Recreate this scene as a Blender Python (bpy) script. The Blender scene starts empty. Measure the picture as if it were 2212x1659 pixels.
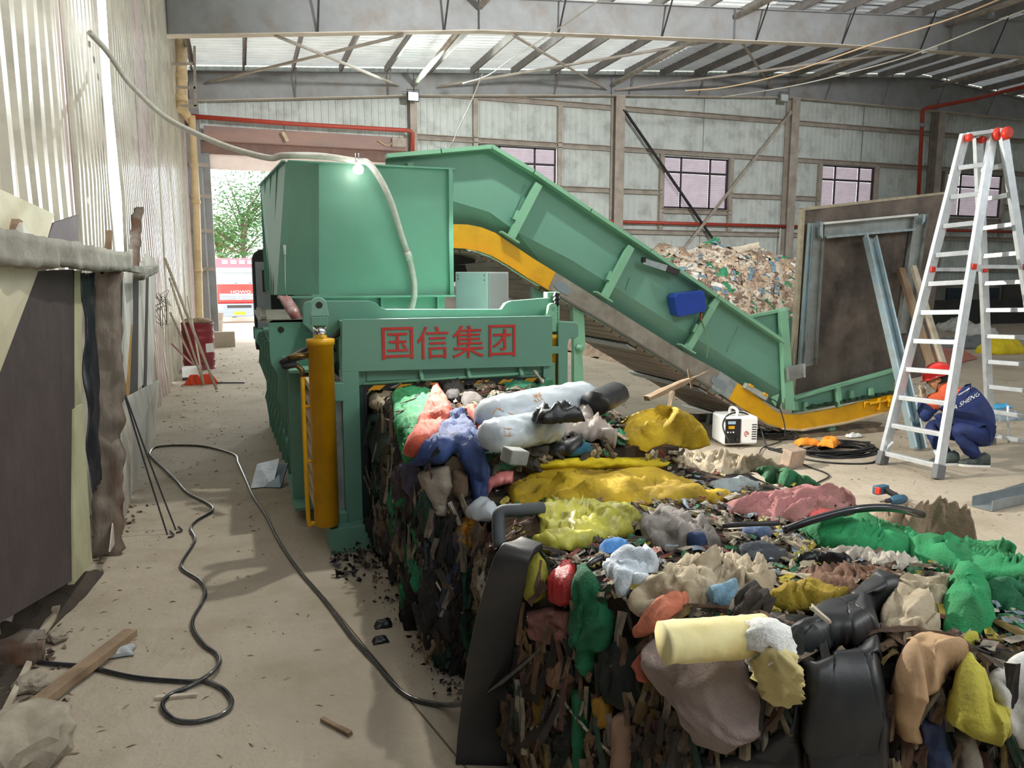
import bpy, bmesh, math, random
from mathutils import Vector, Matrix, noise, Euler
from mathutils.bvhtree import BVHTree
from mathutils.geometry import delaunay_2d_cdt
random.seed(7)
R=math.radians
SC=bpy.context.scene; COL=SC.collection
# ---------------------------------------------------------------- camera
F_=1640.0; CX=1106.0; CY=829.5; HC=1.78
PITCH=math.atan((CY-595.)/F_); YAW=math.atan((1106-517)/(F_*math.cos(PITCH)+(CY-595.)*math.sin(PITCH)))
cam=bpy.data.cameras.new('camera'); co=bpy.data.objects.new('camera',cam); COL.objects.link(co)
cam.sensor_width=36; cam.lens=F_/2212*36; cam.clip_start=.05; cam.clip_end=400
co.location=(0,0,HC); co.rotation_euler=(math.pi/2-PITCH,0,-YAW); SC.camera=co
def ray(x,y):
    a=x-CX;b=CY-y;c=F_
    f=c*math.cos(PITCH)+b*math.sin(PITCH); u=b*math.cos(PITCH)-c*math.sin(PITCH)
    return Vector((a*math.cos(YAW)+f*math.sin(YAW), f*math.cos(YAW)-a*math.sin(YAW), u))
def W(x,y,X=None,Y=None,Z=None,D=None):
    """a photo pixel turned into the world point on the plane X=, Y=, Z= or at distance D"""
    r=ray(x,y)
    if X is not None: t=X/r.x
    elif Y is not None: t=Y/r.y
    elif D is not None: t=D/(F_*math.cos(PITCH)+(CY-y)*math.sin(PITCH))
    else: t=(Z-HC)/r.z
    return Vector((0,0,HC))+r*t
# ---------------------------------------------------------------- world, lights, exposure
SC.view_settings.view_transform='Standard'; SC.view_settings.look='None'
SC.view_settings.gamma=1.0; SC.view_settings.use_curve_mapping=False
SC.view_settings.exposure=0.0
wd=bpy.data.worlds.new('sky'); SC.world=wd; wd.use_nodes=True
bg=wd.node_tree.nodes['Background']; bg.inputs[0].default_value=(.93,.965,1,1); bg.inputs[1].default_value=5.6
def light(name,kind,loc,energy,color=(1,1,1),target=None,**k):
    l=bpy.data.lights.new(name,kind); l.energy=energy; l.color=color
    for a,v in k.items(): setattr(l,a,v)
    o=bpy.data.objects.new(name,l); COL.objects.link(o); o.location=loc
    if target is not None: o.rotation_euler=(Vector(target)-Vector(loc)).to_track_quat('-Z','Y').to_euler()
    return o
light('work_lamp_glow','SPOT',(1.0,6.0,2.5),1250,(1,.955,.87),(3.3,3.9,1.3),spot_size=R(104),spot_blend=.25,shadow_soft_size=.03)
light('bay_fill','POINT',(1.9,5.85,5.1),420,(1,.985,.93),shadow_soft_size=.06)  # added overhead light out of view, lifts the conveyor front
light('wall_fill','SPOT',(7,3.5,5.6),7000,(1,.99,.97),(9,22,7.4),spot_size=R(75),spot_blend=.6,shadow_soft_size=.3)  # added spot without a fitting, brightens the back wall and beams
light('flood_lamp_glow','SPOT',(4.95,21.7,6.7),1500,(.9,1,.97),(6,8,0),spot_size=R(150),spot_blend=.6,shadow_soft_size=.1)
light('hall_fill','SPOT',(6.5,-3.5,6.4),520,(1,.96,.9),(4.5,5.5,0),spot_size=R(120),spot_blend=.7,shadow_soft_size=.4)  # added unseen fill from behind the camera
# ---------------------------------------------------------------- materials
def lin(h):
    if isinstance(h,str):
        h=h.lstrip('#'); c=[int(h[i:i+2],16)/255 for i in (0,2,4)]
    else: c=[v/255 for v in h]
    return tuple((v/12.92 if v<=.04045 else ((v+.055)/1.055)**2.4) for v in c)+(1,)
MATS={}
def M(name,col,col2=None,rough=.6,metal=0,ns=4,contrast=.35,bump=0,bs=40,emit=None,es=1,alpha=1,trans=0,transl=0,stretch=None,ior=None,dirt=None,dirts=2.5,dirta=.45,coat=0,detail=5):
    if name in MATS: return MATS[name]
    m=bpy.data.materials.new(name); m.use_nodes=True; nt=m.node_tree; N=nt.nodes; L=nt.links
    b=N['Principled BSDF']; b.inputs['Roughness'].default_value=rough; b.inputs['Metallic'].default_value=metal
    b.inputs['Base Color'].default_value=lin(col)
    m.diffuse_color=lin(col)
    tc=N.new('ShaderNodeTexCoord'); mp=N.new('ShaderNodeMapping'); L.new(tc.outputs['Object'],mp.inputs[0])
    if stretch: mp.inputs['Scale'].default_value=stretch
    cur=None
    def noi(scale,det=detail):
        n=N.new('ShaderNodeTexNoise'); n.inputs['Scale'].default_value=scale; n.inputs['Detail'].default_value=det; n.inputs['Roughness'].default_value=.62
        L.new(mp.outputs[0],n.inputs['Vector']); return n
    def ramp(src,lo,hi):
        r=N.new('ShaderNodeMapRange'); r.inputs[1].default_value=lo; r.inputs[2].default_value=hi; L.new(src,r.inputs[0]); return r.outputs[0]
    if col2:
        n=noi(ns); mx=N.new('ShaderNodeMix'); mx.data_type='RGBA'
        L.new(ramp(n.outputs['Fac'],.5-contrast/2,.5+contrast/2),mx.inputs[0])
        mx.inputs[6].default_value=lin(col); mx.inputs[7].default_value=lin(col2); cur=mx.outputs[2]
    if dirt:
        n=noi(dirts,8); mx=N.new('ShaderNodeMix'); mx.data_type='RGBA'
        mr=N.new('ShaderNodeMapRange'); mr.inputs[1].default_value=.48; mr.inputs[2].default_value=.68; mr.inputs[4].default_value=dirta; L.new(n.outputs['Fac'],mr.inputs[0])
        L.new(mr.outputs[0],mx.inputs[0])
        if cur: L.new(cur,mx.inputs[6])
        else: mx.inputs[6].default_value=lin(col)
        mx.inputs[7].default_value=lin(dirt); cur=mx.outputs[2]
    if cur: L.new(cur,b.inputs['Base Color'])
    if bump:
        n=noi(bs,6); bp=N.new('ShaderNodeBump'); bp.inputs['Strength'].default_value=bump; bp.inputs['Distance'].default_value=.02
        L.new(n.outputs['Fac'],bp.inputs['Height']); L.new(bp.outputs[0],b.inputs['Normal'])
    if emit: b.inputs['Emission Color'].default_value=lin(emit); b.inputs['Emission Strength'].default_value=es
    if trans: b.inputs['Transmission Weight'].default_value=trans
    if coat: b.inputs['Coat Weight'].default_value=coat
    if ior: b.inputs['IOR'].default_value=ior
    if alpha<1: b.inputs['Alpha'].default_value=alpha
    if transl:
        tr=N.new('ShaderNodeBsdfTranslucent'); tr.inputs[0].default_value=lin(col); mxs=N.new('ShaderNodeMixShader'); mxs.inputs[0].default_value=transl
        if cur: L.new(cur,tr.inputs[0])
        out=N['Material Output']; L.new(b.outputs[0],mxs.inputs[1]); L.new(tr.outputs[0],mxs.inputs[2]); L.new(mxs.outputs[0],out.inputs[0])
    MATS[name]=m; return m
GREEN=M('green paint','#6c9d8b','#649482',rough=.42,ns=2,contrast=.6,bump=.04,bs=30,dirt='#6f8b70',dirts=6,dirta=.12)
YEL=M('yellow paint','#e0a80c','#d39a08',rough=.4,ns=3,bump=.03,bs=20,dirt='#8a6a1c',dirts=5,dirta=.25)
GALV=M('galvanised steel','#b9c2c4','#9aa7ac',rough=.38,metal=.75,ns=18,contrast=.25,bump=.03)
STEEL=M('worn steel plate','#9a958b','#827d73',rough=.5,metal=.35,ns=9,bump=.1,bs=60,dirt='#6a5f50',dirts=4)
DARKST=M('dark steel','#2b2a2c','#3a3637',rough=.55,metal=.3,bump=.08)
BLACK=M('black rubber','#17181a','#232427',rough=.55,ns=6,bump=.08,dirt='#4a453e',dirts=5,dirta=.35)
CHROME=M('chrome rod','#dfe3e6',rough=.12,metal=1)
WHITEP=M('white plastic','#e3e4e2','#d2d3cf',rough=.45)
BEAMG=M('grey frame paint','#96989a','#888a8b',rough=.6,ns=2,bump=.03,dirt='#7a6a58',dirts=1.8,dirta=.5)
BEAMD=M('dusty frame steel','#b5aca1','#9a9187',rough=.75,ns=3,dirt='#83766a',dirts=2)
PURL=M('purlin steel','#8d8782','#7a7571',rough=.6,metal=.2,ns=3,dirt='#5b5048',dirts=2)
SHEET=M('roof sheet','#c9cccb','#b9bcbc',rough=.5,metal=.1,ns=1.5,transl=.05)
SKYL=M('daylight roof sheet','#e6e8e4','#d4d6d2',rough=.5,ns=1.5,transl=.12)
WALLM=M('grey wall sheet','#d2d8d4','#bfc7c4',rough=.6,ns=1.2,contrast=.6,dirt='#8a8a82',dirts=2.2,dirta=.5,bump=.03)
LSHEET=M('cream wall sheet','#bbb5a4','#a39d8e',rough=.3,ns=1.5,transl=.07,dirt='#7c7262',dirts=2,dirta=.6,coat=.3)
LSHEET2=M('pinkish wall sheet','#b9aaa0','#a89a92',rough=.35,ns=2,transl=.05,dirt='#83776b',dirts=2,coat=.2)
LTRANS=M('clear wall sheet','#f3f6f8','#e2e8ee',rough=.3,transl=.35)
REDP=M('red pipe paint','#b5412f','#a43a2a',rough=.5,ns=5,dirt='#7a4a3a',dirts=3)
PVC=M('aged plastic pipe','#e6cfa5','#d8bd92',rough=.45,ns=4,dirt='#b09468',dirts=3)
WIRE=M('tan wire','#c2a684',rough=.6); WIREW=M('pale wire','#b9b5aa',rough=.6)
WOOD=M('weathered timber','#9c856a','#7b664f',rough=.8,ns=6,stretch=(1,1,.15),bump=.25,bs=40,dirt='#5d4a38',dirts=3)
WOODP=M('pale dusty timber','#c9c0ad','#a89c88',rough=.85,ns=5,bump=.25,bs=50,dirt='#77684f',dirts=3)
# ---------------------------------------------------------------- mesh helpers
ORG={}
class MB:
    def __init__(s): s.v=[]; s.f=[]; s.m=[]; s.sm=[]
    def add(s,vs,fs,mi=0,sm=False):
        b=len(s.v); s.v+= [Vector(v) for v in vs]; s.f+=[tuple(b+i for i in f) for f in fs]; s.m+=[mi]*len(fs); s.sm+=[sm]*len(fs); return s
    def hexa(s,c,mi=0):
        return s.add(c,[(3,2,1,0),(4,5,6,7),(0,1,5,4),(1,2,6,5),(2,3,7,6),(3,0,4,7)],mi)
    def box(s,x0,x1,y0,y1,z0,z1,mi=0):
        return s.hexa([(x0,y0,z0),(x1,y0,z0),(x1,y1,z0),(x0,y1,z0),(x0,y0,z1),(x1,y0,z1),(x1,y1,z1),(x0,y1,z1)],mi)
    def obox(s,c,size,rot=(0,0,0),mi=0):
        m=Matrix.Translation(Vector(c))@Euler(rot).to_matrix().to_4x4(); a,b,d=[v/2 for v in size]
        return s.hexa([m@Vector(p) for p in [(-a,-b,-d),(a,-b,-d),(a,b,-d),(-a,b,-d),(-a,-b,d),(a,-b,d),(a,b,d),(-a,b,d)]],mi)
    def beam(s,p0,p1,w,h,up=(0,0,1),mi=0,prof=None):
        p0=Vector(p0);p1=Vector(p1);d=(p1-p0).normalized();up=Vector(up)
        sd=d.cross(up)
        if sd.length<1e-4: sd=d.cross(Vector((0,1,0)))
        sd.normalize(); u=sd.cross(d)
        if prof is None: prof=[(-w/2,-h/2),(w/2,-h/2),(w/2,h/2),(-w/2,h/2)]
        n=len(prof); vs=[p0+sd*a+u*b for a,b in prof]+[p1+sd*a+u*b for a,b in prof]
        return s.add(vs,[(i,(i+1)%n,n+(i+1)%n,n+i) for i in range(n)]+[tuple(range(n-1,-1,-1)),tuple(range(n,2*n))],mi)
    def prism(s,pts,ext,mi=0):
        e=Vector(ext); n=len(pts); vs=[Vector(p) for p in pts]+[Vector(p)+e for p in pts]
        return s.add(vs,[(i,(i+1)%n,n+(i+1)%n,n+i) for i in range(n)]+[tuple(range(n-1,-1,-1)),tuple(range(n,2*n))],mi)
    def tube(s,pts,r,seg=8,mi=0,cap=True):
        pts=[Vector(p) for p in pts]; n=len(pts); rs=r if isinstance(r,(list,tuple)) else [r]*n
        vs=[]; u=None
        for i,p in enumerate(pts):
            d=(pts[min(i+1,n-1)]-pts[max(i-1,0)]).normalized()
            if u is None:
                u=d.orthogonal().normalized()
            else:
                u=(u-d*u.dot(d)); u=u.normalized() if u.length>1e-5 else d.orthogonal().normalized()
            w=d.cross(u)
            for k in range(seg):
                a=2*math.pi*k/seg; vs.append(p+(u*math.cos(a)+w*math.sin(a))*rs[i])
        fs=[]
        for i in range(n-1):
            for k in range(seg):
                fs.append((i*seg+k,i*seg+(k+1)%seg,(i+1)*seg+(k+1)%seg,(i+1)*seg+k))
        s.add(vs,fs,mi,True)
        if cap:
            b=len(s.v)-n*seg
            s.f+=[tuple(b+k for k in range(seg-1,-1,-1)),tuple(b+(n-1)*seg+k for k in range(seg))]; s.m+=[mi]*2; s.sm+=[False]*2
        return s
    def lathe(s,c,prof,seg=24,axis=(0,0,1),mi=0,sm=True):
        c=Vector(c); ax=Vector(axis).normalized(); u=ax.orthogonal().normalized(); w=ax.cross(u); vs=[]
        for r,z in prof:
            for k in range(seg):
                a=2*math.pi*k/seg; vs.append(c+ax*z+(u*math.cos(a)+w*math.sin(a))*r)
        fs=[(i*seg+k,i*seg+(k+1)%seg,(i+1)*seg+(k+1)%seg,(i+1)*seg+k) for i in range(len(prof)-1) for k in range(seg)]
        b=len(s.v); s.add(vs,fs,mi,sm)
        s.f+=[tuple(b+k for k in range(seg-1,-1,-1)),tuple(b+(len(prof)-1)*seg+k for k in range(seg))]; s.m+=[mi]*2; s.sm+=[False]*2
        return s
    def mesh(s,name,org=Vector((0,0,0)),mats=()):
        me=bpy.data.meshes.new(name); me.from_pydata([tuple(v-org) for v in s.v],[],s.f)
        for i,p in enumerate(me.polygons): p.material_index=s.m[i]; p.use_smooth=s.sm[i]
        for m in mats: me.materials.append(m)
        me.update(); return me
def obj(name,mb,mats,parent=None,bevel=0,smooth=None,kind=None,fix=True):
    if not isinstance(mats,(list,tuple)): mats=[mats]
    org=ORG.get(parent.name,Vector((0,0,0))) if parent else Vector((0,0,0))
    if parent is None and mb.v:
        lo=[min(v[i] for v in mb.v) for i in range(3)]; hi=[max(v[i] for v in mb.v) for i in range(3)]
        org=Vector(((lo[0]+hi[0])/2,(lo[1]+hi[1])/2,lo[2]))
    me=mb.mesh(name,org,mats)
    if fix:
        b=bmesh.new(); b.from_mesh(me); bmesh.ops.recalc_face_normals(b,faces=b.faces); b.to_mesh(me); b.free()
    if smooth: 
        for p in me.polygons: p.use_smooth=True
    o=bpy.data.objects.new(name,me); COL.objects.link(o)
    if parent: o.parent=parent
    else: o.location=org
    ORG[o.name]=org
    if bevel:
        md=o.modifiers.new('bevel','BEVEL'); md.width=bevel; md.segments=2; md.limit_method='ANGLE'; md.angle_limit=R(40)
    if kind: o['kind']=kind
    return o
def thing(name,label,cat,loc,group=None):
    o=bpy.data.objects.new(name,None); COL.objects.link(o); o.location=loc; o.empty_display_size=.1
    ORG[o.name]=Vector(loc); o['label']=label; o['category']=cat
    if group: o['group']=group
    return o
def struct(name,loc=(0,0,0)):
    o=bpy.data.objects.new(name,None); COL.objects.link(o); o.location=loc; ORG[o.name]=Vector(loc); o['kind']='structure'; return o
def tag(o,label,cat,group=None):
    o['label']=label; o['category']=cat
    if group: o['group']=group
    return o
def curve_pts(pts,n=8):
    """Catmull-Rom through the points"""
    P=[Vector(p) for p in pts]; P=[P[0]*2-P[1]]+P+[P[-1]*2-P[-2]]; out=[]
    for i in range(1,len(P)-2):
        for k in range(n):
            t=k/n; a,b,c,d=P[i-1],P[i],P[i+1],P[i+2]
            out.append(.5*((2*b)+(c-a)*t+(2*a-5*b+4*c-d)*t*t+(3*b-3*c+d-a)*t**3))
    out.append(P[-2]); return out
def text_mb(s,size,ext,mat4,sx=1):
    cu=bpy.data.curves.new('t','FONT'); cu.body=s; cu.size=size; cu.extrude=ext; cu.align_x='CENTER'; cu.align_y='CENTER'; cu.resolution_u=3
    o=bpy.data.objects.new('t',cu); COL.objects.link(o); dg=bpy.context.evaluated_depsgraph_get(); me=bpy.data.meshes.new_from_object(o.evaluated_get(dg))
    mb=MB(); mb.add([mat4@Vector((v.co.x*sx,v.co.y,v.co.z)) for v in me.vertices],[tuple(p.vertices) for p in me.polygons])
    bpy.data.objects.remove(o); return mb
# ================================================================ STRUCTURE
FLOORM=M('dusty concrete floor','#b5a998','#a39784',rough=.85,ns=.9,contrast=.45,bump=.9,bs=14,detail=9,dirt='#86785f',dirts=1.7,dirta=.45)
YW=22.6; XL=-1.17
def ztop(X): return 7.06+.075*(X+.75) if X<24 else 8.92-.075*(X-24)
mb=MB(); 
nx,ny=70,60
xs=[-1.6+i*36/nx for i in range(nx+1)]; ys=[-6+j*29/ny for j in range(ny+1)]
mb.add([(x,y,0) for y in ys for x in xs],[(j*(nx+1)+i,j*(nx+1)+i+1,(j+1)*(nx+1)+i+1,(j+1)*(nx+1)+i) for j in range(ny) for i in range(nx)])
obj('floor',mb,FLOORM,kind='structure')
fj=MB(); a_,b_=W(700,1290,Z=0),W(1020,1675,Z=0); fj.beam((a_.x,a_.y,.001),(b_.x,b_.y,.001),.008,.002); obj('floor_joint',fj,M('joint','#5c5140',rough=.9),kind='structure')
mb=MB(); mb.add([(-60,22.99,0),(80,22.99,0),(80,30,-.25),(-60,30,-.25),(80,40,-.7),(-60,40,-.7),(80,140,-.9),(-60,140,-.9)],[(0,1,2,3),(3,2,4,5),(5,4,6,7)])
obj('ground',mb,M('yard ground','#cfc4ae','#b9ac94',rough=.9,ns=.5,bump=.3,bs=4),kind='structure')
# ceiling: corrugated roof sheets (ribs run down the slope) over purlins and frames
ceil=struct('ceiling')
def roofsheet(x0,x1,y0,y1,mat):
    mb=MB(); prof=[]; y=y0
    while y<y1-.01:
        for dy,dz in ((0,0),(.14,0),(.155,-.03),(.21,-.03),(.225,0)): prof.append((min(y+dy,y1),dz))
        y+=.24
    n=len(prof); vs=[]
    xx=[x0]+([24] if x0<24<x1 else [])+[x1]
    for x in xx:
        for (yy,dz) in prof: vs.append((x,yy,ztop(x)+.24+dz))
    mb.add(vs,[(r*n+i,r*n+i+1,(r+1)*n+i+1,(r+1)*n+i) for r in range(len(xx)-1) for i in range(n-1)])
    obj('roof_sheet',mb,mat,ceil,fix=False)
bands=[(-2,0.5),(0.5,3.5),(3.5,6.5),(6.5,9.4),(9.4,12.6),(12.6,16),(16,19.2),(19.2,22.9)]
for i,(a,b) in enumerate(bands):
    for (x0,x1,m) in ((-1.6,6.2,SKYL if i>=4 else SHEET),(6.2,12.5,SKYL if i in(5,6,7) else SHEET),(12.5,34,SHEET)): roofsheet(x0,x1,a,b-.02,m)
for k in range(27):
    x=.32+1.27*k-1.2
    if x>33: break
    z=ztop(x); mb=MB()
    prof=[(-.035,0),(-.03,0),(-.03,.19),(.045,.19),(.045,.2),(-.035,.2)]
    mb.beam((x,2.9,z),(x,22.5,z),0,0,prof=[(-.05,0),(.0,0),(.0,.015),(-.038,.015),(-.038,.2),(.05,.2),(.05,.215),(-.05,.215)])
    obj('purlin',mb,PURL,ceil)
def frame(Y,zb,label):
    """tapered I rafter: web, bottom and top flange, stiffeners"""
    mb=MB(); top=[(x,ztop(x)) for x in (-1.05,5,11,18,24,30,33.5)]
    pts=[(x,Y,z) for x,z in zb]+[(x,Y,z-.012) for x,z in reversed(top)]
    mb.prism([(p[0],p[1]-.005,p[2]) for p in pts],(0,.01,0))
    fb_=MB()
    for (a,b) in zip(zb,zb[1:]): fb_.beam((a[0],Y,a[1]),(b[0],Y,b[1]),.24,.016)
    obj('bottom_flange',fb_,M('dusty flange','#d6cdbf','#c2b8a9',rough=.7,ns=2,dirt='#8d7f70',dirts=1.5),ceil)
    for (a,b) in zip(top,top[1:]): mb.beam((a[0],Y,a[1]-.01),(b[0],Y,b[1]-.01),.2,.014)
    def zbf(x):
        for (a,b) in zip(zb,zb[1:]):
            if a[0]<=x<=b[0]: return a[1]+(b[1]-a[1])*(x-a[0])/(b[0]-a[0])
        return zb[-1][1]
    for x in (-1.0,4.95,11.2,17.9): mb.box(x-.006,x+.006,Y-.1,Y+.1,zbf(x),ztop(x))
    obj('roof_beam',mb,BEAMG,ceil)
    # knee braces from the bottom flange up to the purlins
    for k in range(26):
        x=.32+1.27*k-1.2
        if k%2 or x<.5 or x>30: continue
        q=MB(); q.beam((x,Y-.03,zbf(x)+.03),(x+.02,Y-.42,ztop(x)+.03),.04,.04,prof=[(-.02,-.02),(.02,-.02),(.02,-.014),(-.014,-.014),(-.014,.02),(-.02,.02)])
        obj('knee_brace',q,DARKST if Y<20 else PURL,ceil)
    return zbf
zf1=frame(16.0,[(-1.05,6.13),(4.96,6.82),(9.9,7.15),(14.1,7.42),(20.7,7.72),(33.5,7.7)],'')
zf2=frame(22.3,[(-1.05,6.27),(4.98,6.87),(11.3,7.34),(17.9,7.77),(23.7,7.8),(33.5,7.7)],'')
for x in (4.95,11.2,17.7,24.2):
    for (ya,yb) in ((16.1,22.2),(9.5,15.9)):
        mb=MB(); z=ztop(x)-.2; mb.tube([(x,ya,z),(x,yb,z-(.12 if ya>12 else 0))],.07,12); obj('ridge_strut',mb,M('pale strut steel','#c4bdb2','#a79c8e',rough=.5,metal=.2,ns=5,dirt='#7c6a55'),ceil)
for (a,b) in (((.87,16,6.35),(4.5,22.2,7.1)),((-.63,22.2,6.75),(3.34,16,6.6)),((5.73,16,6.84),(11,22.2,7.5)),((5.6,22.2,7.15),(11.0,16,7.28)),((11.43,16,7.3),(17.2,22.2,8.0)),((11.3,22.2,7.5),(17.3,16,7.65))):
    mb=MB(); mb.beam(a,b,.07,.07,prof=[(-.035,-.035),(.035,-.035),(.035,-.027),(-.027,-.027),(-.027,.035),(-.035,.035)]); obj('cross_brace',mb,BEAMD,ceil)
# gable wall behind: ribbed sheets, girts, posts, window openings
wb=struct('wall_back')
DOOR=(-.62,4.82,0,5.3)
WINS=[(6.93,9.48,4.02,5.68),(13.3,15.8,4.0,5.66),(19.7,22.1,4.05,5.68),(25.6,28.55,4.05,5.66)]
def ribwall(x0,x1):
    mb=MB(); x=x0; k=0
    while x<x1-1e-3:
        xe=min(x+.2,x1)
        segs=[(.0 if x>4.8 else .0, ztop(x)+.2)]
        for (a,b,c,d) in [DOOR]+WINS:
            if xe>a+.02 and x<b-.02:
                new=[]
                for (s0,s1) in segs:
                    if c>s0: new.append((s0,c))
                    if d<s1: new.append((d,s1))
                segs=new
        for (s0,s1) in segs:
            if s1-s0<.02: continue
            pr=[(x,0),(x+.135,0),(x+.15,-.022),(x+.185,-.022),(xe,0)]
            pr=[(min(p[0],xe),p[1]) for p in pr]
            mb.add([(a,YW+b,s0) for a,b in pr]+[(a,YW+b,s1) for a,b in pr],[(i,i+1,6+i,5+i) for i in range(4)])
        x=xe
    obj('wall_panel',mb,WALLM,wb,fix=False)
for (a,b) in ((-1.17,4.85),(4.85,8.2),(8.2,11.5),(11.5,14.8),(14.8,18.2),(18.2,21.5),(21.5,24.8),(24.8,28.4),(28.4,33.5)): ribwall(a,b)
mb=MB(); mb.box(4.95,33.5,YW-.12,YW-.04,0,1.45); obj('low_wall',mb,M('low concrete wall','#8d8a80','#76746c',rough=.9,ns=1,bump=.2,dirt='#4a4a48',dirts=.7,dirta=.7),wb)
posts=[4.93,11.5,18.2,24.8,31.2]
for x in posts:
    mb=MB(); zt=zf2(x)
    if x<5: 
        mb.box(x-.1,x+.1,YW-.32,YW-.3,0,zt); mb.box(x-.01,x+.01,YW-.3,YW-.1,0,zt); mb.box(x-.1,x+.1,YW-.1,YW-.08,0,zt)
    else:
        mb.box(x-.16,x+.16,YW-.42,YW-.4,0,zt); mb.box(x-.01,x+.01,YW-.4,YW-.1,0,zt); mb.box(x-.16,x+.16,YW-.1,YW-.08,0,zt)
    obj('steel_column',mb,BEAMD,wb)
gx=[(5.03,11.34),(11.66,18.04),(18.36,24.64),(24.96,31.05)]
cprof=[(-.06,-.08),(.06,-.08),(.06,-.06),(-.05,-.06),(-.05,.06),(.06,.06),(.06,.08),(-.06,.08)]
for (a,b) in gx:
    for z,op in ((7.03,0),(5.78,0),(4.48,1),(3.9,2),(3.2,0),(2.0,0)):
        segs=[(a,b)]
        w=[w for w in WINS if w[0]>a and w[1]<b]
        if op==1 and w: segs=[(a,w[0][0]-.1),(w[0][1]+.1,b)]
        if op==2: segs=[(w[0][0]-.1,w[0][1]+.1)] if w else []
        for (p,q) in segs:
            mb=MB(); mb.beam((p,YW-.1,z),(q,YW-.1,z),0,0,prof=cprof); obj('girt',mb,BEAMD,wb)
for x0,x1,c,d in WINS:
    for x in (x0-.09,x1+.09):
        mb=MB(); mb.box(x-.07,x+.07,YW-.16,YW-.03,3.28,5.7 if x0>7 else 6.95); obj('window_post',mb,BEAMD,wb)
for (a,b) in (((11.6,22.15,6.95),(15.4,22.15,2.6)),((17.95,22.15,7.3),(13.6,22.15,2.3))):
    mb=MB(); mb.beam(a,b,.1,.1,prof=[(-.05,-.05),(.05,-.05),(.05,-.04),(-.04,-.04),(-.04,.05),(-.05,.05)]); obj('wall_brace',mb,DARKST if a[0]<12 else BEAMD,wb)
WGL=M('frosted window sheet','#bfb3bc','#b0a4b0',rough=.5,transl=.16,ns=3); WFR=M('dark window bars','#3a3234',rough=.6)
for i,(x0,x1,c,d) in enumerate(WINS):
    w=struct(f'window_{i+1}',((x0+x1)/2,YW,c)); 
    mb=MB(); fr=.05
    mb.box(x0,x1,YW-.05,YW+.01,c,c+fr); mb.box(x0,x1,YW-.05,YW+.01,d-fr,d); mb.box(x0,x0+fr,YW-.05,YW+.01,c,d); mb.box(x1-fr,x1,YW-.05,YW+.01,c,d)
    obj('window_frame',mb,WFR,w)
    cols=[x0,x0+(x1-x0)*.27,x0+(x1-x0)*.72,x1]; zt=d-.5
    for a in cols[1:3]:
        m2=MB(); m2.box(a-.025,a+.025,YW-.05,YW+.0,c,d); obj('mullion',m2,WFR,w)
    m2=MB(); m2.box(x0,x1,YW-.055,YW,zt-.035,zt+.035); obj('transom',m2,WFR,w)
    for a,b in zip(cols,cols[1:]):
        for (e,f) in ((c+.05,zt-.035),(zt+.035,d-.05)):
            mb=MB(); z=e; n=max(1,round((f-e)/.075)); st=(f-e)/n
            for k in range(n):   # fine horizontal ribs of the translucent sheet
                z0=e+k*st; mb.add([(a+.02,YW+.02,z0),(b-.02,YW+.02,z0),(b-.02,YW+.005,z0+st*.5),(a+.02,YW+.005,z0+st*.5),(b-.02,YW+.02,z0+st),(a+.02,YW+.02,z0+st)],[(0,1,2,3),(3,2,4,5)])
            obj('pane',mb,WGL,w,fix=False)
# doorway with rolled shutter header, jambs and the steel post beside it
dr=struct('door_1',(2.1,YW,0))
mb=MB(); mb.box(-.95,4.85,YW-.22,YW+.06,5.02,5.3); obj('door_header',mb,M('rusty header','#8c6f63','#7a6058',rough=.7,ns=2,dirt='#5a4a48'),dr)
mb=MB(); mb.box(-.7,4.7,YW-.5,YW-.12,5.3,5.66); obj('shutter_box',mb,M('faded shutter box','#a58579','#8f7a78',rough=.7,ns=1,stretch=(1,1,6)),dr)
mb=MB(); mb.box(-.62,4.8,YW+.0,YW+.03,4.62,5.02); obj('shutter_curtain',mb,M('pale shutter curtain','#e5dcd6','#d9cfc9',rough=.5,transl=.4),dr)
for (a,b) in ((-.78,-.6),(4.72,4.84)):
    mb=MB(); mb.box(a,b,YW-.15,YW+.1,0,5.05); obj('door_jamb',mb,BEAMG,dr)
mb=MB(); mb.box(-1.15,-.8,YW-.5,YW-.15,0,6.3); obj('corner_column',mb,BEAMG,wb)
for z in (1.9,2.9,3.8,4.6):
    mb=MB(); mb.box(-1.1,-.62,YW-.56,YW-.5,z,z+.1); obj('bracket',mb,BEAMD,wb)
# left wall of loose corrugated sheets
wl=struct('wall_left',(XL,0,0))
def lsheet(y0,y1,pitch,mat,x=XL,z0=0.0,z1=7.6,lean=0,wav=.0,dep=.03,seed=0):
    mb=MB(); prof=[]; y=y0
    while y<y1-1e-3:
        for a,dx in ((0,0),(.3,0),(.42,dep),(.78,dep),(.9,0)): 
            if y+a*pitch<=y1: prof.append((y+a*pitch,dx))
        y+=pitch
    prof.append((y1,0)); n=len(prof); zs=[z0,z0+.3,z0+.7,1.2,1.8,2.6,3.6,5,z1]
    vs=[]
    for z in zs:
        for (yy,dx) in prof:
            w=wav*noise.noise(Vector((yy*1.3,z*.9,seed)))*max(0,1-z/5.5)
            vs.append((x+dx+w+lean*max(0,1-z/3),yy+w*.5,z))
    mb.add(vs,[(r*n+i,r*n+i+1,(r+1)*n+i+1,(r+1)*n+i) for r in range(len(zs)-1) for i in range(n-1)])
    return obj('corrugated_sheet',mb,mat,wl,fix=False)
lsheet(3.0,4.75,.28,LSHEET2,x=XL-.02,seed=1)
lsheet(4.72,6.5,.28,LSHEET,wav=.04,seed=2,dep=.045)
lsheet(6.45,6.9,.15,LSHEET2,x=XL-.02,seed=3)
lsheet(6.8,8.55,.17,LSHEET,wav=.05,seed=4)
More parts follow.
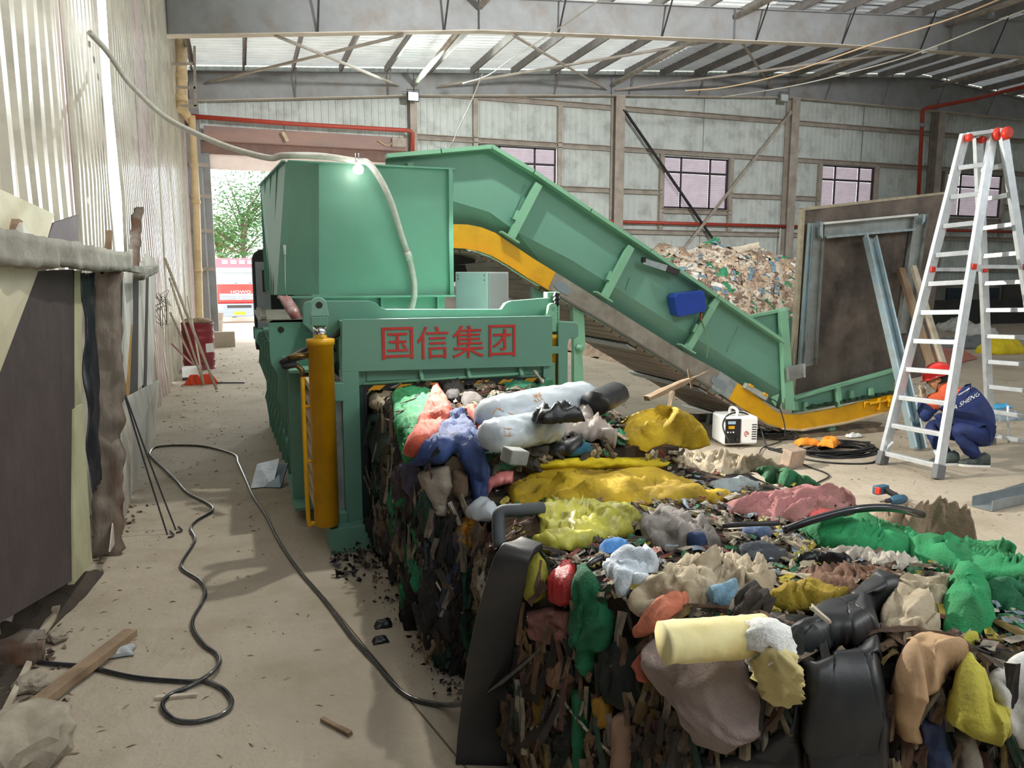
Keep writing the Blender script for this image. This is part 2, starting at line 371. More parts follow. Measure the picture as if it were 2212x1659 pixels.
lsheet(8.58,9.35,.12,LTRANS,x=XL-.03,dep=.02)
lsheet(9.3,11.2,.17,LSHEET,wav=.06,seed=6)
lsheet(11.1,12.7,.17,LSHEET2,wav=.08,seed=7,lean=.03)
lsheet(12.6,13.75,.17,LSHEET,wav=.06,seed=8)
lsheet(13.85,16.1,.17,LSHEET,wav=.05,seed=9)
lsheet(16.15,18.3,.17,LSHEET,wav=.05,seed=10)
lsheet(18.2,20.4,.17,LSHEET,wav=.03,seed=11)
lsheet(20.3,22.4,.17,LSHEET2,wav=.03,seed=12)
mb=MB(); mb.box(XL-.5,XL-.45,-6,3.2,0,7.5); obj('boarding',mb,DARKST,wl)
wr=struct('wall_right',(33.5,0,0)); mb=MB(); mb.box(33.5,33.6,-6,22.6,0,9); obj('wall_sheet',mb,WALLM,wr)

wf=struct('wall_front',(16,-6,0)); mb=MB(); mb.box(-1.7,33.6,-6.1,-6.0,0,9.2); obj('wall_sheet',mb,M('inner wall sheet','#8f9391','#7f8380',rough=.8),wf)
# ================================================================ BALER
def arc(cx,cz,r,a0,a1,n=6): return [(cx+r*math.cos(R(a0+(a1-a0)*i/n)),cz+r*math.sin(R(a0+(a1-a0)*i/n))) for i in range(n+1)]
def pl(pts,Y): return [(x,Y,z) for x,z in pts]
def pp(px,Y): return [W(x,y,Y=Y) for x,y in px]
GPAR=M('light green paint','#82b596','#7aae8f',rough=.4,bump=.03)
BEIGE=M('primer bar','#c9b79a','#b3a083',rough=.6,ns=8)
bal=thing('baling_machine','large green baling press with yellow cylinder and red characters on its front plate','machine',(1.3,5.0,0))
mb=MB(); 
pts=arc(.615,1.49,.012,180,90)+arc(2.035,1.48,.02,90,0)+[(2.055,1.145),(.59,1.165)]
mb.prism(pl(pts,4.93),(0,.02,0)); plate=obj('front_plate',mb,GREEN,bal,bevel=.003)
REDL=M('red lettering','#c8322c','#b82c28',rough=.5)
for ch,(x0,x1,y0,y1) in zip('国信集团',((826,892,706,777),(902,968,704,776),(978,1045,702,774),(1056,1113,701,771))):
    a=W(x0,y1,Y=4.93); b=W(x1,y0,Y=4.93); w=b.x-a.x; h=b.z-a.z
    t=text_mb(ch,1,.0,Matrix(),1); xs=[v.x for v in t.v]; ys=[v.y for v in t.v]; X0,X1,Y0,Y1=min(xs),max(xs),min(ys),max(ys)
    t2=MB(); 
    vs=[Vector((a.x+(v.x-X0)/(X1-X0)*w,4.926,a.z+(v.y-Y0)/(Y1-Y0)*h)) for v in t.v]; t2.add(vs,t.f)
    o=obj('character',t2,REDL,plate,fix=False); sd=o.modifiers.new('s','SOLIDIFY'); sd.thickness=.007; sd.offset=0
    
# main beam behind the plate
tb=[(655,668),(658,655),(668,650),(798,650),(812,654),(822,664),(834,668),(1083,668),(1092,655),(1104,650),(1190,643),(1200,652),(1200,735),(735,735),(690,730),(655,700)]
mb=MB(); mb.prism(pp(tb,5.12),(0,.05,0)); obj('cross_beam',mb,GREEN,bal,bevel=.004)
mb=MB(); mb.box(.6,2.08,5.0,5.12,1.06,1.49); obj('gate_body',mb,GREEN,bal,bevel=.004)
mb=MB(); mb.box(.76,2.0,4.99,5.0,1.09,1.155); obj('lower_flange',mb,GREEN,bal)
mb=MB(); mb.tube([(.73,4.97,1.075),(1.85,4.97,1.095)],.011,8); obj('guide_rod',mb,GPAR,bal)
for x in (1.12,1.45,1.83): mb=MB(); mb.prism([(x-.012,4.99,1.155),(x-.012,4.93,1.09),(x-.012,4.99,1.09)],(.024,0,0)); obj('gusset',mb,GPAR,bal)
hz=M('hazard yellow','#d99a1e',rough=.5); mb=MB(); mb.box(.72,2.02,4.97,5.03,1.03,1.065); hp=obj('hazard_strip',mb,BLACK,bal)
for k in range(7):
    x=.76+k*.18; mb=MB(); mb.add([(x,4.966,1.032),(x+.08,4.966,1.032),(x+.12,4.966,1.063),(x+.04,4.966,1.063)],[(0,1,2,3)]); obj('stripe',mb,hz,hp,fix=False)
# left column with base, dark chamber cheek, bolt lugs
mb=MB(); mb.box(.59,.70,4.93,5.08,.16,1.165); obj('side_post',mb,GREEN,bal,bevel=.004)
mb=MB(); mb.box(.47,.73,4.8,5.1,0,.17); obj('base_block',mb,GREEN,bal,bevel=.004)
mb=MB(); mb.box(.70,.735,4.95,6.5,.05,1.06); obj('chamber_cheek',mb,M('dark teal steel','#1d3f40','#17302f',rough=.4),bal)
mb=MB(); mb.box(.735,.75,4.945,4.96,.05,1.06); obj('cheek_edge',mb,DARKST,bal)
mb=MB(); mb.box(2.0,2.08,4.98,6.5,.05,1.06); obj('chamber_cheek',mb,MATS['dark teal steel'],bal)
mb=MB(); mb.box(.54,.588,4.97,5.0,.2,1.02); obj('wear_strip',mb,GALV,bal)
for z0,z1 in ((.98,1.1),(.12,.24)):
    mb=MB(); mb.box(.53,.6,4.9,4.97,z0,z1); obj('clamp_block',mb,GREEN,bal,bevel=.006)
for k in range(8):
    z=.22+k*.115; mb=MB(); mb.box(.40,.58,5.04,6.45,z,z+.045); obj('side_bar',mb,BEIGE,bal,bevel=.003)
mb=MB(); mb.box(.585,.60,5.04,6.5,.1,1.1); obj('hollow_shade',mb,DARKST,bal)  # dark sheet giving the shade of the hollow behind the bars
for z in (1.1,.1):
    mb=MB(); mb.box(.30,.6,5.5,6.5,z,z+.02); obj('shelf_plate',mb,GREEN,bal)
mb=MB(); mb.prism(pl([(.3,.1),(.6,.1),(.6,1.3),(.5,1.34),(.3,1.1)],5.75),(0,.02,0)); obj('inner_rib',mb,GREEN,bal)
# lift cylinder left
cyl=MB(); cx,cyy=.455,4.83; cyl.lathe((cx,cyy,.19),[(.06,0),(.078,.01),(.078,1.165),(.086,1.165),(.086,1.20),(.05,1.205)],28); c=obj('lift_cylinder',cyl,YEL,bal)
mb=MB(); mb.lathe((cx,cyy,1.39),[(.042,0),(.042,.085)],20); obj('rod',mb,CHROME,c)
mb=MB(); mb.box(cx-.055,cx+.045,cyy-.05,cyy+.05,1.475,1.53); obj('rod_collar',mb,GREEN,c,bevel=.004)
pts=[(cx-.058,1.53)]+arc(cx-.003,1.60,.048,180,0,10)+[(cx+.055,1.53)]
mb=MB(); mb.prism(pl(pts,cyy-.03),(0,.06,0)); lug=obj('lug',mb,M('thick mint paint','#86b6a4','#7aa998',rough=.35,bump=.35,bs=90),c,bevel=.006)
mb=MB(); mb.lathe((cx-.003,cyy-.033,1.60),[(.021,0),(.021,.004)],16,axis=(0,1,0)); obj('pin_hole',mb,DARKST,lug)
mb=MB(); mb.tube(curve_pts([(cx-.115,cyy,1.16),(cx-.117,cyy,.7),(cx-.113,cyy,.24),(cx-.09,cyy,.215),(cx-.05,cyy,.215)],6),.014,8); obj('feed_pipe',mb,YEL,c)
for z in (.97,.62): mb=MB(); mb.tube([(cx-.115,cyy,z),(cx-.07,cyy,z)],.011,8); obj('pipe_clip',mb,YEL,c)
BRASS=M('brass fitting','#8e7448','#6f5a3a',rough=.35,metal=.8)
mb=MB(); mb.tube([(cx-.08,cyy,1.29),(cx-.15,cyy,1.29),(cx-.19,cyy+.01,1.275)],.018,8); obj('fitting',mb,BRASS,c)
mb=MB(); mb.tube([(cx-.115,cyy,1.16),(cx-.117,cyy,1.2),(cx-.15,cyy,1.235)],.016,8); obj('fitting',mb,BRASS,c)
mb=MB(); mb.tube(curve_pts([(cx-.19,cyy+.01,1.275),(cx-.23,cyy+.05,1.25),(cx-.1,cyy+.2,1.3),(cx+.1,cyy+.22,1.38),(cx+.17,cyy+.2,1.45)],8),.018,8); obj('hose',mb,BLACK,c)
mb=MB(); mb.tube(curve_pts([(cx-.15,cyy,1.235),(cx-.22,cyy+.03,1.225),(cx-.13,cyy+.22,1.25),(cx+.12,cyy+.25,1.3)],8),.018,8); obj('hose',mb,BLACK,c)
# right side hook column, lugs, roller chain, second cylinder
c2=MB(); c2.lathe((2.09,5.06,.2),[(.05,0),(.05,1.13),(.056,1.13),(.056,1.16)],20); obj('lift_cylinder',c2,YEL,bal)
q=[(2.07,1.62),(2.09,1.56),(2.09,1.42),(2.02,1.42),(2.04,1.57)]
mb=MB(); mb.prism(pl([(2.03,1.38),(2.045,1.5),(2.06,1.545)]+arc(2.095,1.55,.035,150,20,6)+[(2.13,1.38)],5.02),(0,.04,0)); l2=obj('pivot_lug',mb,GPAR,bal,bevel=.004)
mb=MB(); mb.lathe((2.097,5.015,1.545),[(.013,0),(.013,.01)],12,axis=(0,1,0)); obj('pin',mb,GREEN,l2)
mb=MB(); mb.box(2.1,2.2,5.14,5.22,1.3,1.66); obj('chain_guide',mb,GPAR,bal,bevel=.006)
mb=MB()
for k in range(13): mb.obox((2.15,5.1,1.62-k*.022),(.02,.03,.014),(0,.3 if k%2 else -.3,0))
for k in range(3): mb.obox((2.15,5.09,1.64-k*.03),(.035,.03,.03),(.3*k,.4,0))
o=obj('chain',mb,BLACK,bal); o['kind']='stuff'
hk=[(1206,700),(1210,694),(1243,696),(1250,702),(1250,726),(1243,732),(1230,732),(1227,745),(1227,870),(1206,870)]
mb=MB(); mb.prism(pp(hk,5.0),(0,.10,0)); obj('hook_post',mb,GREEN,bal,bevel=.005)
mb=MB(); mb.box(2.04,2.12,4.95,5.02,1.23,1.28); obj('clamp_block',mb,GREEN,bal,bevel=.004)
mb=MB(); mb.box(2.0,2.09,4.96,5.05,.9,1.165); obj('side_post',mb,GREEN,bal,bevel=.004)
# body, ribs
mb=MB(); mb.box(.5,2.25,6.5,9.9,.03,1.30); obj('body',mb,GREEN,bal)
mb=MB(); mb.box(.74,2.0,5.2,6.5,1.06,1.3); obj('chamber_roof',mb,GREEN,bal)
mb=MB(); mb.box(.74,2.0,5.6,6.5,.02,.06); obj('chamber_floor',mb,DARKST,bal)
ro=[(.205,1.39),(.215,1.41),(.235,1.42),(.5,1.42),(.5,0.0),(.34,0.0),(.335,.12),(.315,.3),(.30,.36),(.325,.45),(.325,.55),(.29,.66),(.25,.78),(.262,.9),(.25,.99),(.215,1.05),(.205,1.12)]
k=0
for Yr in (6.5,6.85,7.2,7.55,7.9,8.25,8.6,8.95,9.3):
    sh=-(Yr-6.5)*.03; zt=.0 if k==0 else -.22
    o_=[(x+sh,(z if z<1.1 else z+zt*(z-1.0)/.42)) for x,z in ro]
    mb=MB(); mb.prism(pl(o_,Yr),(0,.022,0)); rb=obj('side_rib',mb,GREEN,bal,bevel=.002)
    if k==0:
        m2=MB(); m2.lathe((.3,Yr-.003,1.34),[(.026,0),(.026,.004)],16,axis=(0,1,0)); obj('rib_hole',m2,DARKST,rb)
    k+=1
for z,x0 in ((1.19,.22),(.86,.27),(.36,.31),(.62,.33)):
    mb=MB(); mb.box(x0,.5,6.52,9.3,z,z+.018); obj('side_stringer',mb,GREEN,bal)
mb=MB(); mb.box(.36,.372,6.9,8.6,.38,.84); obj('guide_board',mb,M('bare timber board','#d9a983','#c08e68',rough=.7,ns=5,stretch=(1,.3,1)),bal)
mb=MB(); mb.box(.13,.5,6.5,8.4,1.40,1.425); mb.box(.15,.19,6.5,8.4,1.42,1.45); obj('side_tray',mb,STEEL,bal)
# hopper
hop=MB(); HT=2.64
F1=[W(689,637,Y=6.2),W(975,640,Y=6.2),W(980,367,Y=6.2),W(689,352,Y=6.2)]
hop.prism(F1,(0,.012,0)); hopper=obj('hopper',hop,GREEN,bal)
a,b,c_,d=W(598,637,Y=6.42),W(689,637,Y=6.2),W(689,352,Y=6.2),W(617,349,Y=6.42)
mb=MB(); mb.prism([a,b,c_,d],(0,.012,0)); obj('corner_panel',mb,GREEN,hopper)
e,f=W(583,637,Y=8.6),W(563,403,Y=8.6)
mb=MB(); mb.prism([e,a,d,f],(.012,0,0)); obj('left_panel',mb,GREEN,hopper)
for t in (.25,.5,.75):
    p0=e.lerp(a,t); p1=f.lerp(d,t); mb=MB(); mb.beam(p0+Vector((-.015,0,0)),p1+Vector((-.008,0,0)),.012,.012); obj('stiffener',mb,GREEN,hopper)
mb=MB(); mb.prism([f,d,d+Vector((-.03,0,0)),f+Vector((-.03,0,0))],(0,0,.012)); obj('rim',mb,GREEN,hopper)
mb=MB(); mb.box(d.x,F1[2].x+.01,6.17,6.21,HT-.004,HT+.008); obj('rim',mb,GREEN,hopper)
mb=MB(); mb.box(F1[1].x-.02,F1[1].x+.012,6.16,6.21,F1[1].z,HT+.0); obj('edge_flange',mb,GREEN,hopper)
mb=MB(); mb.box(F1[1].x-.005,F1[1].x+.007,6.21,8.6,1.62,2.2); obj('right_panel',mb,GREEN,hopper)
mb=MB(); mb.box(.25,F1[1].x,8.6,8.612,1.62,2.7); obj('back_panel',mb,GREEN,hopper)
mb=MB(); mb.box(.27,1.68,6.12,6.2,1.605,1.62); obj('bottom_flange',mb,GREEN,hopper)
mb=MB(); mb.box(.55,1.62,6.25,8.6,1.28,1.62); obj('chute',mb,GREEN,hopper)
for x in (1.08,1.55,.6): mb=MB(); mb.box(x-.008,x+.008,6.19,6.25,1.3,1.61); obj('chute_rib',mb,GREEN,hopper)
# rear power unit behind the hopper: dark rimmed grey panel
pts=[(.14,.95),(.14,1.9)]+arc(.26,1.95,.12,180,90,6)+[(.6,2.07),(.6,.95)]
mb=MB(); mb.prism(pl(pts,9.0),(0,.5,0)); pu=obj('power_unit',mb,DARKST,bal,bevel=.01)
mb=MB(); mb.box(.17,.32,8.99,9.0,1.05,1.93); obj('unit_panel',mb,M('grey panel','#a9a7b0','#98979f',rough=.5),pu)
mb=MB(); mb.box(.24,.27,8.975,8.99,1.6,1.84); obj('unit_handle',mb,DARKST,pu)
mb=MB(); mb.tube([(.35,6.39,2.02),(.35,6.39,1.94)],.012,8); mb.tube(curve_pts([(.35,6.39,1.95),(.345,6.38,1.7),(.36,6.36,1.55),(.4,6.3,1.44)],5),.004,5); obj('hanging_switch',mb,WHITEP,bal)
# control cabinet on the press
CAB=M('cabinet grey','#b9c2c6','#b1babf',rough=.4)
cab=thing('control_cabinet','small pale grey electrical cabinet behind the press beam beside the hopper','cabinet',(2.0,6.4,1.31))
def rot2(p,c,a): x,y=p[0]-c[0],p[1]-c[1]; return (c[0]+x*math.cos(a)-y*math.sin(a),c[1]+x*math.sin(a)+y*math.cos(a))
cc=(2.03,6.5); A_=R(38)
co4=[rot2((cc[0]+dx,cc[1]+dy),cc,A_) for dx,dy in ((-.17,-.17),(.17,-.17),(.17,.17),(-.17,.17))]
mb=MB(); mb.prism([(x,y,1.31) for x,y in co4],(0,0,.50)); obj('cabinet_body',mb,CAB,cab,bevel=.005)
m_=Vector((co4[1][0],co4[1][1],0)); n_=Vector((co4[0][0],co4[0][1],0)); dn=(m_-n_).normalized(); on=Vector((dn.y,-dn.x,0))
mb=MB(); s0=n_+dn*.01+on*.001; s1=m_-dn*.035+on*.001
mb.prism([s0+Vector((0,0,1.33)),s1+Vector((0,0,1.33)),s1+Vector((0,0,1.80)),s0+Vector((0,0,1.80))],on*.012); obj('cabinet_door',mb,M('cabinet door grey','#9da0a1',rough=.45),cab,bevel=.003)
l0=Vector((co4[3][0],co4[3][1],0)); dl=(n_-l0).normalized(); ol=Vector((dl.y,-dl.x,0))
for t in (.03,.31):
    for z in (1.78,1.75 if t<.1 else 1.74):
        mb=MB(); mb.lathe(l0+dl*t+ol*.0+Vector((0,0,z)),[(.005,0),(.005,.004)],8,axis=ol); obj('screw',mb,DARKST,cab)
mb=MB(); mb.box(1.8,2.3,6.3,6.8,1.29,1.31); obj('cabinet_stand',mb,GREEN,bal)
# sheet hanging below the hopper
def sheetobj(name,mb,mat,th=.003,parent=None,sm=True):
    o=obj(name,mb,mat,parent,fix=False,smooth=sm); sd=o.modifiers.new('s','SOLIDIFY'); sd.thickness=th; sd.offset=0; return o
mb=MB()
rows=[(600,638,628,640,6.1),(608,655,635,652,6.05),(618,672,642,662,5.98),(630,690,652,686,5.9)]
vs=[];n=6
for (xa,ya,xb,yb,Yy) in rows:
    for i in range(n): t=i/(n-1); vs.append(W(xa+(xb-xa)*t,ya+(yb-ya)*t,Y=Yy-.03*math.sin(t*3)))
mb.add(vs,[(r*n+i,r*n+i+1,(r+1)*n+i+1,(r+1)*n+i) for r in range(3) for i in range(n-1)])
o=sheetobj('plastic_sheet',mb,M('pink stained film','#c9b4b2','#a0625f',rough=.35,ns=6,contrast=.2,transl=.3)); tag(o,'crumpled pinkish plastic sheet hanging under the left corner of the green hopper','sheet')
# ================================================================ CONVEYOR
YN=6.8; YF=8.35
cv=thing('conveyor','inclined green and yellow slat conveyor rising from lower right to the hopper','conveyor',(4.2,7.5,0))
def strip(name,top,bot,Y0,Y1t,Y1b,mat,parent,th=.012):
    """side plate between two pixel polylines; Y may differ at top and bottom edge"""
    mb=MB(); n=len(top); vs=[W(x,y,Y=YN)+Vector((0,Y1t-YN,0)) for x,y in top]+[W(x,y,Y=YN)+Vector((0,Y1b-YN,0)) for x,y in bot]
    vs2=[v+Vector((0,th,0)) for v in vs]
    f=[(i,i+1,n+i+1,n+i) for i in range(n-1)]
    g=[tuple(reversed([2*n+q for q in ff])) for ff in f]
    rim=[]
    loop=list(range(n))+list(range(2*n-1,n-1,-1))
    for i in range(2*n): a,b=loop[i],loop[(i+1)%(2*n)]; rim.append((a,b,b+2*n,a+2*n))
    mb.add(vs+vs2,f+g+rim); return obj(name,mb,mat,parent)
topE=[(835,338),(950,328),(1060,318),(1150,372),(1272,455),(1400,541),(1545,640),(1690,738)]
midE=[(835,470),(978,432),(1060,457),(1120,500),(1240,562),(1351,632),(1500,726),(1700,850)]
botE=[(835,478),(975,482),(1050,494),(1110,527),(1200,588),(1330,669),(1470,757),(1705,890)]
for Yo,nm in ((0,'side_panel'),(YF-YN,'far_side_panel')):
    sg=1 if Yo==0 else -1
    strip(nm,topE,midE,0,YN+.05*sg+Yo,YN+.05*sg+Yo,GREEN,cv)
    strip('side_skirt',midE,botE,0,YN+.05*sg+Yo,YN+.17*sg+Yo,GREEN,cv)
    mb=MB(); tp=[W(x,y,Y=YN)+Vector((0,Yo,0)) for x,y in topE]
    for a,b in zip(tp[:3] if 0 else tp,tp[1:]):
        dd=(b-a).normalized(); mb.beam(a-dd*.004,b+dd*.004,.11,.035)
    obj('top_flange',mb,GPAR if Yo==0 else GREEN,cv)
for (a,b) in (((1163,398),(1104,512)),((1362,533),(1306,640)),((1548,645),(1486,752))):
    mb=MB(); p0=W(*a,Y=YN-.01); p1=W(*b,Y=YN-.01); mb.beam(p0,p1,.075,.055,up=(0,1,0)); ps=obj('side_post',mb,GPAR,cv,bevel=.003)
    mb=MB(); d=(W(1470,757,Y=YN)-W(1330,669,Y=YN)).normalized(); c_=W(b[0],b[1]+3,Y=YN-.01); mb.beam(c_-d*.12,c_+d*.08,.09,.015); obj('foot_plate',mb,GPAR,ps)
    mb=MB(); c_=p0.lerp(p1,.6); mb.obox(c_+Vector((-.05,.0,.0)),(.05,.04,.09),(0,.45,0)); obj('gusset',mb,GPAR,ps)
mb=MB(); mb.prism(pp([(880,352),(893,350),(893,374),(884,374)],YN),(0,.06,0)); obj('gusset',mb,GPAR,cv)
for (a,b) in (((1134,400),(1105,470)),((1595,705),(1570,760)),((1360,600),(1352,625))):
    mb=MB(); mb.beam(W(*a,Y=YN+.045),W(*b,Y=YN+.045),.006,.012,up=(0,1,0)); obj('weld_seam',mb,GREEN,cv)
# end post, end wall, horizontal loading section
mb=MB(); mb.prism(pp([(1687,672),(1702,668),(1718,887),(1697,885)],YN-.03),(0,.06,0)); obj('end_post',mb,GPAR,cv,bevel=.003)
mb=MB(); mb.prism(pp([(1620,686),(1700,669),(1705,750),(1690,742)],YN+.06),(0,.012,0)); obj('end_panel',mb,GREEN,cv)
mb=MB(); mb.beam(W(1617,684,Y=YN+.05),W(1702,667,Y=YN+.05),.06,.03); obj('end_flange',mb,GPAR,cv)
mb=MB(); mb.prism(pp([(1712,862),(1932,800),(1932,852),(1712,893)],YN+.05),(0,.012,0)); obj('low_side_panel',mb,GREEN,cv)
mb=MB(); mb.beam(W(1712,860,Y=YN+.04),W(1934,798,Y=YN+.04),.09,.025); obj('low_flange',mb,GPAR,cv)
mb=MB(); mb.prism([v+Vector((0,YF-YN-.1,0)) for v in pp([(1700,740),(1935,690),(1935,852),(1700,893)],YN+.05)],(0,.012,0)); obj('low_side_panel',mb,GREEN,cv)
for a,b in (((1808,835),(1812,878)),):
    mb=MB(); mb.beam(W(*a,Y=YN+.0),W(*b,Y=YN+.0),.06,.05,up=(0,1,0)); obj('short_post',mb,GPAR,cv)
for x,y in ((1716,868),(1738,870),(1838,845),(1880,840)):
    mb=MB(); mb.prism(pp([(x,y),(x+6,y-2),(x+10,y+17),(x,y+19)],YN-.0),(0,.05,0)); obj('clip',mb,GPAR,cv)
mb=MB()
for i in range(14):
    t=i/13; p=W(1745+t*180,880-t*32,Y=YN+.0); mb.obox(p,(.05,.06,.02+.015*(i%2)),(0,-.1,.3*math.sin(i*2.1)))
o=obj('drag_chain',mb,M('oily green chain','#2e4a36','#1f2d24',rough=.5,metal=.3),cv); o['kind']='stuff'
# frames: yellow curved channel, galvanised cover, yellow lower channel
upT=[(835,482),(975,484),(1010,485),(1040,491),(1070,503),(1110,530),(1150,557),(1200,588)]
upB=[(835,534),(968,534),(1000,536),(1030,541),(1060,552),(1095,572),(1135,598),(1183,626)]
strip('upper_yellow_channel',upT,upB,0,YN,YN,YEL,cv,.02)
mb=MB(); bt=[W(x,y,Y=YN) for x,y in upB]
for a,b in zip(bt,bt[1:]): mb.beam(a+Vector((0,-.02,0)),b+Vector((0,-.02,0)),.06,.012)
obj('channel_lip',mb,YEL,cv)
gT=[(1200,588),(1330,669),(1470,757),(1555,802)]; gB=[(1183,626),(1310,700),(1440,780),(1535,838)]
strip('cover_plate',gT,gB,0,YN-.005,YN-.005,STEEL,cv,.03)
mb=MB(); bt=[W(x,y,Y=YN) for x,y in gB]
for a,b in zip(bt,bt[1:]): mb.beam(a,b,.05,.02)
obj('cover_lip',mb,M('lip steel','#5f5a52',rough=.6),cv)
strip('joint_plate',[(1555,802),(1592,826)],[(1535,838),(1573,862)],0,YN-.012,YN-.012,GALV,cv,.02)
mb=MB(); mb.prism(pp([(1540,812),(1560,822),(1571,836),(1566,845),(1545,833),(1536,824)],YN-.016),(0,.004,0)); obj('oval_window',mb,M('scuffed window','#8e9aa3',rough=.3,metal=.5),cv)
mb=MB(); mb.prism(pp([(1202,606),(1222,612),(1236,630),(1226,638),(1206,628),(1196,616)],YN-.012),(0,.006,0)); obj('oval_window',mb,MATS['scuffed window'],cv)
loT=[(1592,826),(1640,862),(1675,890),(1700,896),(1735,895),(1830,876),(1930,850)]; loB=[(1573,862),(1620,892),(1655,914),(1690,926),(1730,929),(1830,912),(1922,888)]
strip('lower_yellow_channel',loT,loB,0,YN-.01,YN-.01,YEL,cv,.03)
mb=MB(); bt=[W(x,y,Y=YN-.02) for x,y in loB[3:]]
for a,b in zip(bt,bt[1:]): mb.beam(a,b,.07,.015)
obj('channel_lip',mb,BEIGE,cv)
# far channel
mb=MB(); fb=upB+gB+loB; ft=upT+gT+loT
strip('far_channel',ft,fb,0,YF,YF,STEEL,cv,.03)
# tensioner
mb=MB(); p=W(1880,872,Y=YN-.04); mb.tube([p,W(1932,862,Y=YN-.04)],.016,8); mb.obox(W(1898,872,Y=YN-.03),(.02,.05,.14)); mb.obox(W(1922,866,Y=YN-.03),(.08,.05,.12)); obj('tensioner',mb,YEL,cv,bevel=.004)
mb=MB(); mb.lathe(W(1922,866,Y=YN-.06),[(.03,0),(.03,.03)],12,axis=(0,-1,0)); obj('bearing_cap',mb,YEL,cv)
mb=MB(); mb.tube([W(1868,884,Y=YN-.03),W(1868,870,Y=YN-.03),W(1884,868,Y=YN-.03)],.012,6); obj('bolt',mb,YEL,cv)
# belt slats under and over the frame, seen from below through the gap
BSL=M('worn belt slat','#a8988c','#8b7a6d',rough=.55,metal=.2,ns=7,bump=.15,bs=30,dirt='#5d4c40',dirts=4,stretch=(1,.25,1))
line=[W(x,y,Y=YN)+Vector((0,0,-.02)) for x,y in upB[1:]+gB+loB[:4]]
acc=[0]
for a,b in zip(line,line[1:]): acc.append(acc[-1]+(b-a).length)
def along(s):
    for i in range(len(line)-1):
        if s<=acc[i+1] or i==len(line)-2:
            t=(s-acc[i])/(acc[i+1]-acc[i]); return line[i].lerp(line[i+1],t),(line[i+1]-line[i]).normalized()
s=.06
while s<acc[-1]-.05:
    p,d=along(s); mb=MB(); c_=Vector((p.x,(YN+YF)/2,p.z-.01)); mb.beam(c_-Vector((0,(YF-YN)/2-.03,0)),c_+Vector((0,(YF-YN)/2-.03,0)),.095,.022+.01*random.random(),up=(-d.z,0,d.x) if 1 else 0); obj('belt_slat',mb,BSL,cv); s+=.11
for s in (2.15,3.15,4.1):
    p,d=along(s); mb=MB(); c_=Vector((p.x,0,p.z-.05)); mb.beam(c_+Vector((0,YN+.05,0)),c_+Vector((0,YF+.1,0)),.13,.012,up=(-d.z,0,d.x)); obj('return_plate',mb,GALV,cv)
# legs
mb=MB(); mb.prism(pp([(1150,615),(1190,625),(1190,700),(1155,700)],YN+.08),(0,.08,0)); obj('leg',mb,GREEN,cv)
mb=MB(); mb.prism(pp([(1237,662),(1262,675),(1265,752),(1258,765),(1262,832),(1240,832),(1240,752)],YN+.02),(0,.07,0)); lg=obj('leg',mb,GPAR,cv,bevel=.004)
mb=MB(); mb.lathe(W(1251,752,Y=YN+.005),[(.04,0),(.04,.02),(.014,.021),(.014,.04)],16,axis=(0,-1,0)); obj('hinge',mb,GPAR,lg)
mb=MB(); a=W(1228,833,Y=YN); b=W(1270,833,Y=YN); mb.box(a.x,b.x,YN-.05,YN+.15,a.z-.015,a.z+.005); obj('foot_plate',mb,GPAR,lg)
mb=MB(); zt=a.z-.017; mb.box(a.x+.03,b.x-.03,YN-.04,YN+.13,0,zt); o=obj('timber_block',mb,WOOD); tag(o,'brown timber block standing under the folded conveyor leg behind the bale','block')
mb=MB(); a=W(1793,905,Y=YN); mb.box(a.x,a.x+.09,YN+.0,YN+.09,.02,a.z+.05); mb.box(a.x-.01,a.x+.14,YN-.05,YN+.12,0,.02); obj('leg',mb,GPAR,cv,bevel=.003)
mb=MB(); mb.box(a.x,a.x+.09,YF-.1,YF,.0,a.z+.05); obj('leg',mb,GREEN,cv)
mb=MB(); mb.box(3.1,3.2,YF-.1,YF-.02,0,1.6); obj('leg',mb,GREEN,cv)
mb=MB(); mb.prism([W(x,y,Y=7.2) for x,y in ((975,548),(1030,550),(1026,568),(975,574))],(0,.6,0)); obj('motor_mount',mb,DARKST,cv)
mb=MB(); mb.prism([W(x,y,Y=7.4) for x,y in ((972,576),(1005,572),(1012,600),(972,612))],(0,.5,0)); obj('gearbox',mb,DARKST,cv)
# junction box, nameplate strip, emergency switch
mb=MB(); mb.prism(pp([(1456,642),(1462,634),(1516,627),(1523,632),(1527,668),(1522,673),(1469,685),(1463,681)],YN-.10),(0,.14,0)); jb=obj('junction_box',mb,M('blue enclosure','#1740a4','#14388f',rough=.3,coat=.3),cv,bevel=.008)
mb=MB(); mb.prism(pp([(1469,637),(1481,635),(1480,632),(1470,634)],YN-.09),(0,.04,0)); obj('latch',mb,GALV,jb)
mb=MB(); mb.tube([W(1515,675,Y=YN-.04),W(1513,692,Y=YN-.04)],[.014,.01],8); obj('gland',mb,M('copper','#b0603a',rough=.4,metal=.6),jb)
mb=MB(); mb.tube(curve_pts([W(1515,690,Y=YN-.04),W(1524,715,Y=YN-.05),W(1530,745,Y=YN-.05),W(1526,774,Y=YN-.02)],6),.007,6); obj('cable',mb,M('grey green cable','#6f8f6a',rough=.5),jb)
mb=MB(); mb.prism(pp([(1392,558),(1443,573),(1438,586),(1389,570)],YN-.06),(0,.03,0)); obj('rating_plate',mb,GALV,cv,bevel=.002)
mb=MB(); mb.prism(pp([(1443,573),(1470,583),(1465,596),(1438,586)],YN-.062),(0,.034,0)); obj('plate_cap',mb,DARKST,cv,bevel=.002)
mb=MB(); mb.obox(W(1390,561,Y=YN-.05),(.03,.05,.05)); obj('plate_clamp',mb,BLACK,cv)
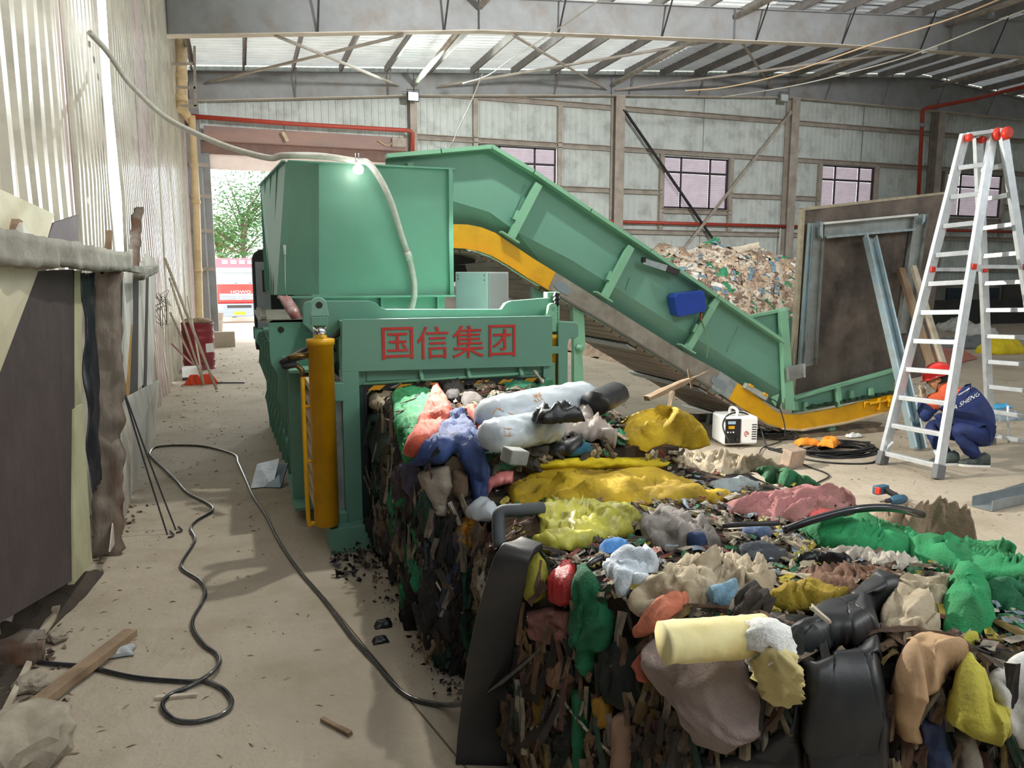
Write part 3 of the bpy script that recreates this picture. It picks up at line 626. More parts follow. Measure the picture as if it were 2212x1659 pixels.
es=MB(); p0=W(1608,832,Y=YN-.03); p1=W(1655,860,Y=YN-.03); es.beam(p0,p1,.05,.06); e_=obj('pull_switch',es,M('cast aluminium','#c9cdc6','#a8ada6',rough=.4,metal=.5,bump=.5,bs=80),cv,bevel=.006)
for t,c_ in ((.25,(.05,.03)),(.92,(.05,.025))):
    mb=MB(); mb.obox(p0.lerp(p1,t)+Vector((0,-.01,.03)),(.06,.04,.028),(0,.5,0)); obj('yellow_cap',mb,YEL,e_,bevel=.004)
mb=MB(); mb.prism(pp([(1667,858),(1683,852),(1676,878),(1668,868)],YN-.05),(0,.01,0)); obj('bracket',mb,GPAR,cv)
mb=MB(); mb.tube(curve_pts([W(1660,860,Y=YN-.06),W(1680,872,Y=YN-.1),W(1695,920,Y=YN-.15),W(1690,950,Z=.02),W(1650,966,Z=.02),W(1640,980,Z=.02)],8),.006,6); obj('switch_cable',mb,BLACK,cv)
# small stand under the belt
st=MB(); p=W(1535,915,Z=0); st.obox((p.x,p.y,.06),(.10,.05,.12),(.2,0,.3)); o=obj('short_stand',st,GALV); tag(o,'short galvanised stand on the floor under the conveyor belt','stand')
# ================================================================ LADDER
ALU=M('ladder aluminium','#d9dde0','#c9ced2',rough=.35,metal=.45,ns=10,contrast=.2)
ld=thing('step_ladder','tall aluminium double-sided step ladder with red top caps and grey rubber feet','ladder',(6.4,5.2,0))
fl=Vector((5.67,5.46,0)); fr=Vector((5.72,4.88,0)); tl=W(2084,292,Z=3.06); tr_=W(2146,284,Z=3.1)
rl_t=W(2112,296,Z=3.06); rr_t=W(2166,282,Z=3.1); rl=W(2140,960,Z=0); rr=rl+(fr-fl)*1.05
REDC=M('red plastic cap','#c8321f',rough=.4); RUB=M('grey rubber foot','#6b6c6e',rough=.6)
def rail(a,b,w=.035,h=.10,mat=ALU,nm='rail',par=ld,side=None):
    d=(b-a).normalized(); mb=MB(); up=(fr-fl).normalized()
    mb.beam(a+d*.0,b,0,0,up=up,prof=[(-h/2,-w/2),(h/2,-w/2),(h/2,-w/2+.006),(-h/2+.006,-w/2+.006),(-h/2+.006,w/2-.006),(h/2,w/2-.006),(h/2,w/2),(-h/2,w/2)]); return obj(nm,mb,mat,par)
for a,b in ((fl,tl),(fr,tr_),(rl,rl_t),(rr,rr_t)):
    rail(a,b); d=(b-a).normalized(); mb=MB(); mb.beam(a,a+d*.13,.115,.055,up=(fr-fl).normalized()); obj('rubber_foot',mb,RUB,ld,bevel=.006)
for k in range(11):
    t=(.11+.265*k)/3.06
    a=fl.lerp(tl,t); b=fr.lerp(tr_,t); mb=MB(); mb.beam(a,b,.05,.042); obj('rung',mb,ALU,ld,bevel=.004)
    a=rl.lerp(rl_t,t); b=rr.lerp(rr_t,t); mb=MB(); mb.beam(a,b,.05,.042); obj('rung',mb,ALU,ld,bevel=.004)
for a,b in ((fl.lerp(tl,.03),fl.lerp(tl,.075)),(fr.lerp(tr_,.03),fr.lerp(tr_,.075))):
    o_=(fr-fl).normalized()*(.07 if a.y>5 else -.07)
    mb=MB(); mb.tube(curve_pts([a,(a+b)/2+o_*.25,b+o_],5),.014,8); obj('corner_stay',mb,ALU,ld)
mb=MB(); mb.beam(tl+Vector((0,0,.0)),tr_+Vector((0,0,.0)),.10,.035); obj('top_bar',mb,ALU,ld,bevel=.004)
mb=MB(); mb.beam(rl_t,rr_t,.10,.035); obj('top_bar',mb,ALU,ld,bevel=.004)
for p in (tr_,rr_t,tl,rl_t):
    mb=MB(); s_=.058 if p in (tr_,rr_t) else .035; mb.lathe(p+Vector((0,-.02,-.03)),[(s_*.7,0),(s_,.01),(s_,.04),(s_*.7,.055)],16,axis=(0,-1,0)); obj('top_cap',mb,REDC,ld)
t=.60
for (a,b,c,d) in ((fl,tl,rl,rl_t),(fr,tr_,rr,rr_t)):
    p=a.lerp(b,t); q=c.lerp(d,t); mb=MB(); mb.beam(p,q,.012,.035); obj('spreader',mb,ALU,ld)
    for z in (p,q): mb=MB(); mb.obox(z+Vector((0,-.01,0)),(.06,.05,.055)); obj('hinge_cap',mb,REDC,ld,bevel=.01)
mb=MB(); a=rl.lerp(rl_t,.15); b=rr.lerp(rr_t,.15); m1=a.lerp(b,.35); mb.tube([m1,m1+(rl-rl_t).normalized()*.42],.012,6); obj('lower_stay',mb,ALU,ld)
# ================================================================ SLAB WITH CHANNEL FRAME
slab=thing('slab_panel','big upright grey-brown cast panel with a galvanised channel frame, standing on the conveyor end','panel',(6.8,7.05,.5))
SLM=M('cast panel face','#6b6057','#3c3430',rough=.8,ns=1.8,contrast=.3,bump=.9,bs=7,dirt='#8d8176',dirts=1.1,dirta=.6)
SLE=M('panel edge','#b8ad98','#9b907b',rough=.9,ns=12,bump=.2)
YS=6.98
mb=MB(); mb.prism(pp([(1737,452),(2052,416),(1996,812),(1712,872)],YS),(0,.045,0)); b_=obj('panel_board',mb,SLM,slab)
mb=MB(); mb.prism(pp([(1733,452),(1740,450),(1716,872),(1708,872)],YS-.006),(0,.055,0)); obj('panel_edge',mb,SLE,slab)
mb=MB(); mb.prism(pp([(1733,449),(2052,413),(2052,418),(1736,455)],YS-.006),(0,.055,0)); obj('panel_edge',mb,SLE,slab)
GV2=M('galvanised channel','#a9b0b1','#8d8f88',rough=.45,metal=.55,ns=7,contrast=.5,bump=.05,dirt='#7d7364',dirts=4,dirta=.5)
GVB=M('bluish galvanised channel','#a3bfcb','#b8c4c6',rough=.35,metal=.55,ns=6,bump=.04,dirt='#8d8f88',dirts=5)
def chan(name,a,b,c,d,mat,par,Y,dep=.07):
    """web a-b-c-d (pixel quad) with two lips standing toward the camera"""
    w=pp([a,b,c,d],Y); mb=MB(); mb.prism(w,(0,.004,0))
    for p,q in ((w[0],w[3]),(w[1],w[2])):
        s_=.004 if p is w[0] else -.004
        mb.prism([p,p+Vector((s_,0,0)),q+Vector((s_,0,0)),q],(0,-dep,0))
    return obj(name,mb,mat,par)
chan('left_channel',(1752,482),(1776,480),(1758,788),(1730,795),GV2,slab,YS-.02,.05)
chan('left_channel',(1745,482),(1753,482),(1733,795),(1722,797),GVB,slab,YS-.035,.03)
mb=MB(); w=pp([(1776,482),(1975,464),(1972,495),(1778,513)],YS-.02); mb.prism(w,(0,.01,0)); tc_=obj('top_channel',mb,GV2,slab)
for a,b,m_ in (((1776,483),(1978,464),WHITEP),((1780,513),(1973,496),GALV)):
    mb=MB(); mb.beam(W(*a,Y=YS-.06),W(*b,Y=YS-.06),.08,.025); obj('channel_lip',mb,m_,tc_,bevel=.003)
chan('right_channel',(1968,470),(1998,462),(1962,720),(1935,720),GV2,slab,YS-.02,.05)
mb=MB(); mb.prism(pp([(1995,462),(2000,464),(1998,478),(1992,484)],YS-.08),(0,.06,0)); obj('cut_end',mb,GVB,slab)
mb=MB(); mb.prism(pp([(1772,478),(1778,480),(1778,516),(1771,508)],YS-.09),(0,.08,0)); obj('cut_end',mb,GALV,slab)
chan('bracket_channel',(1698,793),(1735,785),(1735,815),(1700,823),GV2,slab,YN-.08,.04)
w=MB(); w.prism([Vector((a.x,a.y,a.z)) for a in pp([(1862,506),(1895,506),(1998,945),(1962,962)],5.9)],(0,.004,0))
# leaning galvanised strut from the slab to the floor
def strut(name,label,cat,p0,p1,wd,dep,mat,up=(0,1,0)):
    mb=MB(); t_=.005; h=wd/2; 
    mb.beam(p0,p1,0,0,up=up,prof=[(-h,-dep/2),(-h,dep/2),(-h+.02,dep/2),(-h+.02,dep/2-t_),(-h+t_,dep/2-t_),(-h+t_,-dep/2+t_),(h-t_,-dep/2+t_),(h-t_,dep/2-t_),(h-.02,dep/2-t_),(h-.02,dep/2),(h,dep/2),(h,-dep/2)])
    o=obj(name,mb,mat); tag(o,label,cat); return o
p0=W(1879,510,Y=6.88); p1=W(1985,968,Z=.03)
strut('steel_strut','long bluish galvanised channel leaning from the floor against the grey-brown panel','steel channel',p1,p0,.155,.07,GVB,up=(0,-1,0))
for i,(a,b,wd,lb) in enumerate((((1945,580),(2035,815),.09,'weathered timber prop leaning behind the ladder, nearer the channel strut'),((1972,575),(2052,800),.07,'paler timber prop leaning behind the ladder, right of the other prop'))):
    mb=MB(); q0=W(*a,Y=6.9); q1=W(*((2062,945) if i==0 else (2085,945)),Z=.02); mb.beam(q1,q0,wd,.05,up=(0,-1,0)); o=obj('timber_prop',mb,WOOD if i==0 else WOODP,bevel=.004); tag(o,lb,'timber')
mb=MB(); q0=W(1996,838,D=7.35); q1=W(1972,955,Z=.01); mb.beam(q1,q0,.03,.03); o=obj('steel_offcut',mb,GVB); tag(o,'thin pale steel strip held upright in front of the crouching worker','steel strip')
# ================================================================ WORKER
def skin(name,V,E,Rr,mats,parent=None,root=0,sub=2,matf=None,group=None):
    me=bpy.data.meshes.new(name); org=ORG.get(parent.name,Vector((0,0,0))) if parent else Vector((0,0,0))
    me.from_pydata([tuple(Vector(v)-org) for v in V],E,[]); o=bpy.data.objects.new(name,me); COL.objects.link(o)
    md=o.modifiers.new('skin','SKIN'); sl=me.skin_vertices[0].data
    for i,r in enumerate(Rr):
        sl[i].radius=(r,r) if not isinstance(r,tuple) else r; sl[i].use_root=(i==root)
    ss=o.modifiers.new('sub','SUBSURF'); ss.levels=sub; ss.render_levels=sub
    dg=bpy.context.evaluated_depsgraph_get(); dg.update(); m2=bpy.data.meshes.new_from_object(o.evaluated_get(dg)); o.modifiers.clear(); o.data=m2; m2.name=name
    m2.materials.clear()
    for m_ in mats: m2.materials.append(m_)
    for p in m2.polygons: p.use_smooth=True; p.material_index=(matf(p.center+org) if matf else 0)
    if parent: o.parent=parent
    return o
NAVY=M('navy coverall','#1c3068','#16265a',rough=.8,ns=8,bump=.35,bs=22,dirt='#39435f',dirts=7)
ORA=M('orange yoke cloth','#d9603a','#c5542f',rough=.8,ns=8,bump=.2,bs=25); SKIN=M('skin','#b98762','#a87650',rough=.5)
GLV=M('cotton glove','#c8bfa6','#b3a88c',rough=.9,ns=14,bump=.3)
def J(x,y,d): return W(x,y,D=d)
wk=thing('person','person in navy and orange coverall and red hard hat crouching behind the ladder','person',(6.45,5.35,0))
V=[J(2112,925,7.05),J(2104,890,7.0),J(2070,858,7.05),J(2044,840,7.08),J(2036,828,7.1),J(2018,866,7.15),J(1995,905,7.1),J(1991,868,7.25),J(2086,848,6.98),J(2078,905,7.2),J(2020,900,7.45),
   J(2085,938,7.2),J(2008,918,7.4),J(2046,992,7.05),J(2130,938,6.95),J(2062,925,7.0),J(2112,990,6.98)]
E=[(0,1),(1,2),(2,3),(3,4),(2,5),(5,6),(6,7),(2,8),(8,9),(9,10),(0,11),(11,12),(12,13),(0,14),(14,15),(15,16)]
Rr=[.165,.16,.15,.075,.055,.085,.062,.042,.085,.06,.042,.12,.085,.06,.125,.085,.062]
nb=V[3]; sd_=(V[1]-V[3]).normalized()
body=skin('body',V,E,Rr,[NAVY,ORA],wk,matf=lambda c:1 if ((c-nb).dot(sd_)<.075 and (c-nb).length<.21) else 0)
# folds in the cloth
for v in body.data.vertices:
    n_=noise.noise(Vector((v.co.x*9,v.co.y*9,v.co.z*22))); v.co+=v.normal*n_*.014
def proj_mesh(mb,bvh,org,off=.004):
    out=[]
    for v in mb.v:
        d=ray(v.x,v.y).normalized(); o_=Vector((0,0,HC))-org
        h=bvh.ray_cast(o_,d); out.append((h[0]+org-d*off) if h[0] else None)
    return out
dgx=bpy.context.evaluated_depsgraph_get()
bv=BVHTree.FromPolygons([v.co.copy() for v in body.data.vertices],[tuple(p.vertices) for p in body.data.polygons])
WHT=M('reflective print','#dfe3e6',rough=.3); SILV=M('reflective strip','#9ea4a6',rough=.35,metal=.4)
def on_body(name,poly_px,mat,n=14,k=4):
    (ax,ay),(bx,by)=poly_px[0],poly_px[1]; h=poly_px[2]
    mb=MB(); vs=[]
    for i in range(n+1):
        for j in range(k+1):
            vs.append((ax+(bx-ax)*i/n, ay+(by-ay)*i/n+h*j/k,0))
    mb.add(vs,[(i*(k+1)+j,(i+1)*(k+1)+j,(i+1)*(k+1)+j+1,i*(k+1)+j+1) for i in range(n) for j in range(k)])
    pr=proj_mesh(mb,bv,ORG[wk.name]); ok=[p is not None for p in pr]
    m2=MB(); m2.add([p or Vector((0,0,0)) for p in pr],[f for f in mb.f if all(ok[i] for i in f)])
    if m2.f:
        m2.v=[v if v.length>.1 else next(p for p in pr if p) for v in m2.v]; obj(name,m2,mat,wk,fix=False)
on_body('yoke_strip',((2026,879),(2047,867),3),SILV); on_body('yoke_strip',((2070,852),(2104,832),3),SILV)
t=text_mb('IA SHENG',15.5,0,Matrix(),1.0); x0=min(v.x for v in t.v); x1=max(v.x for v in t.v)
A2=Vector((2057,884)); B2=Vector((2116,850)); m2=MB()
for v in t.v:
    s_=(v.x-x0)/(x1-x0); p=A2.lerp(B2,s_); m2.v.append(Vector((p.x+v.y*.15,p.y-v.y*1.0,0)))
m2.f=t.f; m2.m=[0]*len(t.f); m2.sm=[False]*len(t.f)
pr=proj_mesh(m2,bv,ORG[wk.name],.006); ok=[p is not None for p in pr]; m3=MB(); g=next((p for p in pr if p),Vector((6.4,5.3,.6)))
m3.add([p or g for p in pr],[f for f in m2.f if all(ok[i] for i in f)])
if m3.f: obj('lettering',m3,WHT,wk,fix=False)
# head: skull, face, ears, hair under the helmet
hc=J(2028,818,7.14); fwd=Vector((-.5,.8,-.4)).normalized(); upv=Vector((-.1,.1,1)).normalized(); rt=fwd.cross(upv).normalized(); upv=rt.cross(fwd)
hm=Matrix((rt,fwd,upv)).transposed()
def hpt(x,y,z): return hc+hm@Vector((x,y,z))
mb=MB(); seg=20; rows_=14; vs=[]
for i in range(rows_+1):
    th=math.pi*i/rows_
    for k in range(seg):
        a=2*math.pi*k/seg; x=math.sin(th)*math.cos(a)*.076; y=math.sin(th)*math.sin(a)*.095; z=math.cos(th)*.115
        if z<-.02: x*=1-.25*(-z/.115); y=y*(1-.1*(-z/.115))+.01
        vs.append(hpt(x,y,z))
mb.add(vs,[(i*seg+k,i*seg+(k+1)%seg,(i+1)*seg+(k+1)%seg,(i+1)*seg+k) for i in range(rows_) for k in range(seg)],0,True)
hd=obj('head',mb,SKIN,wk,smooth=True)
mb=MB(); mb.prism([hpt(-.012,.088,-.01),hpt(.012,.088,-.01),hpt(0,.085,.03)],hm@Vector((0,.025,-.012))); obj('nose',mb,SKIN,hd)
for s_ in (-1,1):
    mb=MB(); mb.lathe(hpt(s_*.078,-.005,-.005),[(.012,-.004),(.026,0),(.024,.008),(.01,.01)],10,axis=hm@Vector((s_,0,0))); obj('ear',mb,SKIN,hd)
    mb=MB(); mb.lathe(hpt(s_*.03,.083,.018),[(.011,0),(.008,.006)],10,axis=hm@Vector((0,1,0))); obj('eye',mb,WHITEP,hd)
mb=MB(); mb.beam(hpt(-.022,.09,-.05),hpt(.022,.09,-.05),.008,.006); obj('mouth',mb,M('lip','#9b5c4c',rough=.6),hd)
mb=MB(); vs=[]
for i in range(7):
    th=math.pi*(.30+.32*i/6)
    for k in range(13):
        a=math.pi+math.pi*k/12; vs.append(hpt(math.sin(th)*math.cos(a)*.081,math.sin(th)*math.sin(a)*.1,math.cos(th)*.12))
mb.add(vs,[(i*13+k,i*13+k+1,(i+1)*13+k+1,(i+1)*13+k) for i in range(6) for k in range(12)]); obj('hair',mb,M('black hair','#1b1715',rough=.7,bump=.3,bs=90),wk,fix=False)
HEL=M('red hard hat','#d6281f','#c92219',rough=.25,coat=.5,dirt='#9e2a22',dirts=12)
mb=MB(); seg=28; vs=[]
for i in range(10):
    th=math.pi/2*(i/9)*1.04
    for k in range(seg):
        a=2*math.pi*k/seg; rdg=1+.03*(abs(math.cos(a))<.22)*(i<8)
        vs.append(hpt(math.sin(th)*math.cos(a)*.118,math.sin(th)*math.sin(a)*.138-.005,.03+math.cos(th)*.125*rdg))
for k in range(seg):
    a=2*math.pi*k/seg; f_=.008+.022*max(0,math.sin(a)); vs.append(hpt(math.cos(a)*(.118+f_*.5),math.sin(a)*(.138+f_)-.005,.022))
mb.add(vs,[(i*seg+k,i*seg+(k+1)%seg,(i+1)*seg+(k+1)%seg,(i+1)*seg+k) for i in range(10) for k in range(seg)],0,True); o=sheetobj('hard_hat',mb,HEL,.004,wk)
mb=MB(); mb.tube([hpt(.08,-.02,.0),hpt(.075,.02,-.06),hpt(.02,.06,-.115)],.004,6); mb.tube([hpt(-.08,-.02,.0),hpt(-.075,.02,-.06),hpt(-.02,.06,-.115)],.004,6); obj('chin_strap',mb,DARKST,wk)
# gloves with five fingers, raised left and right hand on the strip
def hand(base,dirv,side,curl,mat):
    d=Vector(dirv).normalized(); s_=Vector(side); s_=(s_-d*s_.dot(d)).normalized(); n_=d.cross(s_)
    V=[base,base+d*.045,base+d*.085]; E=[(0,1),(1,2)]; Q=[.030,(.040,.022),(.042,.02)]
    for k,(off,ln) in enumerate(((-.032,.062),(-.011,.075),(.011,.07),(.031,.055))):
        r_=base+d*.088+s_*off; i0=len(V); V.append(r_); E.append((2,i0)); Q.append(.0115)
        p=r_; dd=d
        for j in range(3):
            dd=(dd+n_*curl*(j+1)*.45).normalized(); p=p+dd*ln/2.6; V.append(p); E.append((len(V)-2,len(V)-1)); Q.append(.0105-.001*j)
    th=base+d*.03+s_*(-.036); i0=len(V); V.append(th); E.append((1,i0)); Q.append(.014)
    p=th
    for j in range(2): p=p+(d*.6-s_*.7+n_*curl*.5).normalized()*.032; V.append(p); E.append((len(V)-2,len(V)-1)); Q.append(.0125-.001*j)
    return skin('glove',V,E,Q,[mat],wk,sub=1)
hand(V[7],(0,-.1,1),(1,.2,0),.5,GLV); hand(V[10]+Vector((0,0,.0)),(-.3,.2,.9),(.8,.4,0),.5,GLV)
mb=MB(); mb.tube([V[7]+Vector((0,0,-.05)),V[7]+Vector((0,0,.02))],[.045,.04],12); obj('glove_cuff',mb,M('striped cuff','#d8d3b8','#8f8c6e',rough=.9,ns=30,stretch=(.1,.1,1)),wk)
SHOE=M('dark trainers','#2f3836','#4a544f',rough=.7,ns=20,contrast=.2)
for p,dr_ in ((V[13],Vector((-.85,.3,0))),(V[16],Vector((-.75,.45,0)))):
    dr_.normalize(); s_=Vector((-dr_.y,dr_.x,0)); g=Vector((p.x,p.y,0)); mb=MB(); sh=[(-.10,.035,.10),(-.06,.042,.125),(0,.045,.10),(.07,.05,.06),(.13,.045,.045),(.165,.025,.03)]
    vs=[]
    for (t,w_,h_) in sh:
        c_=g+dr_*t
        for k in range(10):
            a=math.pi*k/9; vs.append(c_+s_*w_*math.cos(a)+Vector((0,0,.012+h_*math.sin(a)**.7)))
    mb.add(vs,[(i*10+k,i*10+k+1,(i+1)*10+k+1,(i+1)*10+k) for i in range(5) for k in range(9)]+[tuple(range(9,-1,-1)),tuple(50+k for k in range(10))]+[(i*10+9,i*10,(i+1)*10,(i+1)*10+9) for i in range(5)])
    so=obj('shoe',mb,SHOE,wk,smooth=True)
    mb=MB(); mb.prism([g+dr_*t+s_*w_*1.05+Vector((0,0,0)) for t,w_,h_ in sh]+[g+dr_*t-s_*w_*1.05 for t,w_,h_ in reversed(sh)],(0,0,.02)); obj('sole',mb,WHITEP,so)
# ================================================================ THINGS ON THE FLOOR, RIGHT
wm=thing('welding_machine','white and black welding machine with carry handle on the floor before the conveyor','machine',W(1592,985,Z=0))
c_=W(1594,965,Z=0)+Vector((0,.05,0)); ang=R(-14)
def wmp(x,y,z): return Vector((c_.x+x*math.cos(ang)-y*math.sin(ang),c_.y+x*math.sin(ang)+y*math.cos(ang),z))
WMW=M('machine white','#e6e7e4',rough=.35); PANB=M('black panel','#1c1d20',rough=.4)
def wbox(nm,x0,x1,y0,y1,z0,z1,m_,par,bv=.01):
    mb=MB(); mb.hexa([wmp(x,y,z) for z in (z0,z1) for x,y in ((x0,y0),(x1,y0),(x1,y1),(x0,y1))]); return obj(nm,mb,m_,par,bevel=bv)
wbox('casing',-.17,.20,-.1,.25,.03,.33,WMW,wm,.025)
wbox('front_panel',-.155,.01,-.112,-.1,.05,.31,PANB,wm)
wbox('side_panel',.02,.19,-.107,-.1,.05,.31,WMW,wm)
wbox('yellow_label',-.125,-.06,-.117,-.112,.205,.235,YEL,wm,0); wbox('display',-.13,-.05,-.117,-.112,.255,.285,M('display blue','#9fb6c8',rough=.3),wm,0)
for x in (-.13,-.10,-.07):
    mb=MB(); mb.lathe(wmp(x,-.112,.17),[(.008,0),(.007,.01)],10,axis=(wmp(0,-1,0)-wmp(0,0,0))); obj('knob',mb,WMW,wm)
for x in (-.12,-.03):
    mb=MB(); mb.lathe(wmp(x,-.112,.09),[(.018,0),(.016,.03)],12,axis=(wmp(0,-1,0)-wmp(0,0,0))); obj('socket',mb,BLACK,wm)
for k in range(7): wbox('vent_slot',.13,.18,-.11,-.106,.09+k*.025,.10+k*.025,DARKST,wm,0)
mb=MB(); 
for k in range(14):
    a0=2*math.pi*k/14*.8; mb.add([wmp(.07+.022*math.cos(a0),-.111,.15+.03*math.sin(a0)),wmp(.07+.016*math.cos(a0),-.111,.15+.022*math.sin(a0)),wmp(.07+.016*math.cos(a0+.4),-.111,.15+.022*math.sin(a0+.4)),wmp(.07+.022*math.cos(a0+.4),-.111,.15+.03*math.sin(a0+.4))],[(0,1,2,3)])
mb.add([wmp(.065,-.111,.14),wmp(.09,-.111,.14),wmp(.09,-.111,.147),wmp(.065,-.111,.147),wmp(.065,-.111,.155),wmp(.1,-.111,.155),wmp(.1,-.111,.162),wmp(.065,-.111,.162)],[(0,1,2,3),(4,5,6,7)])
obj('logo',mb,M('logo red','#c9473a',rough=.4),wm,fix=False)
mb=MB(); mb.tube(curve_pts([wmp(-.02,-.06,.33),wmp(-.01,-.05,.38),wmp(.0,.05,.395),wmp(.0,.16,.38),wmp(0,.19,.33)],6),.016,8); obj('handle',mb,WMW,wm)
mb=MB(); mb.tube(curve_pts([wmp(-.12,-.12,.09),wmp(-.16,-.22,.1),wmp(-.2,-.15,.25),wmp(-.1,-.05,.345),wmp(.1,0,.345),wmp(.24,-.05,.2),wmp(.27,-.2,.02),wmp(.4,-.25,.015)],8),.009,6); obj('lead',mb,BLACK,wm)
# coiled cables
def coil(name,label,cx_,cy_,rx,ry,n,r,mat,seed,tails=()):
    rnd=random.Random(seed); th=thing(name,label,'cable',(cx_,cy_,0)); 
    pts=[]
    steps=18
    for k in range(n*steps):
        a=2*math.pi*k/steps; f=1-.3*((k//steps)%5)/5+.06*math.sin(k*.37+seed)
        pts.append((cx_+rx*f*math.cos(a)+.03*math.sin(k*.11),cy_+ry*f*math.sin(a)+.03*math.cos(k*.13),r+.012*((k//steps)%6)+.006*math.sin(a*3+k)))
    mb=MB(); mb.tube(pts,r,6); obj('coiled_lead',mb,mat,th)
    for tl_ in tails:
        mb=MB(); mb.tube(curve_pts(tl_,8),r,6); obj('loose_lead',mb,mat,th)
    return th
q=W(1812,978,Z=0); coil('cable_coil','large flat coil of black welding cable on the floor left of the ladder',q.x,q.y,.42,.22,11,.009,BLACK,1,
  [[W(1900,985,Z=.01),W(1880,1000,Z=.01),W(1800,1000,Z=.01),W(1730,990,Z=.01),W(1700,980,Z=.01),W(1660,970,Z=.01)]])
q=W(1680,945,Z=0); coil('cable_coil','smaller loose coil of black lead beside the white welding machine',q.x,q.y,.20,.15,6,.007,BLACK,3,
  [[W(1650,965,Z=.01),W(1690,975,Z=.01),W(1740,1005,Z=.01),W(1780,1020,Z=.01),W(1790,1030,Z=.01),W(1760,1045,Z=.01)]])
# crumpled cloth helper for gloves etc
def crumple(nx_,ny_,lx,ly,amp,seed,fr_=6,ridge=True,taper=.0):
    vs=[]
    for j in range(ny_+1):
        for i in range(nx_+1):
            u=i/nx_-.5; v=j/ny_-.5
            p=Vector((u*lx*fr_,v*ly*fr_,seed*3.7)); q=p+Vector((noise.noise(p*.7+Vector((9,0,0))),noise.noise(p*.7+Vector((0,9,0))),0))*.8
            n1=noise.noise(q); n2=noise.noise(q*2.3+Vector((5,5,5)));
            h=(1-abs(n1)*2)*.6+(1-abs(n2)*2)*.3 if ridge else n1+.5*n2
            e=1-(2*max(abs(u),abs(v)))**4*.8
            ex=1+.18*noise.noise(Vector((u*3,v*3,seed)))
            wob=.16*noise.noise(Vector((math.atan2(v,u)*1.2,seed,2)))+1
            vs.append(Vector((u*lx*ex*wob*(1-taper*(v+.5)),v*ly*ex*wob,amp*h*max(.15,e)-amp*(1-e))))
    return vs,[(j*(nx_+1)+i,j*(nx_+1)+i+1,(j+1)*(nx_+1)+i+1,(j+1)*(nx_+1)+i) for j in range(ny_) for i in range(nx_)]
def cloth_at(name,label,cat,px,size,amp,mat,seed,z=.03,rz=0,fr_=8,n=16,Zp=0,group=None,tilt=(0,0)):
    vs,fs=crumple(n,n,size[0],size[1],amp,seed,fr_); c_=W(px[0],px[1],Z=Zp) if len(px)==2 else Vector(px); m_=Matrix.Translation(c_+Vector((0,0,z)))@Euler((tilt[0],tilt[1],rz)).to_matrix().to_4x4()
    mb=MB(); mb.add([m_@v for v in vs],fs); o=sheetobj(name,mb,mat,.006); tag(o,label,cat,group); return o
ORG_=M('orange leather','#f0952c','#d9801f',rough=.8,ns=10,bump=.2)
cloth_at('work_glove','orange leather work glove lying crumpled on the left edge of the large black cable coil','glove',(1745,972),(.26,.12),.05,ORG_,2,z=.09,rz=-.2)
cloth_at('work_glove','orange leather work glove lying on the middle of the large black cable coil','glove',(1790,973),(.24,.16),.06,ORG_,5,z=.1,rz=.5)
cloth_at('plastic_scrap','grey wisp of plastic film on the sand right of the conveyor leg','plastic scrap',(1845,945),(.2,.08),.03,WHITEP,6,z=.03)
cloth_at('plastic_bag','clear plastic bag with a blue patch lying on the floor behind the crouching person','plastic bag',(2170,905),(.5,.28),.09,M('clear film','#c2cdd4','#8fa3b0',rough=.2,transl=.4,ns=9),8,z=.05)
cloth_at('blue_film','bright blue film lying on the clear bag behind the crouching person','plastic film',(2160,893),(.3,.1),.05,M('bright blue film','#3fa6dd',rough=.3),9,z=.10)
# drill
dl=thing('cordless_drill','blue and black cordless drill with red battery lying on the sandy floor before the ladder','drill',W(1928,1085,Z=0))
DBL=M('drill blue','#2e5f78','#274f66',rough=.5); dc=W(1930,1078,Z=.045)
mb=MB(); mb.lathe(dc+Vector((.10,-.02,0)),[(.025,0),(.036,.02),(.038,.10),(.03,.14),(.018,.16)],16,axis=(-1,-.05,0)); obj('motor_housing',mb,DBL,dl)
mb=MB(); mb.lathe(dc+Vector((-.055,-.02,0)),[(.02,0),(.017,.04),(.01,.05),(.004,.055),(.004,.1)],12,axis=(-1,-.05,0)); obj('chuck',mb,DARKST,dl)
mb=MB(); mb.beam(dc+Vector((.05,.0,.01)),dc+Vector((.01,.1,.05)),.04,.04); obj('grip',mb,DARKST,dl,bevel=.008)
mb=MB(); mb.obox(dc+Vector((-.01,.12,.045)),(.13,.06,.07),(0,0,.1)); obj('battery',mb,DBL,dl,bevel=.01)
mb=MB(); mb.obox(dc+Vector((-.07,.09,.05)),(.02,.045,.055),(0,0,.1)); obj('red_button',mb,REDC,dl,bevel=.004)
# channels at right edge
for i,(a,b,lb) in enumerate((((2120,1100),(2240,1072),'grey steel channel lying on the floor at the right edge, nearer one'),((2190,1082),(2260,1060),'grey steel channel lying behind the nearer channel at the right edge'))):
    p=W(*a,Z=0); q=W(*b,Z=0); mb=MB(); mb.beam(p+Vector((0,0,.045)),q+Vector((0,0,.045)),0,0,prof=[(-.08,-.04),(.08,-.04),(.08,.04),(.074,.04),(.074,-.034),(-.074,-.034),(-.074,.04),(-.08,.04)])
    o=obj('steel_channel',mb,M('dull channel steel','#98a0a2','#858b8c',rough=.5,metal=.5,ns=5)); tag(o,lb,'steel channel')
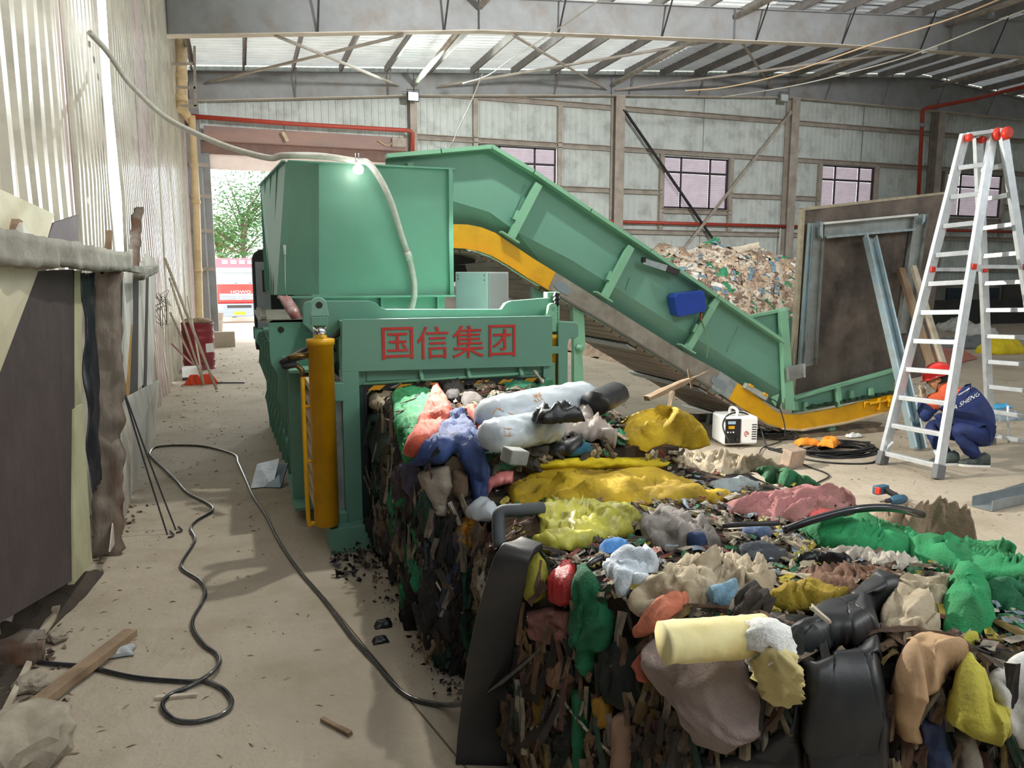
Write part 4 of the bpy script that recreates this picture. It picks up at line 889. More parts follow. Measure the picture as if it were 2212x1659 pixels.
# bricks/broken block and stick
mb=MB(); p=W(1712,1010,Z=0); mb.obox((p.x,p.y,.09),(.24,.10,.18),(.15,.05,.3)); o=obj('broken_block',mb,M('broken block','#b99b84','#8d8478',rough=.9,ns=9,bump=.4,bs=30),bevel=.012); tag(o,'broken concrete block with orange edge standing behind the pile of rags','block')
mb=MB(); a=W(1700,920,Z=.02); b=W(1860,955,Z=.02)
rn=random.Random(5)
mb=MB()
for k in range(5200):
    x=-1+rn.random()**1.5*14; y=1.5+rn.random()**1.6*18
    if .3<x<2.3 and y>1: continue
    r_=(.0018+.0065*rn.random()**2.5)*(1+.12*y); z0=0; a=rn.uniform(0,6.28); c1=math.cos(a);s1=math.sin(a); l=r_*rn.uniform(1,2.8)
    mb.add([(x-l*c1+r_*s1*.5,y-l*s1-r_*c1*.5,0),(x+l*c1,y+l*s1,0),(x+l*c1*.6-r_*s1,y+l*s1*.6+r_*c1,0),(x,y,r_*.7)],[(0,1,3),(1,2,3),(2,0,3)])
o=obj('floor_debris',mb,M('debris','#9a8a72','#5d5042',rough=.9,ns=2.5,contrast=.2),kind='stuff',fix=False); o['label']='small chips and crumbs strewn over the dusty floor'; o['category']='debris'

DIRT=M('brown dirt','#6b5a48','#4c3f33',rough=.95,ns=6,bump=.8,bs=20,dirt='#94836b',dirts=5,dirta=.6)  # dirt whose dark tone also carries the shade under the conveyor
cloth_at('dirt_shade_patch','low patch of brown dirt, darkened as shade, under the yellow end of the conveyor','dirt',(1770,930),(2.0,.55),.02,DIRT,77,z=.012,fr_=5,n=40)
cloth_at('dirt_shade_patch','strip of dirt, darkened as shade, under the middle of the conveyor belt','dirt',(1560,900),(1.5,.5),.02,DIRT,78,z=.012,fr_=5,n=30)
# ================================================================ HALL FITTINGS
def tubething(name,label,cat,pts,r,mat,n=8,seg=8,smoothc=True,**k):
    mb=MB(); mb.tube(curve_pts(pts,n) if smoothc else pts,r,seg); o=obj(name,mb,mat); tag(o,label,cat,**k); return o
ps=thing('plastic_pipe','thick cream plastic downpipe on the left wall above the doorway corner','pipe',(-1.0,16.0,4))
mb=MB(); a=W(393,90,X=-1.05); mb.tube([W(391,70,X=-1.02),W(394,238,X=-1.02)],.12,16); obj('pipe_run',mb,PVC,ps)
for y in (112,160,205): 
    mb=MB(); p=W(392,y,X=-1.02); mb.tube([p,p+Vector((0,0,-.14))],.13,16); obj('socket',mb,PVC,ps)
mb=MB(); mb.tube([W(396,238,X=-1.02),W(412,262,X=-1.0),W(418,290,X=-.98)],.1,14); obj('bend',mb,PVC,ps)
p2=thing('drain_pipe','slim cream downpipe running to the floor left of the doorway','pipe',W(438,700,Y=20.5))
mb=MB(); mb.tube([W(414,250,Y=20.4),W(424,430,Y=20.4),W(432,700,Y=20.4),W(434.3,750,Y=20.4)],.085,14); obj('pipe_run',mb,PVC,p2)
for y in (432,580): mb=MB(); p=W(424+(y-430)*.03,y,Y=20.4); mb.tube([p,p+Vector((0,0,-.1))],.098,14); obj('socket',mb,PVC,p2)
fr_=thing('pipe_bracket','brown steel bracket frame around the cream downpipe under the roof beam','bracket',(-1,18,5))
for a,b in (((372,138),(420,138)),((380,188),(422,190)),((390,228),(428,230)),((420,100),(422,230))):
    mb=MB(); mb.beam(W(*a,Y=18),W(*b,Y=18),.05,.05); obj('bar',mb,BEAMD,fr_)
tubething('sprinkler_pipe','red pipe crossing above the doorway and turning down beside the column','pipe',[W(398,250,Y=22.0),W(640,268,Y=22.0),W(885,282,Y=22.0),W(891,288,Y=22.0),W(891,330,Y=22.0)],.06,REDP,smoothc=False,seg=10)
tubething('sprinkler_pipe','rust-red pipe running level along the back wall above the waste heap','pipe',[W(1302,478,Y=22.3),W(1736,490,Y=22.3)],.055,REDP,smoothc=False,seg=10)
tubething('sprinkler_pipe','red pipe climbing the right column and turning along under the roof','pipe',[W(1984,425,Y=22.0),W(1993,238,Y=22.0),W(2000,234,Y=21.9),W(2100,215,Y=21.5),W(2240,180,Y=20.5)],.07,REDP,smoothc=False,seg=10)
tubething('sprinkler_pipe','brownish pipe along the back wall seen through the ladder','pipe',[W(2040,497,Y=22.3),W(2230,502,Y=22.3)],.055,REDP,smoothc=False,seg=10)
mb=MB(); p=W(1993,270,Y=21.9); mb.obox(p,(.25,.1,.12)); o=obj('pipe_valve',mb,GALV,bevel=.02); tag(o,'pale valve clamp on the red riser pipe','valve')
tubething('overhead_cable','tan cable sagging across the roof bay, upper one at right','cable',[W(1480,196,D=20),W(1570,188,D=19.5),W(1700,158,D=18.5),W(1900,90,D=17),W(2060,38,D=16),W(2180,-10,D=15)],.018,WIRE,seg=5)
tubething('overhead_cable','grey cable sagging across the roof bay, lower one at right','cable',[W(1560,210,D=21.5),W(1720,184,D=20),W(1900,140,D=18.6),W(2012,103,D=17),W(2230,15,D=15)],.016,WIREW,seg=5)
tubething('overhead_cable','thin pale cable slanting from the roof centre to the floodlight beam','cable',[W(1310,-10,D=14),W(1200,66,D=16),W(1100,130,D=18.5),W(1055,162,D=20),W(1000,180,D=21)],.015,WIREW,seg=5)
tubething('overhead_cable','thin wire hanging from the beam down behind the conveyor head','cable',[W(1042,160,D=20),W(1018,220,D=20.5),W(990,280,D=21),W(972,322,Y=22.5)],.012,WIREW,seg=5)
mb=MB(); p=W(2008,108,Y=16); mb.obox(p,(.5,.05,.08),(0,-.3,0)); o=obj('sign_strip',mb,WHITEP); tag(o,'small white strip hung on the right roof beam','sign')
def flood(name,label,px,Y,on):
    t=thing(name,label,'lamp',W(*px,Y=Y)); p=W(*px,Y=Y)
    mb=MB(); mb.box(p.x-.16,p.x+.16,p.y,p.y+.08,p.z-.12,p.z+.14); obj('lamp_body',mb,DARKST if on else BEAMG,t,bevel=.01)
    mb=MB(); mb.box(p.x-.13,p.x+.13,p.y-.012,p.y,p.z-.09,p.z+.11); obj('lens',mb,M('lit lens','#e9fff4',emit='#d8ffee',es=60) if on else M('unlit lens','#c5d4cf',rough=.2),t)
    mb=MB(); mb.tube([(p.x-.17,p.y+.04,p.z),(p.x-.17,p.y+.06,p.z+.2),(p.x+.17,p.y+.06,p.z+.2),(p.x+.17,p.y+.04,p.z)],.01,6); obj('yoke',mb,DARKST,t)
flood('floodlight','lit floodlight glaring below the roof beam over the green conveyor',(893,209),21.85,True)
flood('floodlight','unlit grey floodlight on the steel column at upper right',(1695,212),21.9,False)
mb=MB(); 
t=thing('wall_socket','small white switch box with a conduit on the column above the heap','switch',W(1684,556,Y=22.1)); p=W(1684,556,Y=22.1)
mb.box(p.x-.13,p.x+.13,p.y,p.y+.06,p.z-.09,p.z+.09); obj('switch_box',mb,WHITEP,t); mb=MB(); mb.tube([p+Vector((0,.03,.1)),p+Vector((0,.03,1.0))],.02,6); obj('conduit',mb,WHITEP,t)
# broken bits by the shutter
t=thing('shutter_motor','dusty shutter motor and loose wiring at the right end of the door header','motor',W(860,300,Y=22))
p=W(862,306,Y=22.0); mb=MB(); mb.box(p.x-.2,p.x+.2,21.95,22.3,p.z-.15,p.z+.1); obj('motor_body',mb,BEAMD,t,bevel=.02); mb=MB(); mb.tube(curve_pts([p+Vector((-.6,0,.0)),p+Vector((-.3,0,-.12)),p+Vector((0,0,.15)),p+Vector((.2,0,-.1))],6),.015,5); obj('wiring',mb,WIRE,t)
o=thing('hanging_bracket','small perforated bracket dangling under the red pipe in the doorway','bracket',W(616,295,Y=21.9)); p=W(616,295,Y=21.9)
mb=MB(); mb.obox(p,(.09,.03,.26),(0,-.45,0)); obj('plate',mb,BEIGE,o); mb=MB(); mb.tube([p+Vector((0,0,.1)),W(612,268,Y=22.0)],.008,5); obj('hanger_wire',mb,DARKST,o)
# conduit over the hopper and the work lamp
CON=M('grey conduit','#b9b8b0','#a5a49b',rough=.5,ns=20,bump=.1)
hs=thing('cable_conduit','thick grey cable conduit looping from the left wall over the hopper into the press','conduit',(.2,6.4,1.5))
pts=[(-1.12,7.75,3.86),W(232,112,X=-1.02),W(280,180,D=7.4),W(350,248,D=7.1),W(420,287,D=6.9),W(500,320,D=6.6),W(580,341,D=6.3),(.36,6.15,2.675),(.62,6.14,2.685),W(770,348,Y=6.13),W(795,352,Y=6.12),W(822,388,Y=6.13),W(846,440,Y=6.13),W(866,505,Y=6.14),W(884,560,Y=6.15),W(894,605,Y=6.13),W(895,640,Y=6.12),W(889,668,Y=6.12)]
mb=MB(); mb.tube(curve_pts(pts,8),.025,10); obj('hose_run',mb,CON,hs)
mb=MB(); mb.tube([W(880,545,Y=6.12),W(885,562,Y=6.12)],.03,10); obj('coupling',mb,CON,hs)
wk2=thing('work_lamp','lit bulb work lamp clipped on the top edge of the hopper','lamp',(.93,6.05,2.6))
p=W(774,367,Y=6.02)
mb=MB(); mb.lathe(p,[(.02,-.035),(.037,-.02),(.04,0),(.034,.02),(.015,.03)],18,axis=(0,-.3,-1)); obj('bulb',mb,M('lit bulb','#ffffff',emit='#fff8ee',es=40),wk2)
mb=MB(); mb.lathe(p+Vector((0,.01,.03)),[(.02,0),(.02,.045)],12); obj('lamp_holder',mb,WHITEP,wk2)
for dx in (-.012,.012): mb=MB(); mb.tube([p+Vector((dx,.05,.05)),p+Vector((dx,.05,.13))],.004,6); obj('clip_wire',mb,GALV,wk2)
# ================================================================ LEFT STACK
XS=-.86
DPLY=M('dark stained plywood','#4a3d3c','#33292b',rough=.75,ns=1.6,contrast=.5,bump=.2,bs=12,dirt='#5f5350',dirts=5,dirta=.3)
CRM=M('cream board','#d3cdb0','#c4bd9e',rough=.6,ns=2,dirt='#a29a7c',dirts=5,dirta=.3); CGR=M('greenish foam board','#b9b894','#a5a382',rough=.7,ns=3,dirt='#6f6a52',dirts=3)
WPL=M('whitewashed plank','#f2f0ea','#d6d2c8',rough=.8,ns=6,stretch=(1,1,.2),bump=.25,bs=30,dirt='#7d7264',dirts=5,dirta=.45)
ROT=M('rotting timber','#8b8176','#5a4c3f',rough=.9,ns=5,stretch=(1,1,.25),bump=.6,bs=18,dirt='#6b3f28',dirts=5,dirta=.6)
PLA=M('plaster crusted timber','#b3b0a6','#97938a',rough=.9,ns=4,bump=.5,bs=16,dirt='#6f6a60',dirts=3,dirta=.5)
def px_panel(name,label,cat,pts,mat,X=None,Y=None,th=.02,bevel=0,group=None,Xs=None):
    """board whose corners are photo points, each at its own X"""
    w=[W(x,y,X=(Xs[i] if Xs else X)) if Y is None else W(x,y,Y=Y) for i,(x,y) in enumerate(pts)]
    n=(w[1]-w[0]).cross(w[2]-w[0]).normalized()
    if n.dot(Vector((0,0,HC))-w[0])>0: n=-n
    mb=MB(); mb.prism(w,n*th); o=obj(name,mb,mat,bevel=bevel); tag(o,label,cat,group); return o
def rough_beam(name,label,cat,p0,p1,w,h,mat,seed=0,amp=.012,n=14,up=(0,0,1),taper=0):
    n=n*2 if amp>.0095 else n
    p0=Vector(p0);p1=Vector(p1);d=(p1-p0).normalized();s_=d.cross(Vector(up)).normalized();u=s_.cross(d); mb=MB(); vs=[];K=20 if amp>.0095 else 12
    for i in range(n+1):
        c_=p0.lerp(p1,i/n); f=1-taper*i/n
        for k in range(K):
            a=2*math.pi*(k+.5)/K; ca,sa=math.cos(a),math.sin(a); m_=max(abs(ca),abs(sa)); q=c_+s_*ca/m_*w/2*f+u*sa/m_*h/2*f
            q=q+(s_*ca+u*sa)*amp*noise.noise(q*9+Vector((seed,0,0)))*2+d*(amp*3*noise.noise(Vector((k*.9,seed,i)))if i in(0,n) else 0); vs.append(q)
    mb.add(vs,[(i*K+k,i*K+(k+1)%K,(i+1)*K+(k+1)%K,(i+1)*K+k) for i in range(n) for k in range(K)]+[tuple(range(K-1,-1,-1)),tuple(n*K+k for k in range(K))]); o=obj(name,mb,mat,smooth=amp>.0095); tag(o,label,cat); return o
a=W(0,535,X=-.84); b=W(268,567,X=-.78); a=b+(a-b)*1.25
rough_beam('crusted_beam','grey plaster-crusted beam lying across the top of the board stack at left','beam',a,b,.11,.125,PLA,1,n=30)
px_panel('plywood_board','big dark stained plywood board standing under the crusted beam at the left edge','board',[(-60,590),(160,582),(163,1250),(0,1345),(-60,1385)],DPLY,Xs=[-.9,-.9,-.9,-.9,-.9])
px_panel('cream_board','cream board leaning diagonally across the dark plywood under the beam','board',[(-40,562),(88,572),(-2,810),(-40,800)],CRM,Xs=[-.86,-.87,-.88,-.86],th=.012)
px_panel('cream_board','cream board tilted on top of the crusted beam at the left edge','board',[(-40,400),(8,420),(116,468),(98,530),(-40,512)],CRM,Xs=[-.98,-.96,-.95,-.92,-.92],th=.015)
px_panel('timber_offcut','small brown wood offcut in front of the cream board on the beam','timber',[(28,505),(42,473),(50,478),(38,508)],WOOD,X=-.9,th=.03)
px_panel('white_offcut','pale triangular board scrap sitting on the crusted beam','board',[(30,512),(48,480),(75,522)],WPL,X=-.89,th=.01)
px_panel('purple_board','dark purple-brown board tilted on the beam behind the cream board','board',[(116,482),(170,464),(168,532),(100,526)],M('purple brown board','#5d4d50','#4d4043',rough=.6,ns=3,dirt='#7a6c6a'),X=-.97,th=.015)
px_panel('foam_strip','narrow greenish cream board standing right of the dark plywood','board',[(158,584),(177,584),(176,880),(162,890)],CGR,X=-.90,th=.04)
px_panel('foam_sheet','dirty cream foam sheet at the foot of the plywood board','board',[(160,885),(178,872),(200,1214),(160,1262),(158,1100)],CGR,X=-.89,th=.03)
BAG=M('dark film','#2b2d35','#1d1e24',rough=.4,ns=5,dirt='#5a5a60',dirts=5)
def hang(name,label,cat,px0,px1,wid,mat,X,seed,n=24,k=10):
    a=W(*px0,X=X); b=W(*px1,X=X); mb=MB(); vs=[]
    for i in range(n+1):
        c_=a.lerp(b,i/n)
        for j in range(k+1):
            t=j/k-.5; nn=noise.noise(Vector((t*7,i*.18,seed))); vs.append(c_+Vector((.04*nn+.01,t*wid*(1+.3*noise.noise(Vector((i*.3,seed,0)))),.01*nn)))
    mb.add(vs,[(i*(k+1)+j,i*(k+1)+j+1,(i+1)*(k+1)+j+1,(i+1)*(k+1)+j) for i in range(n) for j in range(k)]); o=sheetobj(name,mb,mat,.006); tag(o,label,cat); return o
hang('black_sheeting','black plastic sheeting hanging in folds between the boards and the rotten post','sheeting',(186,590),(205,1050),.38,BAG,-.90,4)
hang('grey_sheeting','grey fibrous sheet standing behind the black sheeting','sheeting',(205,595),(215,1000),.4,ROT,-.96,9)
rough_beam('rotten_post','whitish rotten timber post with brown peeling bark standing by the black sheeting','post',W(238,1190,Z=.0)+Vector((0,-.05,0)),W(232,590,X=-.83),.16,.12,ROT,3,.02,30,up=(0,1,0))
px_panel('white_plank','upright whitewashed plank right of the rotten post','plank',[(268,600),(287,538),(287,700),(275,880),(262,870)],WPL,X=-.98,th=.03)
px_panel('white_plank','wide whitewashed plank with brown edge leaning on the wall sheets, left of the last one','plank',[(298,600),(318,548),(318,600),(312,830),(280,850)],WPL,X=-1.0,th=.03)
px_panel('white_plank','last whitewashed plank of the group, its top cut square','plank',[(320,552),(336,558),(336,700),(330,830),(315,832)],WPL,X=-1.02,th=.03)
px_panel('dark_backing','dark strip for the shaded gap between the whitewashed planks','plank',[(286,600),(300,590),(298,850),(276,870)],M('dark gap shade','#3a302a','#2a2320',rough=.9),X=-.985,th=.02)  # dark strip standing in for the shade between the planks
px_panel('dark_backing','thin dark strip for the shaded gap between the two right whitewashed planks','plank',[(317,575),(322,575),(317,838),(311,840)],MATS['dark gap shade'],X=-.995,th=.02)  # same shade colour put into the narrower gap
px_panel('dark_backing','tall dark board standing right behind the rotten post','plank',[(232,590),(268,590),(262,885),(238,1000)],M('dark board','#4d4440','#362f2c',rough=.85,ns=4,stretch=(1,1,.2)),X=-.99,th=.02)
px_panel('brown_batten','ochre batten between the whitewashed planks','timber',[(281,760),(286,700),(280,855),(273,860)],YEL if 0 else M('ochre batten','#b58a3e','#96702f',rough=.8,ns=6),X=-.97,th=.03)
rough_beam('grey_stick','dark grey weathered board end standing up behind the beam','timber',W(286,600,X=-1.02),W(298,452,X=-1.05),.10,.03,ROT,5,.015,8,up=(0,1,0))
rough_beam('short_batten','short brown batten sticking up behind the crusted beam','timber',W(234,545,X=-.98),W(235,500,X=-.98),.05,.03,WOOD,6,.004,4,up=(0,1,0))
rough_beam('crusted_stick','short crusted log end jutting out past the end of the beam','timber',W(268,578,X=-.8),W(301,584,X=-.8),.06,.05,PLA,7,.008,6)
rough_beam('crusted_stick','crusted log stub resting on the whitewashed planks','timber',W(300,596,X=-.85),W(334,580,X=-.85),.08,.07,PLA,8,.01,6)
sh=px_panel('dirty_sheet','low dirty white sheet standing on the floor against the foot of the stack','sheet',[(255,868),(344,820),(336,962),(300,1080),(238,1192),(252,1060)],M('dirty white sheet','#d4d0c6','#b3ab9c',rough=.7,ns=2,contrast=.6,bump=.2,bs=10,dirt='#7a6a55',dirts=2.4,dirta=.6),Xs=[-.92,-.98,-.98,-.94,-.82,-.86],th=.008)
t=thing('baling_hooks','pair of thin black twisted wire hooks leaning from the stack to the floor','wire hook',W(370,1150,Z=0))
for a,b in (((262,830),(360,1150)),((270,850),(378,1140))):
    p=W(*a,X=-.80); q=W(*b,Z=.015); mb=MB(); mb.tube(curve_pts([p,p.lerp(q,.5)+Vector((0,0,-.02)),q,q+Vector((.02,-.09,-.005)),q+Vector((.05,-.06,-.005)),q+Vector((.02,.02,.0))],5),.006,6); obj('hook_wire',mb,DARKST,t)
t=thing('wire_tangle','tangle of thin rusty wire hanging on the plank tops beside the poles','wire',W(345,660,X=-.9)); rn=random.Random(3); pts=[W(345,660,X=-1.0)+Vector((rn.uniform(-.13,.12),rn.uniform(-.35,.35),rn.uniform(-.3,.2))) for _ in range(26)]
mb=MB(); mb.tube(curve_pts(pts,6),.004,4); obj('wire_loop',mb,DARKST,t)
# poles and brooms leaning on the wall
poles=[((356,558),(468,842),.022,'bamboo pole leaning on the wall, longest and rightmost of the poles',WOODP),((366,600),(440,832),.018,'thinner bamboo pole leaning just left of the longest pole',WOODP),((368,676),(425,800),.016,'greyish stick leaning low in front of the red drum',WOODP),((370,742),(425,796),.014,'pink-handled stick leaning lowest before the red drum',M('pink stick','#b98a86',rough=.6)),((405,640),(440,830),.016,'pale bamboo pole leaning against the drum',WOODP)]
for i,(a,b,r_,lb,m_) in enumerate(poles):
    p=W(*a,X=-1.08+.03*i); q=W(*b,Z=.03); tubething('pole',lb,'pole',[p,q],r_,m_,smoothc=False,seg=8)
for i,(px,lb,hx) in enumerate((((420,832),'orange-red broom head on the floor before the drum, left one',.3),((450,830),'orange-red broom head on the floor before the drum, right one',.42))):
    c_=W(*px,Z=0); mb=MB(); mb.prism([c_+Vector((-.17,0,.0)),c_+Vector((.17,0,.0)),c_+Vector((.06,0,.17)),c_+Vector((-.06,0,.17))],(0,.06,0)); o=obj('broom_head',mb,M('red bristles','#e2502c','#c9401f',rough=.8,ns=30,stretch=(1,1,.1),bump=.4,bs=80),bevel=.01); tag(o,lb,'broom')
q=W(470,827,Z=.02); tubething('dark_rod','thin dark rod lying on the floor right of the broom heads','rod',[q,W(528,827,Z=.02)],.012,DARKST,smoothc=False)
# drum
DR=M('drum maroon','#8e2433','#7c1f2c',rough=.4,ns=3,bump=.05,dirt='#5f3a38',dirts=3,dirta=.5)
dc=W(430,800,Z=0); dc.y+=.3
t=thing('oil_drum','maroon steel drum with a white label standing by the left wall','drum',dc)
prof=[(.285,0),(.295,.01),(.295,.02),(.285,.03)]
for z in (.15,.29,.58,.72): prof+=[(.285,z-.03),(.297,z),(.285,z+.03)]
prof+=[(.285,.85),(.296,.86),(.296,.88),(.27,.88),(.27,.86),(.0,.86)]
mb=MB(); mb.lathe(dc,prof,32); obj('drum_shell',mb,DR,t)
mb=MB(); vs=[]
for k in range(5):
    a=R(-92+k*9); 
    for z in (.33,.5): vs.append(dc+Vector((.299*math.cos(a+R(30)),.299*math.sin(a+R(30)),z)))
mb.add(vs,[(2*k,2*k+2,2*k+3,2*k+1) for k in range(4)]); obj('paper_label',mb,WHITEP,t,fix=False)
for i in range(6):
    a=i*1.1; r_=.12+.03*i
cloth_at('scrap_pile','tan rope and rag scraps heaped on top of the maroon drum','scraps',(dc.x,dc.y,.89),(.5,.45),.06,WOOD,11,z=.045)
mb=MB(); p=W(408,822,Z=0); mb.box(p.x-.1,p.x+.2,p.y,p.y+.3,.05,.22); o=obj('white_box',mb,WHITEP,bevel=.01); tag(o,'small white box on the floor left of the drum foot','box'); 
mb=MB(); mb.box(p.x-.1,p.x+.2,p.y,p.y+.3,0,.049); o=obj('black_plinth',mb,BLACK); tag(o,'black base under the small white box','base')
p=W(462,722,Z=0); t=thing('mesh_bin','grey-brown mesh bin standing behind the drum by the doorway','bin',p)
mb=MB(); mb.lathe(p+Vector((0,.3,0)),[(.24,0),(.27,.3),(.3,.62),(.31,.64),(.29,.64),(.27,.6)],24); obj('bin_body',mb,M('bin mesh','#8f8378','#776b62',rough=.8,ns=12,bump=.5,bs=50),t)
mb=MB(); p=W(481,750,Z=0); mb.box(p.x-.28,p.x+.3,p.y,p.y+.3,0,.38); o=obj('carton',mb,M('grey carton','#b7aa98','#a3968a',rough=.8,ns=2),bevel=.01); tag(o,'greyish brown carton on the floor right of the drum','box')
for i,(px,lb) in enumerate((((466,705),'old tyre leaning behind the carton'),((478,732),'dusty tyre lying flat above the carton'))):
    p=W(*px,Z=.0); c_=Vector((p.x,p.y+.2,.30 if i==0 else .055)); mb=MB(); seg=20; sg=8; vs=[]; ax=Vector((1,.2,0)) if i==0 else Vector((0,0,1)); ax.normalize(); u=ax.orthogonal().normalized(); w_=ax.cross(u); Rb,rb=(.23,.07) if i==0 else (.22,.055)
    for k in range(seg):
        A0=2*math.pi*k/seg; rd=u*math.cos(A0)+w_*math.sin(A0)
        for j in range(sg):
            B0=2*math.pi*j/sg; vs.append(c_+rd*(Rb+rb*math.cos(B0))+ax*rb*math.sin(B0))
    mb.add(vs,[(k*sg+j,k*sg+(j+1)%sg,((k+1)%seg)*sg+(j+1)%sg,((k+1)%seg)*sg+j) for k in range(seg) for j in range(sg)],0,True); o=obj('tyre',mb,M('dusty rubber','#7d7672','#67615d',rough=.8)); tag(o,lb,'tyre')
# leaning plates by the press
def quadplate(name,label,cat,bl,br,tr,tl_,mat,dy,th):
    a=W(*bl,Z=.01);b=W(*br,Z=.01);c_=W(*tr,Y=b.y+dy);d=W(*tl_,Y=a.y+dy); n=(b-a).cross(d-a).normalized(); mb=MB(); mb.prism([a,b,c_,d],n*-th); o=obj(name,mb,mat,bevel=.002); tag(o,label,cat)
SIL=M('silver sheet','#d2d6da','#b4babd',rough=.3,metal=.6,ns=8,bump=.2,bs=20)
quadplate('silver_plate','silver metal plate leaning by the foot of the press, front one','metal plate',(541,1055),(590,1050),(604,990),(555,1002),SIL,.12,.02)
quadplate('silver_plate','bluish metal plate leaning behind the silver one by the press foot','metal plate',(560,1052),(606,1053),(622,1000),(600,1000),M('blue grey plate','#8fa0ad','#76858f',rough=.35,metal=.6),.16,.02)
# floor things lower left
DK=M('dirty dark sheet','#4a4239','#332c26',rough=.9,ns=3,bump=.4,bs=15,dirt='#6b5f50',dirts=3)
def flat(name,label,cat,pts,mat,z=.02,th=.02,seed=0):
    w=[W(x,y,Z=z) for x,y in pts]; mb=MB(); mb.prism(w,(0,0,th)); o=obj(name,mb,mat,bevel=.003); tag(o,label,cat); return o
flat('floor_board','long pale-edged plank on the floor beside the dark sheets at lower left','plank',[(140,1260),(153,1262),(118,1345),(92,1382),(80,1375),(105,1335)],WOODP,.03)
flat('floor_board','pale plank edge running to the bottom left corner','plank',[(58,1435),(70,1437),(38,1500),(4,1585),(-10,1570)],WOODP,.03)
flat('dark_sheet','dark dirty sheet lying on the floor under the plywood board, upper one','sheet',[(-30,1260),(150,1262),(100,1340),(-30,1390)],DK,.0,.015)
cloth_at('rag_heap','low dark heap of dirty rags along the foot of the plywood board','rags',(70,1335),(.34,1.3),.07,DK,55,z=.035,rz=-.15,n=26)
flat('dark_sheet','dark dirty sheet lying at the lower left edge of the floor','sheet',[(-30,1425),(62,1435),(0,1570),(-30,1600)],DK,.0,.015)
rough_beam('loose_plank','bare wooden plank lying diagonally on the floor at lower left','plank',W(38,1552,Z=.03),W(283,1366,Z=.05),.07,.035,WOOD,11,.004,16)
rough_beam('log','short thick log on the floor at the left edge','log',W(-40,1420,Z=.06),W(92,1398,Z=.06),.13,.12,ROT,12,.02,10)
rough_beam('wood_sliver','thin wood sliver under the cable loop','wood sliver',W(336,1507,Z=.008),W(426,1500,Z=.008),.022,.012,WOODP,13,.002,6)
rough_beam('wood_sliver','dark stick on the floor right of the cable loop','wood sliver',W(696,1553,Z=.01),W(757,1586,Z=.01),.02,.015,WOOD,14,.003,6)
cloth_at('plastic_wrapper','clear shiny plastic wrapper on the floor by the diagonal plank','wrapper',(246,1415),(.17,.09),.03,M('shiny clear film','#dfe3e6','#b8bcc0',rough=.1,transl=.3,ns=12),21,z=.03)
def lump(name,label,cat,c_,r_,mat,seed,sq=(1,1,.6)):
    b=bmesh.new(); bmesh.ops.create_icosphere(b,subdivisions=3,radius=1); 
    for v in b.verts:
        n_=1+.35*noise.noise(v.co*1.7+Vector((seed,0,0)))+.15*noise.noise(v.co*5+Vector((seed,3,0))); v.co=Vector((v.co.x*sq[0],v.co.y*sq[1],v.co.z*sq[2]))*n_*r_
    mb=MB(); mb.v=[Vector(c_)+v.co for v in b.verts]; mb.f=[tuple(v.index for v in f.verts) for f in b.faces]; mb.m=[0]*len(mb.f); mb.sm=[False]*len(mb.f); b.free(); o=obj(name,mb,mat); tag(o,label,cat); return o
STO=M('rubble stone','#a79f8d','#83796a',rough=.95,ns=6,bump=.5,bs=20,dirt='#5c5346')
p=W(30,1640,Z=0); lump('rubble_lump','large crusted rubble lump in the bottom left corner','stone',(p.x,p.y,.06),.19,STO,1)
p=W(70,1490,Z=0); lump('rubble_lump','fist-sized rubble lump left of the diagonal plank','stone',(p.x,p.y,.03),.07,STO,2)
p=W(125,1385,Z=0); lump('rubble_lump','small rubble lump at the end of the log','stone',(p.x,p.y,.03),.05,STO,3)
rn=random.Random(9); mb=MB()
for k in range(260):   # litter along the foot of the stack
    t_=rn.random(); px=rn.uniform(0,150) if t_<.6 else rn.uniform(150,300); py=rn.uniform(1240,1640) if t_<.6 else rn.uniform(1090,1240)
    if t_>=.6: px=150+(1240-py)*.9+rn.uniform(-20,40)
    c_=W(px,py,Z=0); a=rn.uniform(0,6.3); l=rn.uniform(.012,.05); w_=rn.uniform(.006,.02); u=Vector((math.cos(a),math.sin(a),rn.uniform(-.1,.3))); v_=Vector((-math.sin(a),math.cos(a),0))
    mb.add([c_+v_*w_,c_-v_*w_,c_+u*l-v_*w_*.6+Vector((0,0,.01)),c_+u*l+v_*w_*.5+Vector((0,0,.008)),c_+Vector((0,0,w_))],[(0,1,2,3),(0,4,3),(1,2,4),(4,2,3)])
o=obj('litter',mb,M('litter','#8d7c66','#4a3d33',rough=.9,ns=9,contrast=.2),kind='stuff',fix=False); o['label']='bark, chips and litter along the foot of the board stack'; o['category']='litter'
# long cable
cab_=[(60,1428),(120,1434),(190,1441),(290,1463),(400,1472),(440,1471),(480,1487),(501,1515),(485,1540),(430,1558),(380,1555),(352,1530),(362,1505),(410,1482),(452,1466),(474,1443),(470,1415),(440,1392),(418,1360),(418,1335),(436,1303),(444,1280),(432,1255),(397,1232),(393,1215),(415,1180),(421,1163),(412,1142),(425,1125),(457,1105),(452,1090),(405,1065),(382,1040),(360,1018),(330,990),(323,978),(340,965),(400,962),(450,966),(505,982),(514,1000),(530,1035),(548,1075),(575,1115),(600,1165),(640,1225),(700,1295),(760,1375),(810,1430),(860,1488),(900,1512)]
wp=[W(x,y,Z=.012) for x,y in cab_]; wp[14].z=.03; wp[15].z=.03
wp+= [W(960,1523,Z=.03),W(1010,1517,D=2.72),W(1060,1490,D=2.52),W(1120,1445,D=2.42),W(1180,1385,D=2.36),W(1225,1310,D=2.33),W(1258,1240,D=2.3),W(1290,1207,D=2.32),W(1330,1200,D=2.42)]
CBL=M('glossy black cable','#1d2026',rough=.22,coat=.3,dirt='#8f8a80',dirts=3,dirta=.35)
